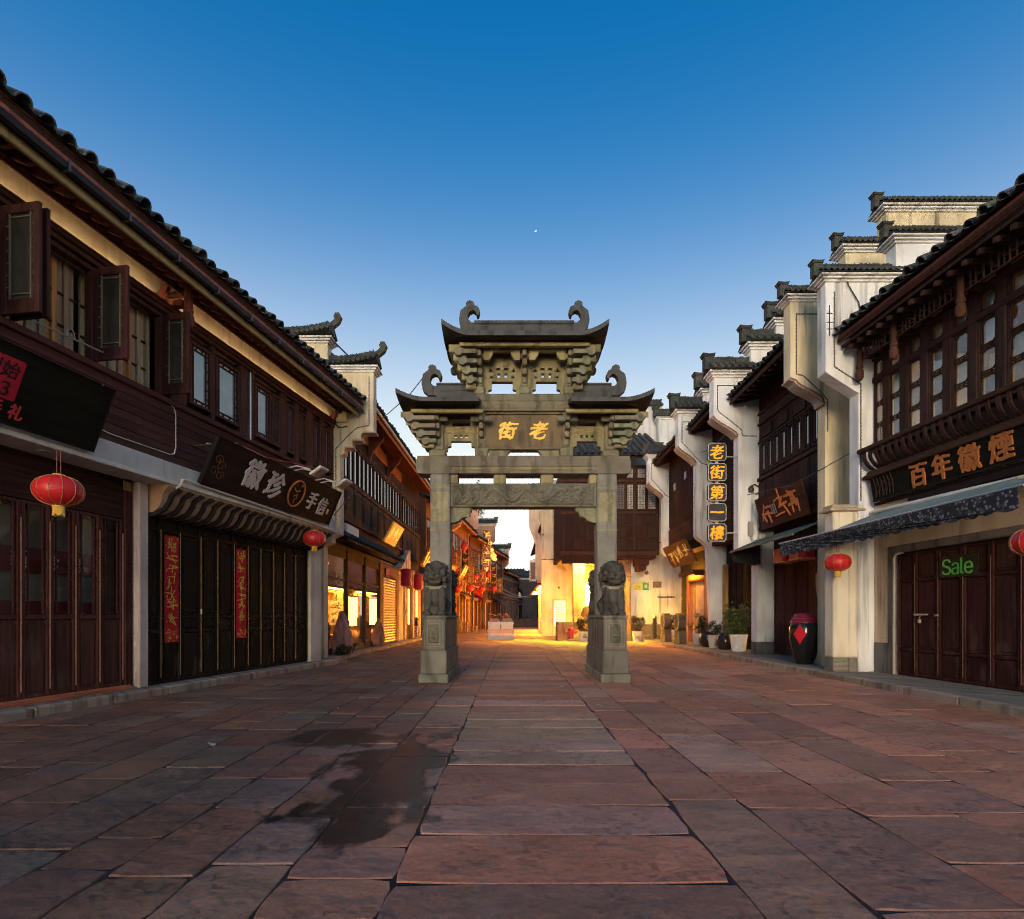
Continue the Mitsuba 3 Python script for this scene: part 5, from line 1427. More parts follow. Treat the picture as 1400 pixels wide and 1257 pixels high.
lantern((7.25, 13.35, 2.58), .28, .40, 'red lantern with a yellow tassel hanging from the awning by the white pier', cord=.3)
lantern((7.22, 8.3, 2.42), .27, .40, 'red lantern at the right edge of the photo before the dark red doors', cord=.35)


# ------------------------------------------------------------------ dark wooden houses between the gables
def wood_house(label, x_up, y0, y1, set_back, z_mid, z_eave, eave_out, upper=(0.040, 0.022, 0.020), side=1, depth=6.0, tiles=(0.055, 0.056, 0.058)):
    k = thing('shop_house', label, 'building')
    F_ = facade(side * x_up, 0.0, -side)
    part(k, 'wall', F_([box(y0, y1, -.16, -.02, z_mid, z_eave + .3), box(y0, y1, -depth, -depth + .2, 0, z_eave + depth * .45 + .2)]), 'wood', upper)
    part(k, 'floor', F_([box(y0, y1, -depth, 0, z_mid - .14, z_mid), box(y0, y1, -depth, -set_back, 0, .12)]), 'wood', DARK_WOOD)
    part(k, 'soffit', F_(prism([(-.02, z_eave + .26), (0, z_eave + .2), (eave_out - .05, z_eave - .06), (eave_out - .05, z_eave)], y0, y1, 'yz')), 'wood', (.035, .021, .018))
    part(k, 'roof', F_(prism([(-depth, z_eave + depth * .45 + .4), (-depth, z_eave + depth * .45 + .3), (eave_out, z_eave - .06), (eave_out, z_eave + .04)], y0, y1, 'yz')), 'wood', (.03, .02, .018))
    part(k, 'eave_board', F_(box(y0, y1, eave_out - .02, eave_out + .02, z_eave - .10, z_eave + .06, .008)), 'wood', (.06, .03, .024), grain=1)
    n = int((y1 - y0) / .36)
    for i in range(n):
        s = y0 + (i + .5) * (y1 - y0) / n
        part(k, 'rafter', F_(prism([(0.0, z_eave + .06), (0, z_eave + .16), (eave_out - .04, z_eave - .08), (eave_out - .04, z_eave - .16)], s - .035, s + .035, 'yz')), 'wood', vary((.05, .028, .024), .25))
    tile_roof(k, F_, y0, y1, eave_out + .08, z_eave + .08, depth + eave_out - .3, .42, .36, (0, 0), 0, tiles)
    return k, F_


k2, f2 = wood_house('dark wooden house with narrow slit windows above a small green awning', 8.25, 15.42, 20.06, .5, 4.35, 8.55, .95)
part(k2, 'carved_band', f2(relief(15.5, 20.0, 7.80, 8.05, .0, -.03, 150, 12, 3, 9)), 'wood', (.06, .036, .032))
part(k2, 'rail', f2([box(15.42, 20.06, -.02, .05, 7.72, 7.79, .01), box(15.42, 20.06, -.02, .05, 8.06, 8.13, .01), box(15.42, 20.06, -.02, .06, 5.86, 5.98, .012), box(15.42, 20.06, -.02, .045, 7.12, 7.18, .01)]), 'wood', (.05, .028, .025), grain=1)
for i in range(9):
    a = 15.6 + i * .485
    wk_ = part(k2, 'window', f2(cat([box(a, a + .05, -.02, .03, 6.04, 7.1, .008), box(a + .36, a + .41, -.02, .03, 6.04, 7.1, .008), box(a + .05, a + .36, -.02, .028, 6.04, 6.10, .008), box(a + .05, a + .36, -.02, .028, 7.04, 7.1, .008)])), 'wood', (.05, .03, .027))
    part(wk_, 'pane', f2(box(a + .13, a + .19, -.015, .0, 6.2, 6.95)), 'dullpane', (.22, .25, .27))
    part(wk_, 'panel', f2([box(a + .22, a + .34, -.018, .008, 6.14, 7.0, .01)]), 'wood', (.045, .027, .025))
for i in range(4):
    a = 15.75 + i * 1.1
    wk_ = part(k2, 'window', f2(cat([box(a, a + .8, -.03, .01, 7.24, 7.60), box(a, a + .8, -.02, .03, 7.24, 7.28), box(a, a + .8, -.02, .03, 7.56, 7.60), box(a, a + .04, -.02, .029, 7.28, 7.56), box(a + .76, a + .8, -.02, .029, 7.28, 7.56)])), 'wood', (.05, .03, .027))
    part(wk_, 'pane', f2(box(a + .12, a + .68, -.015, .006, 7.39, 7.45)), 'dullpane', (.28, .27, .27))
for i in range(8):
    a = 15.5 + i * .57
    part(k2, 'panel', f2([box(a, a + .53, -.02, .02, 4.45, 5.82, .015), box(a + .06, a + .47, .02, .032, 4.6, 5.7, .015)]), 'wood', vary((.042, .025, .022), .2))
# ground floor of it
part(k2, 'wall', f2([box(15.42, 16.1, -.66, -.5, .1, 4.2), box(15.4, 20.1, -.66, -.52, 3.1, 4.2)]), 'wood', (.03, .018, .015))
for a, b in ((17.1, 17.85), (17.85, 18.6), (18.6, 19.35), (19.35, 20.05)):
    door_leaf(k2, f2, a, b, .13, 3.1, -.52, (.075, .030, .024), [1.1])
part(k2, 'window_wall', f2([box(16.1, 17.1, -.6, -.5, .13, 1.25, .01), box(16.1, 17.1, -.6, -.5, 2.95, 3.1, .01)]), 'wood', (.07, .028, .022))
part(k2, 'room_light', f2(box(16.12, 17.08, -1.2, -1.15, 1.3, 2.9)), 'flat', (.3, .06, .03), emit=(.55, .10, .03))
for a in (16.3, 16.6, 16.9):
    part(k2, 'mullion', f2(box(a - .03, a + .03, -.58, -.50, 1.25, 2.95, .008)), 'wood', (.16, .05, .03))
part(k2, 'draped_cloth', f2(cat([ribbon([(17.15, -.44, 2.6), (17.05, -.40, 2.2), (16.95, -.42, 1.7), (16.9, -.44, 1.3)], -.0, .02, .14, 0)])), 'flat', (.5, .5, .5))
k = thing('awning', 'small dark green awning under the wooden house with red characters', 'awning')
part(k, 'canopy', f2(prism([(.02, 3.92), (.02, 3.94), (1.0, 3.53), (1.0, 3.51)], 15.45, 19.95, 'yz')), 'flat', (.05, .075, .068))
part(k, 'front_bar', f2(box(15.45, 19.95, .98, 1.03, 3.47, 3.53, .01)), 'paint', (.10, .11, .11))
part(k, 'side_cloth', f2(prism([(.0, 3.90), (1.0, 3.50), (.9, 3.2), (.35, 3.05), (.0, 3.1)], 19.90, 19.93, 'yz')), 'flat', (.025, .025, .025))
k = thing('shop_sign', 'dark brown sign board with three orange red characters and a grey square seal', 'shop sign')
fr = f2.sub(19.5, .10, 4.18, .28, back=True)
part(k, 'board', fr(box(0, 3.1, 0, 1.0, -.06, 0, .006)), 'wood', (.060, .022, .016), grain=1)
for i, (x_, y_) in enumerate(((.62, .42), (1.75, .50), (2.45, .58))):
    part(k, 'character', fr(prism(shapely.affinity.translate(scribble(40 + i, .68), x_, y_), 0, .02, 'xy')), 'paint', (.52, .13, .04))
part(k, 'seal', fr(prism(shapely.box(1.0, .36, 1.3, .66).difference(shapely.box(1.04, .40, 1.26, .62)).union(shapely.box(1.12, .4, 1.18, .62)), 0, .015, 'xy')), 'paint', (.20, .19, .19))
for i, s_ in enumerate((16.5, 17.5)):
    k = thing('box_lantern', ('short red box lantern under the flowered awning, nearer one', 'short red box lantern under the flowered awning, farther one')[i], 'lantern', 'box lanterns under the awning')
    part(k, 'shade', f2(box(s_ - .3, s_ + .3, .05, .50, 2.95, 3.32, .03)), 'silk', (.28, .02, .025))
    part(k, 'band', f2([box(s_ - .31, s_ + .31, .04, .51, 2.93, 2.97), box(s_ - .31, s_ + .31, .04, .51, 3.30, 3.34), box(s_ - .02, s_ + .02, .035, .05, 2.97, 3.3)]), 'paint', (.45, .16, .05))
    part(k, 'hanger', f2(tube([(s_, .28, 3.34), (s_, .28, 3.66)], .012, 5)), 'paint', (.05, .03, .03))

# the glazed jar
k = thing('wine_jar', 'big black glazed jar with a red cloth top and red diamond paper', 'jar')
JX, JY = 7.68, 15.75
prof = [(.16, .13), (.20, .14), (.27, .32), (.34, .60), (.375, .90), (.37, 1.08), (.32, 1.22), (.25, 1.30), (.24, 1.34)]
part(k, 'body', lathe(prof, 40, (JX, JY, 0)), 'gloss', (.012, .014, .014), smooth=50)
part(k, 'cloth_top', lathe([(.335, 1.20), (.345, 1.24), (.27, 1.36), (.24, 1.44), (.15, 1.47), (.0, 1.475)], 30, (JX, JY, 0)), 'silk', (.19, .012, .03), smooth=50)
part(k, 'cord', lathe([(.30, 1.30), (.32, 1.32), (.30, 1.34)], 30, (JX, JY, 0)), 'paint', (.35, .05, .08), smooth=50)
a = np.linspace(-.42, .42, 13); rows = []
for t in np.linspace(-1, 1, 13):
    rows.append([(JX + (.384 if abs(t) < .4 else .376 - .02 * (abs(t) - .4)) * math.sin(q * (1 - abs(t)) - .75), JY - (.384 if abs(t) < .4 else .376 - .02 * (abs(t) - .4)) * math.cos(q * (1 - abs(t)) - .75), .92 + t * .27) for q in a])
v = np.array(rows).reshape(-1, 3); n_ = 13
ff = np.array([q for i in range(12) for j in range(12) for q in ([i * n_ + j, i * n_ + j + 1, (i + 1) * n_ + j + 1], [i * n_ + j, (i + 1) * n_ + j + 1, (i + 1) * n_ + j])])
part(k, 'diamond_paper', (v, ff), 'flat', (.55, .02, .03), smooth=True)
k = thing('stone_block', 'small pale stone block at the foot of the white pier', 'stone block')
entry(k, W(box(7.92, 8.12, 15.5, 15.8, .13, .55, .04)), 'stone', (.35, .31, .25))

# the sign house with the vertical sign, and the one beyond
k3, f3 = wood_house('dark house behind the vertical sign, with an open lit doorway', 8.25, 20.54, 24.74, .6, 4.4, 9.0, .95)
part(k3, 'wall', f3([box(20.5, 22.0, -.75, -.6, 2.85, 4.4), box(22.0, 24.8, -.75, -.6, 3.5, 4.4), box(22.5, 24.75, -.78, -.62, .12, 3.5)]), 'wood', (.022, .015, .013))
for i in range(7):
    a = 20.6 + i * .585
    part(k3, 'panel', f3([box(a, a + .55, -.02, .02, 4.5, 8.6, .015), box(a + .08, a + .47, .02, .03, 5.9, 8.2, .02), box(a + .08, a + .47, .02, .03, 4.65, 5.7, .02)]), 'wood', vary((.032, .02, .018), .2))
part(k3, 'room_light', f3(box(20.9, 22.2, -1.6, -1.55, .6, 2.8)), 'flat', (.8, .6, .3), emit=(3.2, 1.5, .5))
part(k3, 'gold_post', f3(cat([box(24.55, 24.72, -.62, -.42, .13, 3.5, .02)])), 'wood', (.42, .24, .08))
part(k3, 'red_post', f3(box(20.62, 20.80, -.5, -.32, .13, 3.1, .02)), 'wood', (.36, .12, .06))
for a, b in ((22.5, 23.1), (23.1, 23.7), (23.7, 24.3)):
    door_leaf(k3, f3, a, b, .13, 3.45, -.6, (.022, .014, .012), [1.3])
k = thing('vertical_sign', 'vertical shop sign of five black boxes with gold characters on the white gable wall', 'shop sign')
SG = Frame((0, 20.02, 0), (1, 0, 0), (0, 0, 1), (0, -1, 0))
for i, ch in enumerate('老街第一樓'):
    zc = 6.86 - .672 * i
    oc = shapely.box(6.545, zc - .30, 7.155, zc + .30)
    ch_ = .07
    oc = Polygon([(6.545 + ch_, zc - .30), (7.155 - ch_, zc - .30), (7.155, zc - .30 + ch_), (7.155, zc + .30 - ch_), (7.155 - ch_, zc + .30), (6.545 + ch_, zc + .30), (6.545, zc + .30 - ch_), (6.545, zc - .30 + ch_)])
    bk_ = part(k, 'panel', SG(prism(oc, -.12, .0, 'xy')), 'paint', (.015, .017, .024))
    part(bk_, 'rim', SG(prism(oc.difference(oc.buffer(-.022)), .0, .018, 'xy')), 'metal', (.55, .52, .50))
    write(bk_, SG, [(ch, 6.85, zc)], .46, 'flat', (.75, .33, .03), .012, .008, 8, .07, emit=(.50, .19, .012))
    if i < 4:
        part(k, 'link', SG(box(6.80, 6.90, zc - .38, zc - .30, -.09, -.03)), 'metal', (.4, .4, .4))
for zc in (6.72, 4.17):
    part(k, 'arm', W(box(7.15, 7.60, 20.09, 20.12, zc - .015, zc + .015)), 'metal', (.5, .5, .5))

k4, f4 = wood_house('dark wooden house with small white windows and a leaning brown sign', 8.05, 25.26, 30.74, .6, 4.5, 9.15, .75)
for i in range(10):
    a = 25.35 + i * .535
    part(k4, 'plank', f4(box(a, a + .52, -.02, .012 + rng.uniform(0, .012), 5.9, 8.9, .012)), 'wood', vary((.032, .022, .019), .2))
for s_, z_ in ((26.4, 8.1), (27.8, 7.9), (29.6, 7.75)):
    part(k4, 'window', f4(box(s_ - .17, s_ + .17, .012, .03, z_ - .17, z_ + .17)), 'paint', (.45, .45, .45))
part(k4, 'carved_band', f4(relief(25.4, 30.6, 4.75, 5.75, .02, -.05, 160, 30, 12, 6)), 'wood', (.075, .036, .024), label='carved band over the leaning sign')
part(k4, 'wall', f4([box(25.2, 30.8, -.75, -.6, 3.4, 4.6), box(25.3, 26.3, -.76, -.62, .1, 3.4), box(29.4, 30.7, -.76, -.62, .1, 3.4)]), 'wood', (.022, .015, .013))
part(k4, 'door_frame', f4([box(26.28, 26.55, -.7, -.5, .12, 3.4, .02), box(29.1, 29.43, -.7, -.5, .12, 3.4, .02), box(26.55, 29.1, -.7, -.5, 3.0, 3.4, .02)]), 'wood', (.30, .12, .07), label='carved reddish door frame')
part(k4, 'door_frame_carving', f4(relief(26.6, 29.05, 3.03, 3.37, -.498, -.04, 70, 12, 19, 9)), 'wood', (.32, .14, .08))
for a, b in ((26.55, 27.2), (28.45, 29.1)):
    door_leaf(k4, f4, a, b, .13, 3.0, -.66, (.30, .20, .13), [1.0, 2.6])
part(k4, 'curtain', f4(cat([tube([(s_, -.70 + .02 * math.sin(s_ * 40), .2), (s_, -.70, 3.0)], .045, 6) for s_ in np.arange(27.22, 28.45, .085)])), 'flat', (.42, .33, .25))
k = thing('shop_sign', 'brown sign board with gold characters leaning out over the carved doorway', 'shop sign')
fr = f4.sub(29.3, .15, 3.72, .5, back=True)
part(k, 'board', fr(box(0, 3.7, 0, 1.1, -.06, 0, .01)), 'wood', (.075, .030, .020), grain=1)
part(k, 'frame', fr([box(0, 3.7, 0, .07, 0, .03), box(0, 3.7, 1.03, 1.1, 0, .03), box(0, .07, .07, 1.03, 0, .029), box(3.63, 3.7, .07, 1.03, 0, .029)]), 'wood', (.10, .04, .025))
for i in range(4):
    part(k, 'character', fr(prism(shapely.affinity.translate(scribble(60 + i, .58), .62 + .82 * i, .55), 0, .02, 'xy')), 'paint', (.55, .36, .10))

part(k4, 'doorway_lamp', f4(box(26.9, 28.8, -.42, -.1, 3.36, 3.39)), 'flat', (.8, .6, .3), emit=(46, 19, 2.2))  # unseen lamp added to spill warm light onto the paving
part(k4, 'lamp_lip', f4([box(26.7, 29.0, -.06, .0, 3.24, 3.45, .01), box(26.66, 26.72, -.5, -.06, 3.2, 3.45, .01)]), 'wood', (.05, .025, .02))  # lips added to cut off the light of the added lamp

# ------------------------------------------------------------------ gable wall at the far end of the black doors
GL = -1
kl, gl = gable('pale gable wall with an upturned cap and a grey cable box, behind the black door shop', 18.25, .20, 12.0,
               [(4.17, 8.72), (4.17, 6.95), (4.55, 6.88), (4.55, 6.72), (4.82, 6.66), (4.82, 6.50), (5.05, 6.42), (5.05, 6.28), (5.17, 6.22), (5.17, 3.86), (5.42, 3.76), (5.42, 3.6), (5.66, 3.52), (5.66, .05)], [(4.17, 8.72), (5.55, 9.6)], .85, -1,
               panel=[(4.30, 8.6), (4.30, 7.12), (4.66, 7.05), (4.95, 6.8), (5.30, 6.42), (5.30, 4.0)], c=(0.70, 0.60, 0.42), upturn=.16, finial='horn')
part(kl, 'cable_box', gl(box(4.95, 5.25, -.30, -.20, 7.2, 7.75, .02)), 'paint', (.66, .58, .34))
part(kl, 'cable', gl(tube([(4.4, -.22, 7.95), (4.6, -.23, 7.88), (5.1, -.24, 7.86), (5.3, -.24, 7.8), (5.32, -.24, 7.15), (5.2, -.24, 7.05), (4.95, -.24, 7.08)], .022, 6)), 'paint', (.05, .045, .04), smooth=40)
part(kl, 'cornice_step', gl([box(4.10, 4.5, -.22, .22, 6.90, 6.955, .01), box(4.5, 4.8, -.218, .218, 6.66, 6.72, .01), box(4.78, 5.05, -.216, .216, 6.45, 6.50, .01)]), 'plaster', (.55, .45, .36))
part(kl, 'rain_pipe', W(cat([tube([(-5.72, 17.55, .16), (-5.72, 17.55, 3.3), (-5.66, 17.55, 3.42), (-5.58, 17.55, 3.62)], .055, 10)])), 'paint', (.60, .53, .42), smooth=40)
part(kl, 'pipe_clip', W([lathe([(.065, z_), (.07, z_ + .02), (.065, z_ + .05)], 12, (-5.72, 17.55, 0)) for z_ in (.6, 1.5, 2.6)]), 'paint', (.5, .44, .35))
wk = thing('antenna_rod', 'thin black rod leaning over the left gable wall cap', 'rod')
entry(wk, tube([(-5.98, 18.3, 10.3), (-4.95, 18.3, 9.28)], .025, 6), 'paint', (.015, .015, .018))

# ------------------------------------------------------------------ the lit shop beyond it
k2l = thing('shop_house', 'dark wooden house with a glowing glass shop window, second on the left', 'building')
f = L2
part(k2l, 'wall', f([box(18.5, 31.5, -.2, -.02, 4.0, 9.3), box(18.5, 37.8, -6.2, -6.0, 0, 10), box(18.5, 18.7, -6, -.2, 0, 9), box(33.2, 33.4, -6, -.35, 0, 9)]), 'wood', (.036, .022, .018))
part(k2l, 'floor', f([box(18.5, 33.3, -6, -.1, 3.75, 3.95), box(18.5, 33.3, -6, -.05, 0, .1)]), 'wood', (.20, .12, .07))
for i in range(10):
    a = 18.8 + i * 1.24
    part(k2l, 'panel', f([box(a, a + 1.16, -.02, .03, 4.9, 6.15, .015), box(a + .1, a + 1.06, .03, .045, 5.05, 6.0, .02)]), 'wood', vary((.042, .026, .02), .2))
    part(k2l, 'panel_carving', f(relief(a + .14, a + 1.02, 5.1, 5.95, .046, -.02, 24, 22, 71 + i, 9)), 'wood', (.045, .028, .022))
    for q in (0, .62):
        wd = part(k2l, 'window', f(cat([box(a + q, a + q + .06, -.02, .04, 6.3, 7.75, .01), box(a + q + .5, a + q + .56, -.02, .04, 6.3, 7.75, .01), box(a + q + .06, a + q + .5, -.02, .038, 6.3, 6.38, .01), box(a + q + .06, a + q + .5, -.02, .038, 7.67, 7.75, .01)])), 'wood', (.05, .03, .024))
        part(wd, 'pane', f(box(a + q + .16, a + q + .40, -.015, .0, 6.42, 7.62)), 'dullpane', rng.choice([(.06, .065, .07), (.11, .12, .13), (.03, .03, .03)]))
part(k2l, 'rail', f([box(18.5, 31.5, -.02, .08, 6.16, 6.28, .012), box(18.5, 31.5, -.02, .07, 7.76, 7.86, .012), box(18.5, 31.5, -.02, .10, 4.78, 4.88, .012)]), 'wood', (.05, .03, .024), grain=1)
for a, b in ((18.6, 24.6), (24.9, 31.4)):
    part(k2l, 'board', f(box(a, b, -.02, .05, 8.35, 8.85, .01)), 'wood', (.42, .17, .07), grain=1, label='orange brown board under the eave')
for s_ in (21.5, 24.75, 28.2):
    part(k2l, 'bracket', f(prism([(.0, 8.3), (.06, 7.7), (.18, 8.1), (.35, 8.3), (.62, 8.62), (.62, 8.85), (0, 8.85)], s_ - .07, s_ + .07, 'yz')), 'wood', (.24, .085, .04))
EZ = 8.98
part(k2l, 'roof', f(prism([(-6.2, EZ + 3.1), (-6.2, EZ + 3.0), (.90, EZ - .1), (.90, EZ)], 18.5, 37.0, 'yz')), 'wood', (.03, .02, .018))
part(k2l, 'soffit', f(prism([(0, EZ + .12), (0, EZ + .08), (.85, EZ - .16), (.85, EZ - .12)], 18.5, 37.0, 'yz')), 'wood', (.10, .045, .03))
part(k2l, 'eave_board', f(box(18.5, 37.0, .86, .90, EZ - .22, EZ - .02, .01)), 'wood', (.38, .15, .06), grain=1)
part(k2l, 'gutter', f(tube([(18.5, .98, EZ), (37.0, .98, EZ)], .06, 8)), 'metal', (.45, .45, .45), smooth=40)
tile_roof(k2l, f, 18.5, 37.0, 1.0, EZ + .08, 6.6, .44, .36, (0, 0), 0, (.05, .052, .054))
# small tiled canopy
part(k2l, 'canopy', f(prism([(.02, 4.42), (.02, 4.34), (.95, 3.72), (.95, 3.80)], 18.6, 27.4, 'yz')), 'wood', (.03, .02, .017))
tl = []
for i in range(26):
    s_ = 18.7 + i * .34
    R_ = Frame(f.pt(s_, .99, 3.82), -f.m[1] * .84 + np.array([0, 0, .54]), f.m[0], f.m[1] * .54 + np.array([0, 0, .84]))
    tl.append(R_(arched_tile(.24, 1.1, .10, n=6)))
part(k2l, 'canopy_tile_field', cat(tl), 'tile', (.06, .06, .062), kind='stuff')
part(k2l, 'light_box', f(box(18.8, 20.2, .5, .85, 3.95, 4.3, .02)), 'paint', (.6, .6, .58), label='white equipment box on the tiled canopy')
# the shop window
for i, s_ in enumerate((18.75, 21.65, 24.15, 26.65)):
    part(k2l, 'post', f(box(s_ - .07, s_ + .07, -.10, .06, .12, 3.75, .015)), 'wood', (.16, .10, .05))
for a, b in ((18.82, 21.58), (21.72, 24.08), (24.22, 26.58)):
    gk = part(k2l, 'window', f(cat([box(a, b, -.06, .02, .12, .32, .01), box(a, b, -.06, .02, 2.62, 2.70, .01), box(a, b, -.06, .02, 3.42, 3.74, .01), box(a, a + .05, -.06, .018, .3, 3.44, .008), box(b - .05, b, -.06, .018, .3, 3.44, .008)])), 'wood', (.12, .07, .04))
    part(gk, 'pane', f((np.array([[a, -.02, .32], [b, -.02, .32], [b, -.02, 3.42], [a, -.02, 3.42]]), np.array([[0, 1, 2], [0, 2, 3]]))), 'glass')
WARM = (1.0, .47, .10)
part(k2l, 'room_wall', f(box(18.8, 33.2, -4.0, -3.9, .1, 3.75)), 'plaster', (.42, .24, .10))
for s_, z0, z1, w_, e in ((19.5, 1.2, 2.7, .5, 1.3), (20.5, .9, 2.1, .35, 1.7), (22.0, .9, 2.7, .30, 2.3), (22.9, 1.0, 2.8, .22, 1.5), (23.7, .8, 2.6, .28, 2.4), (25.2, .9, 2.4, .5, 1.2), (26.3, 1.1, 2.0, .2, 1.9), (28.4, 1.0, 2.4, .6, 1.5), (30.2, .8, 2.6, .5, 2.0), (32.3, .9, 2.2, .7, 1.4)):
    part(k2l, 'lit_shelf', f(box(s_ - w_, s_ + w_, -3.88, -3.80, z0, z1)), 'flat', (.16, .08, .03), emit=tuple(e * .50 * q for q in WARM))
    n_ = max(2, int(w_ / .16))
    for j in range(3):
        zz = z0 + (z1 - z0) * (.12 + .3 * j)
        part(k2l, 'shelf', f(box(s_ - w_ - .05, s_ + w_ + .05, -3.8, -3.55, zz - .03, zz)), 'wood', (.07, .035, .02))
        for q in range(n_ * 2):
            h_ = rng.uniform(.10, .26) * (z1 - z0) / 1.7
            part(k2l, 'ware', f(lathe([(.05, 0), (.07, h_ * .35), (.035, h_ * .75), (.05, h_)], 8, (s_ - w_ + (q + .5) * w_ / n_, -3.68, zz))), 'paint', vary(rng.choice([(.10, .045, .025), (.30, .14, .05), (.05, .03, .02)]), .3), smooth=40)
for s_, z0, z1 in ((19.4, 1.75, 1.80), (20.3, 1.35, 1.40), (22.2, 1.7, 1.76)):
    part(k2l, 'shelf', f(box(s_ - .8, s_ + .8, -3.8, -3.5, z0, z1)), 'wood', (.10, .05, .03))
    for j in range(7):
        part(k2l, 'ware', f(lathe([(.05, z1), (.07, z1 + .08), (.04, z1 + .2), (.05, z1 + .24)], 8, (s_ - .65 + .21 * j, -3.65, 0))), 'paint', (.12, .05, .03), smooth=40)
part(k2l, 'ceiling_lamp', f(box(20.0, 26.5, -2.6, -2.2, 3.68, 3.72)), 'flat', (.8, .6, .3), emit=(11.0, 4.8, .8))
for s_, h_ in ((22.6, 1.9), (23.0, 1.7), (23.3, 1.85)):
    part(k2l, 'display_stand', f(tube([(s_, -1.2, .12), (s_, -1.2, h_)], .05, 6)), 'paint', (.05, .03, .02))
part(k2l, 'table', f(cat([box(22.0, 24.6, -1.7, -.9, .72, .78, .01)] + [box(a, a + .07, b, b + .07, .1, .72) for a in (22.1, 24.4) for b in (-1.65, -1.0)])), 'wood', (.06, .03, .02))
# roller shutter and white corner
part(k2l, 'shutter_frame', f([box(26.75, 27.4, -.1, .03, .1, 3.75, .01), box(30.2, 30.7, -.1, .03, .1, 3.75, .01), box(27.4, 30.2, -.1, .03, 3.2, 3.75, .01)]), 'wood', (.30, .14, .06))
for j in range(24):
    part(k2l, 'shutter_slat', f(prism([(-.05, .12 + .128 * j), (-.01, .14 + .128 * j), (.0, .18 + .128 * j), (-.01, .22 + .128 * j), (-.05, .243 + .128 * j)], 27.4, 30.2, 'yz')), 'metal', (.62, .46, .28))
part(k2l, 'corner', f([box(30.72, 31.9, -.3, .05, .1, 3.7, .02), prism([(30.0, 3.75), (32.6, 3.75), (32.6, 4.95), (31.9, 4.72), (30.8, 4.1)], -.3, .3)]), 'plaster', (.68, .52, .32))
part(k2l, 'sign_plate', f(box(27.6, 29.2, .04, .10, 3.28, 3.62, .01)), 'paint', (.40, .04, .03))
# the last white-piered front before the pillar
part(k2l, 'wall', f([box(31.9, 37.2, -.3, -.05, .1, 4.2), box(31.6, 37.2, -.3, -.02, 4.2, 9.1)]), 'wood', (.040, .024, .019))
for s_ in (32.2, 34.6, 36.8):
    part(k2l, 'post', f(box(s_ - .25, s_ + .25, -.1, .12, .1, 4.0, .03)), 'plaster', (.60, .40, .22))
for a in (32.6, 35.1):
    part(k2l, 'door', f(cat([box(a, a + .75, -.06, .0, .12, 3.0, .015), box(a + .1, a + .65, .0, .02, .3, 1.2, .02), box(a + .1, a + .65, .0, .02, 1.4, 2.8, .02)])), 'wood', (.16, .06, .035))
for a in (33.5, 36.0):
    part(k2l, 'lit_window', f(box(a, a + .55, -.06, -.01, .9, 2.9)), 'flat', (.8, .5, .2), emit=(2.4, 1.0, .2))

kk = thing('shop_sign', 'small square sign board glowing gold over the tiled canopy', 'shop sign')
fr = f.sub(25.2, .55, 4.5, .5)
part(kk, 'board', fr(box(0, 2.1, 0, .95, -.08, 0, .01)), 'paint', (.62, .30, .05), emit=(.16, .062, .006))
for i in range(3):
    part(kk, 'character', fr(prism(shapely.affinity.translate(scribble(80 + i, .5), .45 + .6 * i, .48), 0, .02, 'xy')), 'paint', (.75, .5, .14), emit=(.7, .38, .06))
kk = thing('shop_sign', 'ribbed brown sign board with bright gold characters left of the arch pillar', 'shop sign')
fr = f.sub(33.6, .6, 4.2, .5)
part(kk, 'board', fr(box(0, 2.7, 0, 1.2, -.08, 0, .01)), 'wood', (.28, .11, .04))
for i in range(16):
    part(kk, 'slat', fr(box(.02 + .167 * i, .13 + .167 * i, .02, 1.18, .0, .035, .006)), 'wood', vary((.34, .14, .05), .15))
for i in range(3):
    for j in range(2):
        part(kk, 'character', fr(prism(shapely.affinity.translate(scribble(90 + i * 2 + j, .5), .5 + .82 * i, .85 - .48 * j), .036, .06, 'xy')), 'paint', (.8, .55, .12), emit=(.85, .48, .06))
for i, s_ in enumerate((29.7, 33.2)):
    p_ = f.pt(s_, .62, 3.28)
    k = thing('drum_lantern', ('red drum lantern beside the roller shutter', 'red drum lantern nearest the left arch pillar')[i], 'lantern', 'red drum lanterns under the eave')
    part(k, 'shade', lathe([(.22, -.42), (.27, -.36), (.27, .36), (.22, .42)], 20, p_), 'silk', (.50, .02, .045), smooth=50)
    part(k, 'cap', [lathe([(0, .44), (.2, .43), (.21, .40), (0, .40)], 16, p_), lathe([(0, -.40), (.21, -.40), (.2, -.45), (0, -.45)], 16, p_)], 'paint', (.40, .12, .04))
    part(k, 'cord', tube([p_ + [0, 0, .42], p_ + [0, 0, 1.0]], .012, 5), 'paint', (.1, .03, .03))

for i in range(4):
    a = 31.9 + i * 1.3
    part(k2l, 'panel', f([box(a, a + 1.2, -.02, .03, 4.9, 6.1, .015)]), 'wood', vary((.042, .026, .02), .2))
    for q in (0, .6):
        wd = part(k2l, 'window', f(cat([box(a + q, a + q + .06, -.02, .04, 6.3, 7.75, .01), box(a + q + .5, a + q + .56, -.02, .04, 6.3, 7.75, .01), box(a + q + .06, a + q + .5, -.02, .038, 6.3, 6.38, .01), box(a + q + .06, a + q + .5, -.02, .038, 7.67, 7.75, .01)])), 'wood', (.05, .03, .024))
        part(wd, 'pane', f(box(a + q + .14, a + q + .42, -.015, .0, 6.42, 7.62)), 'dullpane', (.06, .06, .06))
part(k2l, 'rail', f([box(31.6, 37.2, -.02, .08, 6.16, 6.28, .012), box(31.6, 37.2, -.02, .07, 7.76, 7.86, .012), box(31.6, 37.2, -.02, .10, 4.6, 4.75, .012)]), 'wood', (.05, .03, .024), grain=1)

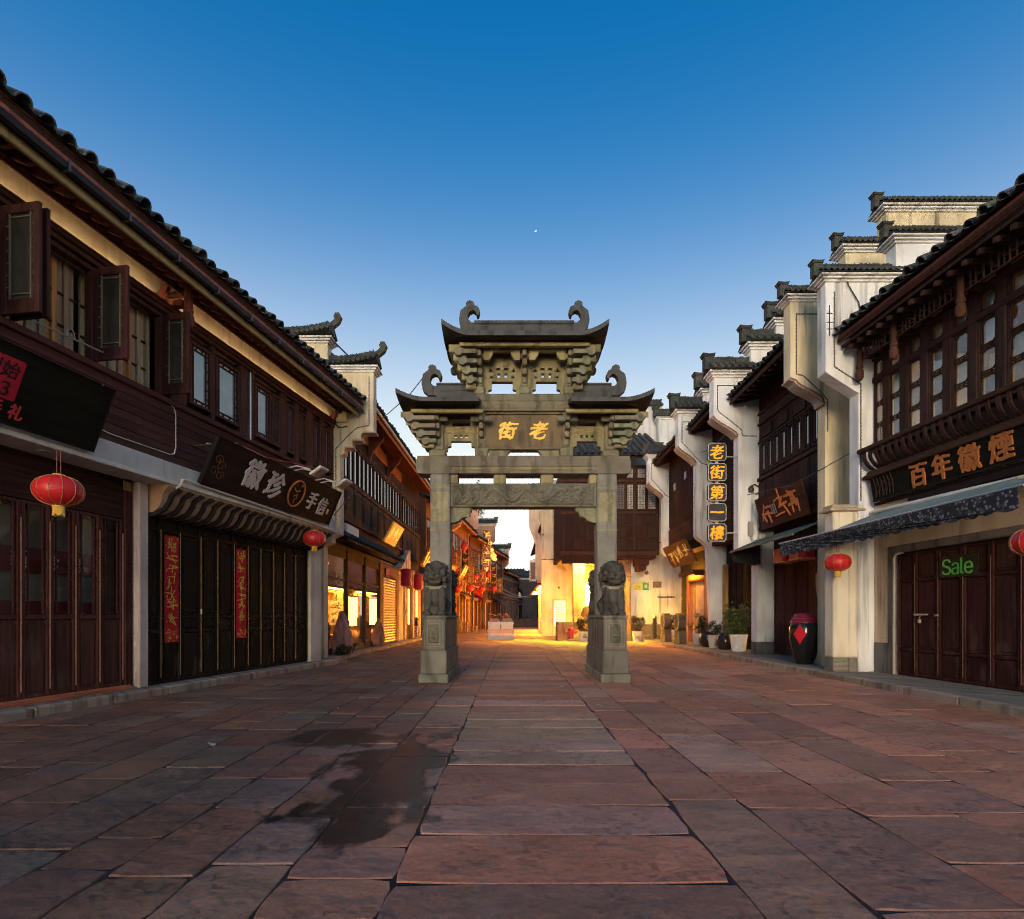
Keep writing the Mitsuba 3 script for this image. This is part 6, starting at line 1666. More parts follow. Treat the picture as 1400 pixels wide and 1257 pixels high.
# rock and bush in front of the shop window
t = trimesh.creation.icosphere(subdivisions=4, radius=1.0)
v = np.array(t.vertices)
v = v * [.36, .20, .92]
v[:, 2] = np.where(v[:, 2] < -.5, -.5, v[:, 2])
tp = np.clip((v[:, 2] + .1) / 1.0, 0, 1)
v[:, 0] *= 1 - .45 * tp; v[:, 1] *= 1 - .3 * tp
v = v + np.array(t.vertices) * ((meshkit.fbm(np.array(t.vertices) * 2.2, 4, 9) - .5) * .30)[:, None]
k = thing('standing_stone', 'pinkish standing stone before the lit shop window', 'rock')
entry(k, (v + f.pt(20.05, .32, .62), np.array(t.faces)), 'stone', (.58, .27, .21), smooth=True)
k = thing('standing_stone', 'slim pink stone standing at the right end of the lit shop window', 'rock')
v2 = v * [.8, .8, .8]
entry(k, (v2 + f.pt(25.4, .25, .55), np.array(t.faces)), 'stone', (.54, .25, .17), smooth=True)


def leaf_cloud(centre, radii, n, size, seed, spread=1.0):
    """Small folded leaves spread unevenly through a volume."""
    r = np.random.default_rng(seed)
    cl = r.normal(size=(max(6, n // 40), 3)); cl /= np.linalg.norm(cl, axis=1, keepdims=True) + 1e-9
    cl *= (r.uniform(.25, 1, len(cl)) ** .6)[:, None]
    p = cl[r.integers(len(cl), size=n)] + r.normal(scale=.17 * spread, size=(n, 3))
    p = p * radii + centre
    d = r.normal(size=(n, 3)); d[:, 2] = d[:, 2] * .6 + .2; d /= np.linalg.norm(d, axis=1, keepdims=True)
    q = np.cross(d, r.normal(size=(n, 3))); q /= np.linalg.norm(q, axis=1, keepdims=True)
    s = size * r.uniform(.6, 1.25, (n, 1))
    a, b = p - d * s, p + d * s
    e, g = p + q * s * .42, p - q * s * .42
    V = np.stack([a, e, b, g], 1).reshape(-1, 3)
    i = np.arange(n)[:, None] * 4
    return V, np.vstack([i + [0, 1, 2], i + [0, 2, 3]])


def stems(base, centre, radii, n, rad, seed):
    r = random.Random(seed); out = []
    for _ in range(n):
        e = [centre[j] + r.uniform(-.7, .7) * radii[j] for j in range(3)]
        m = [base[j] + (e[j] - base[j]) * .5 + r.uniform(-.1, .1) * radii[j] for j in range(3)]
        out.append(tube([base, m, e], [rad, rad * .7, rad * .35], 5))
    return cat(out)


scene['leaf'] = two({'type': 'principled', 'base_color': proc(paint_c), 'roughness': .55, 'specular': .3})
k = thing('shrub', 'low dark shrub at the foot of the pinkish standing stone', 'shrub')
c_ = f.pt(19.7, .45, .30)
part(k, 'foliage', cat([leaf_cloud(c_ + [0, .3 * j, 0], (.28, .34, .20), 420, .05, 20 + j) for j in range(3)]), 'leaf', (.055, .060, .025), kind='stuff')
part(k, 'stem', stems(tuple(f.pt(19.8, .4, .1)), c_, (.3, .5, .2), 8, .012, 3), 'wood', (.06, .04, .025))


def path_lantern(x, y, z, h, label, stripe=False):
    k = thing('path_lantern', label, 'bollard', 'small black lantern bollards')
    part(k, 'shaft', W(box(x - .09, x + .09, y - .09, y + .09, z, z + h * .62, .01)), 'paint', (.02, .02, .022))
    part(k, 'head', W(cat([box(x - .12, x + .12, y - .12, y + .12, z + h * .62, z + h * .66, .01), box(x - .09, x + .09, y - .09, y + .09, z + h * .66, z + h * .84), lathe([(.17, 0), (.10, .07), (.03, .14), (0, .18)], 4, (x, y, z + h * .84))])), 'paint', (.02, .018, .016))
    if stripe:
        part(k, 'stripe', W([prism([(x - .092, z + .05 + .16 * j), (x + .092, z + .12 + .16 * j), (x + .092, z + .20 + .16 * j), (x - .092, z + .13 + .16 * j)], y - .096, y - .091) for j in range(4)]), 'paint', (.6, .08, .05))
        part(k, 'sleeve', W(box(x - .0905, x + .0905, y - .0915, y + .0905, z + .03, z + .72)), 'paint', (.6, .58, .55))
path_lantern(-5.35, 33.5, .11, 1.25, 'black lantern bollard with red and white stripes left of the arch', True)


# ------------------------------------------------------------------ the far left side, lit by glowing panels added across the street
def far_house(label, F_, s0, s1, z_mid, z_eave, wall, upper, out=.8, depth=7, seed=1, lit=True, shop=(.10, .05, .03)):
    k = thing('town_house', label, 'building')
    r = random.Random(seed)
    part(k, 'wall', F_([box(s0, s1, -.3, 0, z_mid, z_eave + .3), box(s0, s1, -depth, -depth + .2, 0, z_eave + 1.5), box(s0, s0 + .25, -depth, 0, 0, z_eave + .6), box(s1 - .25, s1, -depth, 0, 0, z_eave + .6), box(s0, s1, -depth, -.1, z_mid - .2, z_mid)]), 'plaster', upper)
    part(k, 'shop_front', F_(box(s0, s1, -.5, -.25, 0, z_mid)), 'wood', shop)
    n = max(2, int((s1 - s0) / 1.6)); w = (s1 - s0) / n
    for i in range(n + 1):
        s = s0 + w * i
        part(k, 'pilaster', F_(box(s - .18, s + .18, -.25, .04, 0, z_mid, .02)), 'plaster', vary(wall, .12))
    for i in range(n):
        a = s0 + w * i + .25; b = a + w - .5
        dk_ = part(k, 'door', F_(cat([box(a, a + .08, -.25, -.16, .1, z_mid - .7, .01), box(b - .08, b, -.25, -.16, .1, z_mid - .7, .01), box(a, b, -.25, -.17, z_mid - .8, z_mid - .7, .01), box((a + b) / 2 - .05, (a + b) / 2 + .05, -.25, -.17, .1, z_mid - .8, .01)])), 'wood', (.18, .07, .035))
        wk_ = part(k, 'window', F_(cat([box(a, a + .07, -.02, .05, z_mid + .8, z_eave - .9, .01), box(b - .07, b, -.02, .05, z_mid + .8, z_eave - .9, .01), box(a, b, -.02, .048, z_mid + .7, z_mid + .82, .01), box(a, b, -.02, .048, z_eave - .95, z_eave - .85, .01), box((a + b) / 2 - .04, (a + b) / 2 + .04, -.02, .045, z_mid + .8, z_eave - .9)])), 'wood', (.10, .045, .03))
        part(wk_, 'pane', F_(box(a + .07, b - .07, -.02, .01, z_mid + .82, z_eave - .9)), 'dullpane', (.06, .05, .04))
    part(k, 'rail', F_([box(s0, s1, -.02, .10, z_mid + .0, z_mid + .18, .02), box(s0, s1, -.02, .10, z_mid + .5, z_mid + .6, .02)]), 'wood', (.28, .11, .05), grain=1)
    for i in range(int((s1 - s0) / .3)):
        s = s0 + .15 + i * .3
        part(k, 'baluster', F_(box(s - .03, s + .03, .0, .06, z_mid + .18, z_mid + .5, .008)), 'wood', (.24, .09, .04))
    part(k, 'roof', F_(prism([(-depth, z_eave + depth * .45 + .4), (-depth, z_eave + depth * .45 + .3), (out, z_eave - .06), (out, z_eave + .05)], s0 - .1, s1 + .1, 'yz')), 'wood', (.06, .03, .02))
    part(k, 'eave_board', F_(box(s0 - .1, s1 + .1, out - .02, out + .03, z_eave - .12, z_eave + .06, .01)), 'wood', (.40, .17, .07), grain=1)
    for i in range(int((s1 - s0) / .5)):
        s = s0 + .25 + i * .5
        part(k, 'rafter', F_(prism([(.0, z_eave + .1), (0, z_eave + .22), (out - .03, z_eave - .1), (out - .03, z_eave - .2)], s - .05, s + .05, 'yz')), 'wood', vary((.32, .13, .055), .2))
    tile_roof(k, F_, s0 - .1, s1 + .1, out + .08, z_eave + .08, depth + out - .4, .42, .5, (0, 0), 0, (.05, .048, .046), .3)
    return k


L3 = Frame((-5.55, 38.2, 0), *(lambda u: (u, np.array([u[1], -u[0], 0]), (0, 0, 1)))(np.array([.078, 1, 0]) / math.hypot(.078, 1)))
L4 = Frame((-4.05, 57.0, 0), *(lambda u: (u, np.array([u[1], -u[0], 0]), (0, 0, 1)))(np.array([.15, 1, 0]) / math.hypot(.15, 1)))
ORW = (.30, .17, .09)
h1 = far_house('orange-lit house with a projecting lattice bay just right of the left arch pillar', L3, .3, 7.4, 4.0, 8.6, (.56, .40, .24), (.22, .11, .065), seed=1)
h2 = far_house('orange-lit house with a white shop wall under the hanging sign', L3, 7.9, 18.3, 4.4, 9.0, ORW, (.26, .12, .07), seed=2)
h3 = far_house('narrow far house hung with little lanterns', L4, .3, 8.5, 4.2, 8.8, (.12, .06, .04), (.19, .085, .055), seed=3)
h4 = far_house('last dark reddish house on the left before the street bends', L4, 9.0, 19.0, 4.2, 8.6, (.10, .055, .04), (.17, .08, .055), seed=4)
h5 = far_house('dark house at the bend, farthest on the left', L4, 19.4, 34.0, 3.6, 6.9, (.20, .13, .10), (.16, .11, .09), seed=5)
for lab, F_, s_, z_, dd in (('reddish gable wall between the orange houses, lower one with a white end', L3, 7.65, 10.0, 1.1), ('tall reddish gable wall with a plant growing on it', L3, 18.7, 11.5, .9), ('far reddish gable wall with a square cap', L4, 8.75, 11.2, .9), ('farthest reddish gable wall on the left', L4, 19.2, 9.6, .8)):
    p_ = F_.pt(s_, 0, 0)
    kk, g_ = gable(lab, p_[1], .22, -p_[0] + 6, [(-p_[0] - dd, z_), (-p_[0] - dd, z_ - 1.6)] + ogee(-p_[0] + .0, z_ - 2.5, -p_[0] - dd, z_ - 1.6)[::-1][1:] + [(-p_[0], .0)], [(-p_[0] - dd, z_)], 1.3, -1, c=(.50, .30, .22))
# projecting lattice bay
part(h1, 'bay', L3([box(3.2, 5.4, .0, .75, 5.0, 5.25, .02), box(3.2, 5.4, .0, .75, 7.3, 7.5, .02)] + [box(a, a + .12, b, b + .1, 5.25, 7.3) for a in (3.2, 4.2, 5.28) for b in (.65,)] + [box(3.2, 3.32, .02, .65, 5.25, 7.3)]), 'wood', (.05, .035, .03))
part(h1, 'bay_pane', L3(cat([box(3.33, 5.27, .60, .64, 5.25, 7.3), box(3.33, 3.37, .05, .6, 5.25, 7.3)])), 'dullpane', (.16, .14, .14))
# signs of the far left
for i, (F_, s_, z_, lab) in enumerate(((L3, 4.2, 3.9, 'orange sign board nearest the left arch pillar on its right side'), (L3, 10.2, 4.4, 'small tilted sign board with bright yellow characters on the orange-lit house'))):
    kk = thing('shop_sign', lab, 'shop sign')
    fr = F_.sub(s_, .4, z_, .5)
    part(kk, 'board', fr(box(0, 2.4, 0, 1.3, -.08, 0, .01)), 'wood', (.36, .15, .05))
    part(kk, 'frame', fr([box(0, 2.4, 0, .1, 0, .04), box(0, 2.4, 1.2, 1.3, 0, .04), box(0, .1, .1, 1.2, 0, .039), box(2.3, 2.4, .1, 1.2, 0, .039)]), 'wood', (.2, .08, .03))
    for j in range(2):
        part(kk, 'character', fr(prism(shapely.affinity.translate(scribble(120 + i * 4 + j, .8), .65 + 1.0 * j, .65), 0, .03, 'xy')), 'paint', (.8, .5, .1), emit=(1.0, .6, .1) if i else (.5, .22, .04))
kk = thing('vertical_sign', 'tall vertical sign of framed gold characters hanging in the far street', 'shop sign')
VS = Frame((-2.62, 62.0, 0), (1, 0, 0), (0, 0, 1), (0, -1, 0))
for j in range(6):
    z_ = 4.85 + .92 * j
    bk_ = part(kk, 'panel', VS(box(-.42, .42, z_, z_ + .84, -.1, 0, .02)), 'paint', (.20, .05, .02))
    part(bk_, 'frame', VS([box(-.42, -.37, z_, z_ + .84, 0, .05), box(.37, .42, z_, z_ + .84, 0, .05), box(-.37, .37, z_, z_ + .05, 0, .049), box(-.37, .37, z_ + .79, z_ + .84, 0, .049)]), 'paint', (.66, .40, .16))
    part(bk_, 'character', VS(prism(shapely.affinity.translate(scribble(140 + j, .62), 0, z_ + .42), 0, .03, 'xy')), 'paint', (.8, .4, .06), emit=(1.2, .55, .05))
part(kk, 'arm', W([box(-3.9, -3.05, 61.95, 62.0, 10.2, 10.28), box(-3.9, -3.05, 61.95, 62.0, 5.0, 5.08)]), 'metal', (.3, .2, .1))
# string of little lanterns
for j in range(9):
    t_ = j / 8
    x_, y_, z_ = -2.35 + .45 * t_, 62.5 + 4.5 * t_, 9.0 - 1.3 * t_ - .5 * math.sin(t_ * math.pi) + (.35 if j % 2 else 0)
    k = thing('small_lantern', ('nearest', 'second nearest', 'third nearest', 'fourth', 'middle', 'sixth', 'third farthest', 'second farthest', 'farthest')[j] + ' small glowing lantern on the string over the far street', 'lantern', 'string of small lanterns over the far street')
    part(k, 'shade', lathe([(.08, -.22), (.22, -.10), (.24, 0), (.22, .10), (.08, .22)], 12, (x_, y_, z_)), 'silk', (.6, .3, .06), smooth=60, emit=(1.6, .7, .12))
    part(k, 'cap', lathe([(0, .22), (.09, .23), (.09, .27), (0, .3)], 10, (x_, y_, z_)), 'paint', (.2, .08, .03))
# plant on top of the tall gable
k = thing('roof_plant', 'small bush growing on top of the tall reddish gable wall', 'shrub')
p_ = L3.pt(18.7, .9, 12.1)
part(k, 'foliage', leaf_cloud(p_ + [.2, 0, .2], (.75, .4, 1.3), 420, .13, 77, 1.5), 'leaf', (.04, .035, .015), kind='stuff')
part(k, 'stem', stems(tuple(p_ + [0, 0, -.2]), p_ + [.2, 0, .5], (.7, .4, 1.2), 9, .03, 5), 'wood', (.05, .03, .02))
# red cloth, awnings and things along the far left
k = thing('banner', 'bright red cloth hanging in the far street on the left', 'banner')
entry(k, W(box(-3.75, -2.95, 60.2, 60.25, 2.9, 4.0, .01)), 'flat', (.55, .03, .02))
for i, (s_, w_, lab) in enumerate(((3.2, .9, 'round-topped dark stone by the orange-lit shop door'), (8.3, .6, 'small dark urn on the orange-lit pavement'))):
    k = thing('stone_post', lab, 'stone')
    p_ = L3.pt(s_, .7, 0)
    entry(k, lathe([(.30, 0), (.34, .5), (.34, 1.5), (.28, 1.85), (.12, 2.02), (0, 2.05)] if i == 0 else [(.25, 0), (.38, .4), (.34, .9), (.15, 1.1), (.2, 1.3), (0, 1.45)], 18, p_), 'stone', (.09, .06, .04), smooth=50)

# clutter of the far street: awnings, hanging signs, red lanterns, crates along the left fronts
for i, (F_, s_, w_, lab) in enumerate(((L3, 9.0, 2.2, 'brown cloth awning over the second orange-lit shop'), (L3, 13.5, 3.0, 'dark awning beyond the small yellow sign board'), (L4, 2.0, 3.0, 'dark awning under the string of little lanterns'), (L4, 11.0, 4.0, 'dark awning of the last reddish house'))):
    k = thing('awning', lab, 'awning')
    part(k, 'canopy', F_(prism([(.02, 3.5), (.02, 3.53), (1.2, 2.95), (1.2, 2.92)], s_, s_ + w_, 'yz')), 'flat', ((.16, .07, .03), (.05, .035, .03), (.07, .05, .04), (.06, .045, .05))[i])
    part(k, 'valance', F_(box(s_, s_ + w_, 1.19, 1.21, 2.72, 2.95)), 'flat', ((.20, .09, .03), (.07, .04, .03), (.10, .05, .04), (.08, .06, .06))[i])
    part(k, 'pole', F_([tube([(q, 1.15, 0), (q, 1.15, 2.95)], .03, 6) for q in (s_ + .1, s_ + w_ - .1)]), 'metal', (.2, .15, .1))
LW = ('first', 'second', 'third', 'fourth', 'fifth', 'sixth', 'seventh', 'eighth')
for i, (F_, s_, z_) in enumerate(((L3, 2.0, 3.5), (L3, 6.6, 3.4), (L3, 9.6, 6.9), (L3, 12.8, 3.7), (L3, 16.0, 4.9), (L4, 1.2, 4.0), (L4, 4.4, 5.6), (L4, 7.6, 4.3))):
    p_ = F_.pt(s_, 1.0, z_)
    k = thing('red_lantern', LW[i] + ' red lantern along the left fronts beyond the arch, counted from the arch', 'lantern', 'red lanterns along the far left fronts')
    part(k, 'shade', lathe([(.12, -.30), (.26, -.2), (.31, 0), (.26, .2), (.12, .30)], 14, p_), 'silk', (.50, .03, .02), smooth=60)
    part(k, 'tassel', tube([p_ + [0, 0, -.3], p_ + [0, 0, -.55]], .05, 6), 'paint', (.6, .35, .05))
    part(k, 'cord', tube([p_ + [0, 0, .3], p_ + [0, 0, .8]], .012, 4), 'paint', (.05, .03, .02))
for i, (F_, s_, z_, h_) in enumerate(((L3, 7.9, 4.6, 1.8), (L3, 12.4, 5.0, 2.2), (L3, 15.2, 4.2, 1.5), (L4, 3.2, 4.4, 1.6), (L4, 9.4, 4.6, 2.4), (L4, 13.2, 4.0, 1.8))):
    k = thing('hanging_sign', LW[i] + ' narrow upright sign board sticking out on the far left, counted from the arch', 'shop sign', 'upright sign boards on the far left')
    part(k, 'board', F_(box(s_ - .05, s_ + .05, .35, .95, z_, z_ + h_, .02)), 'wood', ((.30, .09, .04), (.10, .04, .03), (.34, .16, .05))[i % 3])
    part(k, 'rim', F_([box(s_ - .07, s_ + .07, .33, .37, z_ - .02, z_ + h_ + .02), box(s_ - .07, s_ + .07, .93, .97, z_ - .02, z_ + h_ + .02)]), 'wood', (.42, .22, .08))
    part(k, 'arm', F_([box(s_ - .02, s_ + .02, 0, .95, z_ + h_ - .1, z_ + h_ - .06)]), 'metal', (.1, .08, .06))
    q = Frame(F_.pt(s_ - .052, .65, z_ + h_ / 2), F_.m[1], (0, 0, 1), -F_.m[0])
    for j in range(3):
        part(k, 'character', q(prism(shapely.affinity.translate(scribble(400 + i * 3 + j, .42), 0, (j - 1) * h_ * .3), 0, .02, 'xy')), 'paint', (.75, .45, .12))
for i, (F_, s_, lab) in enumerate(((L3, 11.2, 'stack of two brown crates by the orange-lit wall'), (L3, 16.8, 'single brown crate farther along the orange-lit wall'))):
    k = thing('crate', lab, 'crate')
    for j in range(2 - i):
        for b_ in range(4):
            part(k, 'board', F_(box(s_, s_ + .7, .5, 1.0, .02 + .45 * j + .105 * b_, .115 + .45 * j + .105 * b_, .01)), 'wood', vary((.22, .12, .06), .2), grain=1)

# ------------------------------------------------------------------ the building that closes the right side behind the arch
kh = thing('corner_house', 'dark timber upper storey over a lit recessed entrance behind the right arch pillar', 'building')
HY = 34.4
B = Frame((0, HY, 0), (1, 0, 0), (0, 1, 0), (0, 0, 1))
part(kh, 'wall', B([box(6.75, 11.5, 0, .3, .9, 9.0), box(2.9, 11.5, 8, 8.3, 0, 11), box(6.5, 6.75, .0, 3.0, 0, 4.6)]), 'plaster', (.70, .66, .58), label='white wall with plaques')
part(kh, 'plinth', B(box(6.73, 11.5, -.03, .3, .0, .9, .01)), 'stone', (.11, .10, .095))
part(kh, 'wall_line', B([box(6.75, 9.4, -.012, -.004, 5.55, 5.60), box(8.35, 9.35, -.012, -.004, 2.42, 2.50)]), 'flat', (.05, .045, .04))
part(kh, 'roundel', B(prism(shapely.Point(7.72, 3.86).buffer(.11), -.03, -.003)), 'paint', (.12, .06, .04))
for (x0, x1, z0, z1, cc, nm, lab) in ((6.95, 7.5, 2.86, 3.30, (.62, .46, .10), 'yellow', 'yellow and green plaque on the white wall'), (8.08, 8.56, 3.0, 3.35, (.16, .09, .05), 'brown', 'small brown plaque on the white wall')):
    k = thing('plaque', lab, 'plaque')
    part(k, 'plate', B(box(x0, x1, -.03, -.004, z0, z1, .008)), 'paint', cc)
    if nm == 'yellow':
        part(k, 'panel', B(box(7.5, 7.84, -.03, -.004, z0, z1, .008)), 'paint', (.05, .25, .10))
        part(k, 'emblem', B(prism(shapely.Point(7.67, 3.08).buffer(.09), -.036, -.031)), 'paint', (.5, .5, .3))
    part(k, 'print', B(cat([box(x0 + .10, x1 - .1, -.034, -.031, z0 + .10 + .11 * j, z0 + .13 + .11 * j) for j in range(2)])), 'flat', (.25, .16, .05))
# jettied timber storey
JX0, JX1, JY_ = 2.75, 7.95, -1.3
part(kh, 'timber_storey', B(cat([box(JX0, JX1, JY_, JY_ + .2, 4.75, 9.7), box(JX0, JX0 + .2, JY_ + .2, 8, 4.75, 9.7), box(JX1 - .2, JX1, JY_ + .2, 1, 4.75, 9.7), box(JX0, JX1, JY_, 0, 4.55, 4.75, .02)])), 'wood', (.034, .019, .016))
part(kh, 'bracket', B([prism([(7.0, 4.75), (7.95, 6.8), (7.95, 7.0), (7.1, 5.2), (7.0, 5.3)], -1.28, -.1), box(6.9, 7.6, -1.2, -.1, 4.2, 4.55, .03), box(7.0, 7.45, -1.15, -.1, 3.9, 4.2, .04)]), 'wood', (.05, .025, .02))
for i in range(9):
    a = JX0 + .1 + i * .575
    part(kh, 'panel', B(box(a, a + .53, JY_ - .03, JY_ - .002, 5.0, 6.9, .015)), 'wood', vary((.034, .020, .017), .3))
    if i >= 5:
        kw = part(kh, 'window', B(cat([box(a, a + .06, JY_ - .05, JY_, 7.2, 8.7), box(a + .46, a + .52, JY_ - .05, JY_, 7.2, 8.7), box(a + .06, a + .46, JY_ - .049, JY_, 7.2, 7.28), box(a + .06, a + .46, JY_ - .049, JY_, 8.62, 8.7)])), 'wood', (.05, .025, .02))
        part(kw, 'pane', B(box(a + .06, a + .46, JY_ - .012, JY_ - .006, 7.28, 8.62)), 'dullpane', (.36, .36, .34) if i > 5 else (.12, .12, .13))
        part(kw, 'lattice', B(cat([box(a + .06 + .08 * j - .008, a + .06 + .08 * j + .008, JY_ - .03, JY_ - .014, 7.28, 8.62) for j in range(1, 5)] + [box(a + .06, a + .46, JY_ - .029, JY_ - .015, 7.28 + .13 * j - .008, 7.28 + .13 * j + .008) for j in range(1, 10)])), 'wood', (.05, .03, .025))
        kw = part(kh, 'window', B(cat([box(a, a + .04, JY_ - .049, JY_, 9.0, 9.5), box(a + .48, a + .52, JY_ - .049, JY_, 9.0, 9.5), box(a, a + .52, JY_ - .05, JY_, 8.95, 9.0), box(a, a + .52, JY_ - .05, JY_, 9.5, 9.55)])), 'wood', (.05, .025, .02))
        part(kw, 'pane', B(box(a + .03, a + .49, JY_ - .012, JY_ - .006, 9.0, 9.5)), 'dullpane', (.30, .30, .30))
        part(kw, 'lattice', B(cat([box(a + .06 * j, a + .06 * j + .014, JY_ - .03, JY_ - .014, 9.0, 9.5) for j in range(1, 9)] + [box(a + .03, a + .49, JY_ - .032, JY_ - .013, 9.24, 9.256)])), 'wood', (.05, .03, .025))
part(kh, 'rail', B([box(JX0 - .1, JX1 + .05, JY_ - .08, JY_, 7.0, 7.15, .02), box(JX0 - .1, JX1 + .05, JY_ - .08, JY_, 8.75, 8.9, .02), box(JX0 - .1, JX1 + .05, JY_ - .1, JY_, 4.7, 4.95, .02)]), 'wood', (.06, .03, .024))
HR = Frame((0, HY + JY_, 0), (1, 0, 0), (0, -1, 0), (0, 0, 1))
part(kh, 'post', B([box(JX0 + .05 + q * 1.29, JX0 + .2 + q * 1.29, JY_ - .07, JY_, 4.7, 9.6, .02) for q in range(5)]), 'wood', (.045, .024, .02))
part(kh, 'beam', B([box(JX0, JX1, JY_ - .06, JY_, z_, z_ + .12, .02) for z_ in (5.6, 6.3)]), 'wood', (.04, .022, .018), grain=1)
part(kh, 'roof', HR(prism([(-5, 13.0), (-5, 12.9), (.9, 9.85), (.9, 9.95)], JX0 - .6, JX1 + .3, 'yz')), 'wood', (.03, .02, .018))
tile_roof(kh, HR, JX0 - .6, JX1 + .3, .98, 10.0, 5.6, .47, .36, (0, 0), 0, (.05, .052, .055))
# recessed entrance
for x_, nm in ((3.85, 0), (6.45, 0)):
    part(kh, 'stone_pillar', B(box(x_ - .35, x_ + .35, -.15, .4, .30, 4.6, .02)), 'stone', (.24, .15, .10))
    part(kh, 'pillar_joint', B([box(x_ - .355, x_ + .355, -.155, .3, z_, z_ + .02) for z_ in (1.4, 2.5, 3.6)]), 'flat', (.05, .03, .02))
part(kh, 'entrance_wall', B(cat([box(3.9, 6.6, 1.8, 2.0, .3, 4.6), box(3.5, 6.6, -.3, 2, 4.45, 4.6)])), 'plaster', (.55, .40, .22))
part(kh, 'soffit_lamp', B(box(2.95, 5.5, -1.12, -.25, 4.47, 4.50)), 'flat', (.8, .6, .3), emit=(640, 275, 20), label='unseen lamps added under the timber storey behind the right arch pillar')  # lamps added out of sight to throw yellow light on the paving
part(kh, 'lamp_lip', B([box(2.75, 5.8, -1.3, -1.18, 4.27, 4.55, .01), box(5.75, 5.87, -1.18, -.1, 4.1, 4.55, .01)]), 'wood', (.04, .022, .018))  # edges added to keep the lamp light off walls and distant fronts
part(kh, 'lit_doorway', B(box(4.15, 5.0, 1.70, 1.78, .35, 3.3)), 'flat', (.8, .6, .3), emit=(7.4, 4.0, .9))
part(kh, 'lit_window', B(box(4.1, 5.7, 2.03, 2.07, .6, 3.0)), 'flat', (.8, .6, .3), emit=(20, 9.0, .8))  # unseen panel added to light the gable wall behind it
lk = thing('light_box_sign', 'glaring white-orange upright light box beside the entrance behind the right arch lion', 'light box')
part(lk, 'lamp', B(cat([box(4.22, 4.60, -.42, -.20, .36, 3.30, .03)])), 'flat', (.8, .6, .3), emit=(60, 30, 6))
part(lk, 'foot', B(box(4.15, 4.67, -.48, -.14, .22, .36, .02)), 'metal', (.2, .2, .2))
part(kh, 'drum_stone', B(cat([prism(shapely.Point(x_, 1.55).buffer(.42).union(shapely.box(x_ - .3, .3, x_ + .3, 1.3)), -.45, -.25) for x_ in (4.35,)])), 'stone', (.12, .08, .055))
for j in range(3):
    part(kh, 'step', B(box(3.3 - .12 * j, 9.3 + 0 * j, -.9 - .38 * j, -.15, 0.0, .33 - .11 * j, .015)), 'stone', vary((.17, .13, .10), .12))
# high white walls behind it
gable('tall plain white gable wall rising behind the arch finials', 37.5, .25, 9.3, [(6.3, 14.1), (6.3, 5.0)], [(6.3, 14.1)], 1.2, c=(.62, .64, .66))
gable('high white gable wall with grey stains between arch and smaller gables', 36.6, .25, 14.0, [(8.9, 13.2), (8.9, 5.0)], [(8.9, 13.2)], 1.2, c=(.60, .62, .64))
gable('low tiled wall top showing through the arch tier', 35.8, .22, 9.0, [(5.2, 11.0), (5.2, 5.0)], [(5.2, 11.0)], 1.1, c=(.55, .56, .57))

# the white gables along the far street, lit yellow by the panel added behind the entrance
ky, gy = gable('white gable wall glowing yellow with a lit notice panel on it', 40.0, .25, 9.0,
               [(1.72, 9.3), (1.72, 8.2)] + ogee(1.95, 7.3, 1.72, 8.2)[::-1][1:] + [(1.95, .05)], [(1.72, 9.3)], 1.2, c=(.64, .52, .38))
part(ky, 'line', gy(cat([box(1.97, 4.2, -.262, -.251, 5.1, 5.15)])), 'flat', (.1, .06, .03))
part(ky, 'corbel', gy(prism([(3.0, 8.2), (3.0, 6.6), (3.2, 6.5), (3.2, 5.5), (3.45, 4.6), (3.7, 4.2), (3.7, 8.2)], -.45, -.24)), 'plaster', (.66, .58, .48))
part(ky, 'bracket', gy([box(3.05, 3.15, -.4, -.26, 3.2, 3.3), box(1.98, 2.1, -.4, -.26, 6.7, 6.8)]), 'metal', (.05, .04, .03))
k = thing('notice_board', 'bright lit notice panel on the yellow glowing gable wall', 'notice board')
part(k, 'frame', gy([box(2.70, 2.78, -.34, -.255, .62, 2.45, .015), box(3.52, 3.60, -.34, -.255, .62, 2.45, .015), box(2.78, 3.52, -.338, -.255, .62, .70, .015), box(2.78, 3.52, -.338, -.255, 2.37, 2.45, .015)]), 'paint', (.5, .38, .16))
part(k, 'face', gy(box(2.78, 3.52, -.31, -.27, .70, 2.37)), 'flat', (.8, .7, .4), emit=(2.1, 1.35, .42))
part(k, 'print', gy([box(2.86, 3.44, -.318, -.311, 2.08 - .16 * j, 2.13 - .16 * j) for j in range(8)]), 'flat', (.35, .22, .08))
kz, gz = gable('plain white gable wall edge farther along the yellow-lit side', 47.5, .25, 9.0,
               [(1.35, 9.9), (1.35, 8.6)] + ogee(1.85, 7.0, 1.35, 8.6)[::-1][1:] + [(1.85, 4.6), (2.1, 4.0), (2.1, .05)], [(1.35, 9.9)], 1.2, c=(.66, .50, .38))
ks = thing('shop_house', 'narrow far shop with unseen glowing panels added to light the street, behind the yellow gable', 'building')
S = facade(2.75, 0.0, -1)
part(ks, 'wall', S([box(40.3, 47.2, -.3, 0, 3.2, 8.5), box(47.8, 66, -.3, 0, 3.2, 7.8), box(40.3, 66, -4, -3.8, 0, 9)]), 'plaster', (.60, .46, .34))
part(ks, 'roof', S(prism([(-4, 10.4), (-4, 10.2), (.7, 7.9), (.7, 8.1)], 40.3, 66, 'yz')), 'tile', (.05, .045, .042))
for a in (41.5, 49.5, 57.0):
    part(ks, 'lit_window', S(box(a, a + 4.2, -.2, -.1, .5, 3.0)), 'flat', (.8, .5, .2), emit=(26, 10.5, 1.3))  # unseen panels added to throw orange light on the houses opposite
    part(ks, 'window_frame', S([box(a - .12, a, -.2, .04, .1, 3.2), box(a + 4.2, a + 4.32, -.2, .04, .1, 3.2)]), 'wood', (.2, .1, .05))
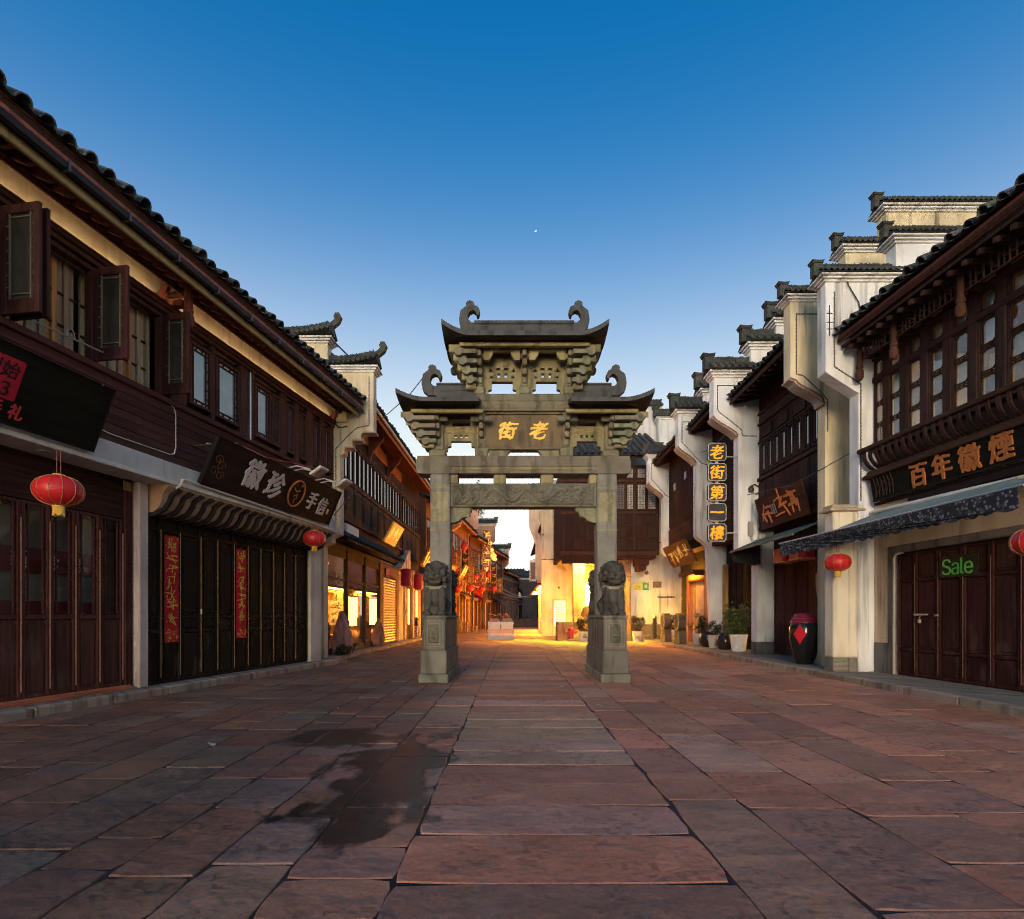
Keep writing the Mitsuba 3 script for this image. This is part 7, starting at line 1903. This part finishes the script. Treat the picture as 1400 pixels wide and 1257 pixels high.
part(ks, 'canopy', S(box(40.5, 64, -.1, 1.0, 3.5, 3.62, .02)), 'wood', (.06, .03, .02))
for a in (42.0, 52.0):
    part(ks, 'canopy_lamp', S(box(a, a + 6, .2, .8, 3.44, 3.47)), 'flat', (.8, .6, .3), emit=(60, 30, 3.2))  # unseen downlights added to brighten the far paving
k = thing('planter_box', 'low stone planter with a dark front before the yellow wall', 'planter')
entry(k, W(cat([box(2.55, 3.65, 33.6, 35.0, 0, 1.05, .02)])), 'stone', (.20, .14, .09))
k = thing('fire_hydrant', 'red fire hydrant before the stone planter', 'fire hydrant')
HX, HYY = 3.25, 33.0
part(k, 'body', cat([lathe([(.20, 0), (.20, .06), (.13, .08), (.13, .55), (.17, .58), (.17, .64), (.12, .72), (.05, .80), (.04, .88), (0, .9)], 20, (HX, HYY, .0))]), 'paint', (.45, .03, .04), smooth=40)
part(k, 'outlet', tube([(HX - .26, HYY, .48), (HX + .26, HYY, .48)], .075, 10), 'paint', (.45, .03, .04))
part(k, 'cap', [tube([(HX - .30, HYY, .48), (HX - .24, HYY, .48)], .095, 8), tube([(HX + .24, HYY, .48), (HX + .30, HYY, .48)], .095, 8)], 'paint', (.4, .03, .04))

# end of the street
def end_house(label, x0, x1, y, z_eave, wall, seed):
    k = thing('town_house', label, 'building')
    E_ = Frame((0, y, 0), (1, 0, 0), (0, -1, 0), (0, 0, 1))
    part(k, 'wall', E_(box(x0, x1, -.3, 0, 0, z_eave + .2)), 'plaster', wall)
    n = max(2, int((x1 - x0) / 1.3)); w = (x1 - x0) / n
    for i in range(n):
        a = x0 + w * i
        part(k, 'shutter', E_(cat([box(a + .08, a + w - .08, 0, .06, .1, 2.9, .02), box(a + .2, a + w - .2, .06, .09, 1.3, 2.7, .02)])), 'wood', vary((.035, .025, .022), .3))
        wk_ = part(k, 'window', E_(cat([box(a + .12, a + w - .12, 0, .05, 4.0, 4.12), box(a + .12, a + w - .12, 0, .05, z_eave - .9, z_eave - .78), box(a + .12, a + .2, 0, .049, 4.1, z_eave - .9), box(a + w - .2, a + w - .12, 0, .049, 4.1, z_eave - .9)])), 'wood', (.05, .035, .035))
        part(wk_, 'pane', E_(box(a + .2, a + w - .2, 0, .02, 4.12, z_eave - .9)), 'dullpane', (.10, .11, .14))
    part(k, 'canopy', E_(prism([(0, 3.7), (0, 3.6), (1.6, 2.95), (1.6, 3.05)], x0, x1, 'yz')), 'flat', (.10, .11, .16))
    part(k, 'roof', E_(prism([(-6, z_eave + 3.0), (-6, z_eave + 2.9), (1.1, z_eave - .1), (1.1, z_eave)], x0 - .3, x1 + .3, 'yz')), 'wood', (.03, .022, .02))
    tile_roof(k, E_, x0 - .3, x1 + .3, 1.15, z_eave + .05, 6.5, .41, .5, (0, 0), 0, (.045, .045, .05), .3)
    return k
end_house('dark tiled house closing the end of the street, left one', -6.5, 1.6, 92, 6.0, (.045, .04, .042), 1)
end_house('dark house with a pale upper wall at the end of the street, right one', 1.9, 9.0, 88, 5.4, (.05, .048, .056), 2)
gable('small dark gable cap in front of the end houses', 86.5, .25, 3.6, [(1.0, 6.6), (1.0, 5.4), (1.5, 4.8), (1.5, .0)], [(1.0, 6.6)], 1.2, c=(.07, .065, .075), finial='horn')
k = thing('platform', 'long dark stone step across the end of the street', 'step')
entry(k, W(box(-3.0, 3.4, 74, 76, 0, 1.0, .04)), 'stone', (.07, .055, .05))
kk = thing('vertical_sign', 'small white framed vertical sign at the far right of the street', 'shop sign')
part(kk, 'panel', W(box(2.15, 2.75, 70, 70.1, 5.6, 7.6, .02)), 'paint', (.10, .05, .04))
part(kk, 'frame', W([box(2.05, 2.15, 69.98, 70.1, 5.4, 7.9), box(2.75, 2.85, 69.98, 70.1, 5.4, 7.9), box(2.15, 2.75, 69.98, 70.1, 5.4, 5.6), box(2.15, 2.75, 69.98, 70.1, 7.6, 7.9)]), 'paint', (.6, .55, .5))
part(kk, 'arm', W(box(2.4, 3.0, 70.02, 70.06, 7.9, 8.0)), 'metal', (.2, .2, .2))
for i, (p0, p1) in enumerate((((-2.2, 66, 5.2), (2.2, 72, 3.6)), ((-1.6, 70, 4.3), (2.3, 80, 4.1)))):
    k = thing('overhead_wire', ('sagging cable over the far street, upper one', 'sagging cable over the far street, lower one')[i], 'wire')
    t_ = np.linspace(0, 1, 12)[:, None]
    pts = np.array(p0) * (1 - t_) + np.array(p1) * t_; pts[:, 2] -= .5 * np.sin(t_[:, 0] * math.pi)
    entry(k, tube(pts, .035, 5), 'paint', (.25, .25, .27))
for i, (x_, y_, lab) in enumerate(((2.25, 45.0, 'white lamp post stub at the foot of the yellow wall, nearer'), (2.35, 52.0, 'dark lantern bollard farther along the yellow wall'))):
    path_lantern(x_, y_, 0, 1.35, lab)

# two flower boxes with painted boards in the middle of the far street
for i, (x_, lab) in enumerate(((-.98, 'left flower box with a pink and white painted board'), (-.27, 'right flower box with a pink and white painted board'))):
    k = thing('flower_box', lab, 'flower box', 'flower boxes in the street')
    y_ = 33.2
    part(k, 'box', W(box(x_ - .30, x_ + .30, y_, y_ + .55, .05, 1.0, .02)), 'wood', (.30, .20, .13))
    bd = Polygon([(x_ - .33, .08), (x_ + .33, .08), (x_ + .36, .55), (x_ + .30, .75), (x_ + .34, 1.0), (x_ + .22, 1.22), (x_ - .22, 1.22), (x_ - .34, 1.0), (x_ - .30, .75), (x_ - .36, .55)]).buffer(.02)
    part(k, 'board', W(prism(bd, y_ - .05, y_ - .01)), 'paint', (.62, .52, .42))
    part(k, 'band', W([prism(bd.intersection(shapely.box(x_ - 1, .40, x_ + 1, .66)), y_ - .056, y_ - .051)]), 'paint', (.60, .30, .20))
    part(k, 'band', W(prism(bd.intersection(shapely.box(x_ - 1, .0, x_ + 1, .30)), y_ - .056, y_ - .051)), 'paint', (.28, .30, .38))
    part(k, 'band', W(prism(bd.intersection(shapely.box(x_ - 1, 1.05, x_ + 1, 1.4)), y_ - .056, y_ - .051)), 'paint', (.34, .10, .07) if i == 0 else (.16, .11, .08))
    part(k, 'leaves', leaf_cloud(np.array([x_, y_ + .28, 1.32]), (.32, .25, .14), 220, .05, 200 + i), 'leaf', (.06, .07, .03), kind='stuff')
    part(k, 'flowers', leaf_cloud(np.array([x_, y_ + .22, 1.42]), (.34, .25, .12), 150, .04, 210 + i), 'leaf', (.60, .16, .10), kind='stuff')

# ------------------------------------------------------------------ potted plants and door stones along the right step
def pot(x, y, z, r, h, label, c=(.6, .58, .54), fol=(.3, .3, .4), n=700, leaf=.045, fc=(.045, .06, .022), seed=1, rings=True, mark=False, group='potted plants by the doors'):
    k = thing('potted_plant', label, 'potted plant', group)
    pr = [(r * .72, 0), (r * .78, .02)]
    m = 9
    for i in range(m):
        t_ = i / m
        rr = r * (.78 + .2 * t_)
        pr += [(rr, h * (.05 + .85 * t_)), (rr + (.012 if rings else 0), h * (.05 + .85 * (t_ + .4 / m))), (rr, h * (.05 + .85 * (t_ + .8 / m)))]
    pr += [(r * 1.04, h * .93), (r * 1.04, h), (r * .92, h), (r * .88, h * .9), (0, h * .88)]
    part(k, 'pot', lathe(pr, 26, (x, y, z)), 'paint', c, smooth=30)
    if mark:
        part(k, 'mark', W(cat([prism(shapely.affinity.translate(scribble(300 + seed, h * .5), x, z + h * .5), y - r * 1.03 - .02, y - r * .98)])), 'paint', (.12, .13, .16))
    cz = z + h + fol[2] * .82
    part(k, 'foliage', leaf_cloud(np.array([x, y, cz]), fol, n, leaf, seed), 'leaf', fc, kind='stuff')
    part(k, 'stem', stems((x, y, z + h * .85), (x, y, cz), fol, 9, .014, seed), 'wood', (.08, .06, .03))
pot(8.05, 21.3, .13, .30, .60, 'tall leafy plant in a big white ribbed pot', (.68, .66, .62), (.46, .42, .62), 1500, .065, (.060, .085, .025), 31)
pot(7.95, 23.6, .13, .24, .50, 'dark small plant in a white pot between two dark jars', (.46, .44, .42), (.28, .28, .34), 420, .05, (.025, .03, .015), 32, False, True)
pot(8.1, 26.0, .13, .30, .50, 'dark plant in a wide pale pot beside the door stones', (.46, .44, .42), (.40, .36, .46), 600, .06, (.02, .025, .014), 33, False, True)
pot(8.45, 31.4, .13, .26, .52, 'dark plant in a pale pot at the foot of the white wall', (.44, .42, .40), (.34, .3, .4), 420, .06, (.025, .03, .016), 34, False, True)
pot(6.75, 32.4, .0, .28, .55, 'bushy dark plant in a pale pot right of the right arch pillar', (.55, .50, .42), (.42, .35, .48), 560, .07, (.035, .035, .018), 35, False, True)
pot(3.85, 32.4, .0, .28, .55, 'bushy dark plant in a pale pot left of the right arch pillar', (.55, .50, .42), (.42, .35, .48), 560, .07, (.05, .04, .018), 36, False, True)
for i, (x_, y_) in enumerate(((8.0, 22.5), (7.98, 24.5))):
    k = thing('dark_jar', ('round dark jar beside the big ribbed pot', 'round dark jar beside the door stones')[i], 'jar', 'round dark jars on the step')
    entry(k, lathe([(.20, 0), (.28, .12), (.32, .30), (.28, .48), (.20, .56), (.22, .6), (.18, .6)], 22, (x_, y_, .13)), 'gloss', (.02, .018, .018), smooth=50)
for i, (x_, y_) in enumerate(((7.55, 26.9), (7.5, 29.2))):
    k = thing('door_stone', ('carved door drum stone with a paler golden edge, nearer one', 'carved door drum stone with a paler golden edge, farther one')[i], 'door stone', 'drum stones before the carved doorway')
    D_ = Frame((x_, y_, .13), (0, 1, 0), (1, 0, 0), (0, 0, 1))
    dr_ = shapely.union_all([shapely.Point(0, .98).buffer(.40), shapely.box(-.38, 0, .38, .55), Polygon([(-.46, 0), (.46, 0), (.38, .6), (-.38, .6)])])
    part(k, 'drum', D_(prism(dr_, -.16, .16)), 'stone', (.075, .06, .05))
    part(k, 'rim', D_(prism(shapely.Point(0, .98).buffer(.40).difference(shapely.Point(0, .98).buffer(.31)), -.19, -.16)), 'stone', (.28, .19, .10))  # rim coloured paler and more golden than the drum
path_lantern(7.85, 33.0, .0, 1.5, 'black lantern bollard before the white wall with plaques')
# wall lamp and meter on the long corbel gable
k = thing('wall_box', 'grey ribbed wall box with a cable on the white gable wall', 'wall box')
part(k, 'case', W(box(7.88, 8.06, 20.0, 20.08, 4.05, 4.55, .02)), 'metal', (.5, .48, .45))
part(k, 'cable', W(tube([(7.97, 20.05, 4.06), (8.0, 20.04, 3.92), (8.15, 20.04, 3.9), (8.24, 20.0, 4.02)], .018, 6)), 'paint', (.25, .24, .22), smooth=40)
k = thing('wall_lamp', 'small dark ornamental wall lamp bracket by the wooden house', 'wall lamp')
entry(k, W(cat([tube([(8.26, 20.05, 5.7), (8.10, 20.0, 5.78), (7.98, 19.98, 5.72)], .02, 6), lathe([(.0, 0), (.08, .03), (.10, .12), (.06, .2), (0, .24)], 8, (7.97, 19.98, 5.5)), tube([(8.26, 20.05, 5.5), (8.12, 20.0, 5.44)], .016, 6)])), 'paint', (.04, .035, .03))

# ------------------------------------------------------------------ the young moon
k = thing('moon', 'tiny bright crescent moon in the blue sky above the arch', 'moon')
a = np.linspace(-1.9, 1.9, 24)
cres = Polygon(list(zip(np.cos(a), np.sin(a))) + list(zip(.38 + .98 * np.cos(a[::-1]) * .98, np.sin(a[::-1]) * .93))).buffer(0)
mo = Frame((3000 * (731 - 700) / 820, 3000, 1.4 + 3000 * (842 - 315.5) / 820), (0.80, 0, -.60), (0.60, 0, .80), (0, -1, 0))
entry(k, mo(prism(shapely.affinity.scale(cres, 6.5, 6.5, origin=(0, 0)), 0, 1, 'xy')), 'flat', (.8, .8, .75), emit=(1.3, 1.25, 1.1))

# scraps of paper and leaves on the stones
for i, (x_, y_, lab) in enumerate(((-2.6, 8.9, 'white scrap of paper on the damp left paving'), (-3.2, 6.4, 'small pale scrap on the left paving stones'), (.95, 11.6, 'pale paper scrap before the right arch pillar'), (1.35, 9.2, 'tiny white scrap at the edge of the middle lane'), (.5, 19.5, 'flat white scrap on the glowing paving beyond the arch'))):
    k = thing('paper_scrap', lab, 'litter')
    r_ = random.Random(i); w_ = .05 + .03 * (i % 2)
    v = np.array([[x_ + r_.uniform(-1, 1) * w_, y_ + r_.uniform(-1, 1) * w_, .012 + r_.uniform(0, .03)] for _ in range(6)])
    v[:, :2] = v[np.argsort(np.arctan2(v[:, 1] - y_, v[:, 0] - x_)), :2]
    entry(k, (np.vstack([v, [[x_, y_, .03]]]), np.array([[j, (j + 1) % 6, 6] for j in range(6)])), 'flat', (.42, .38, .33))

for i, (pts, r_, lab) in enumerate((([(-5.9, 11.2, 4.22), (-5.6, 13, 4.16), (-5.3, 15, 4.20), (-5.05, 17, 4.24), (-4.7, 18.05, 5.2)], .012, 'thin dark cable along the grey ledge of the near left shop'),
                                    ([(7.9, 13.9, 5.2), (7.75, 16.5, 5.0), (7.8, 19.9, 5.4)], .012, 'thin dark cable sagging between the two right gable walls'),
                                    ([(7.7, 20.6, 8.0), (7.6, 22.8, 7.75), (7.75, 24.7, 8.1)], .014, 'thin dark cable beside the vertical sign'))):
    k = thing('cable', lab, 'cable')
    entry(k, tube(pts, r_, 5), 'paint', (.03, .03, .032))
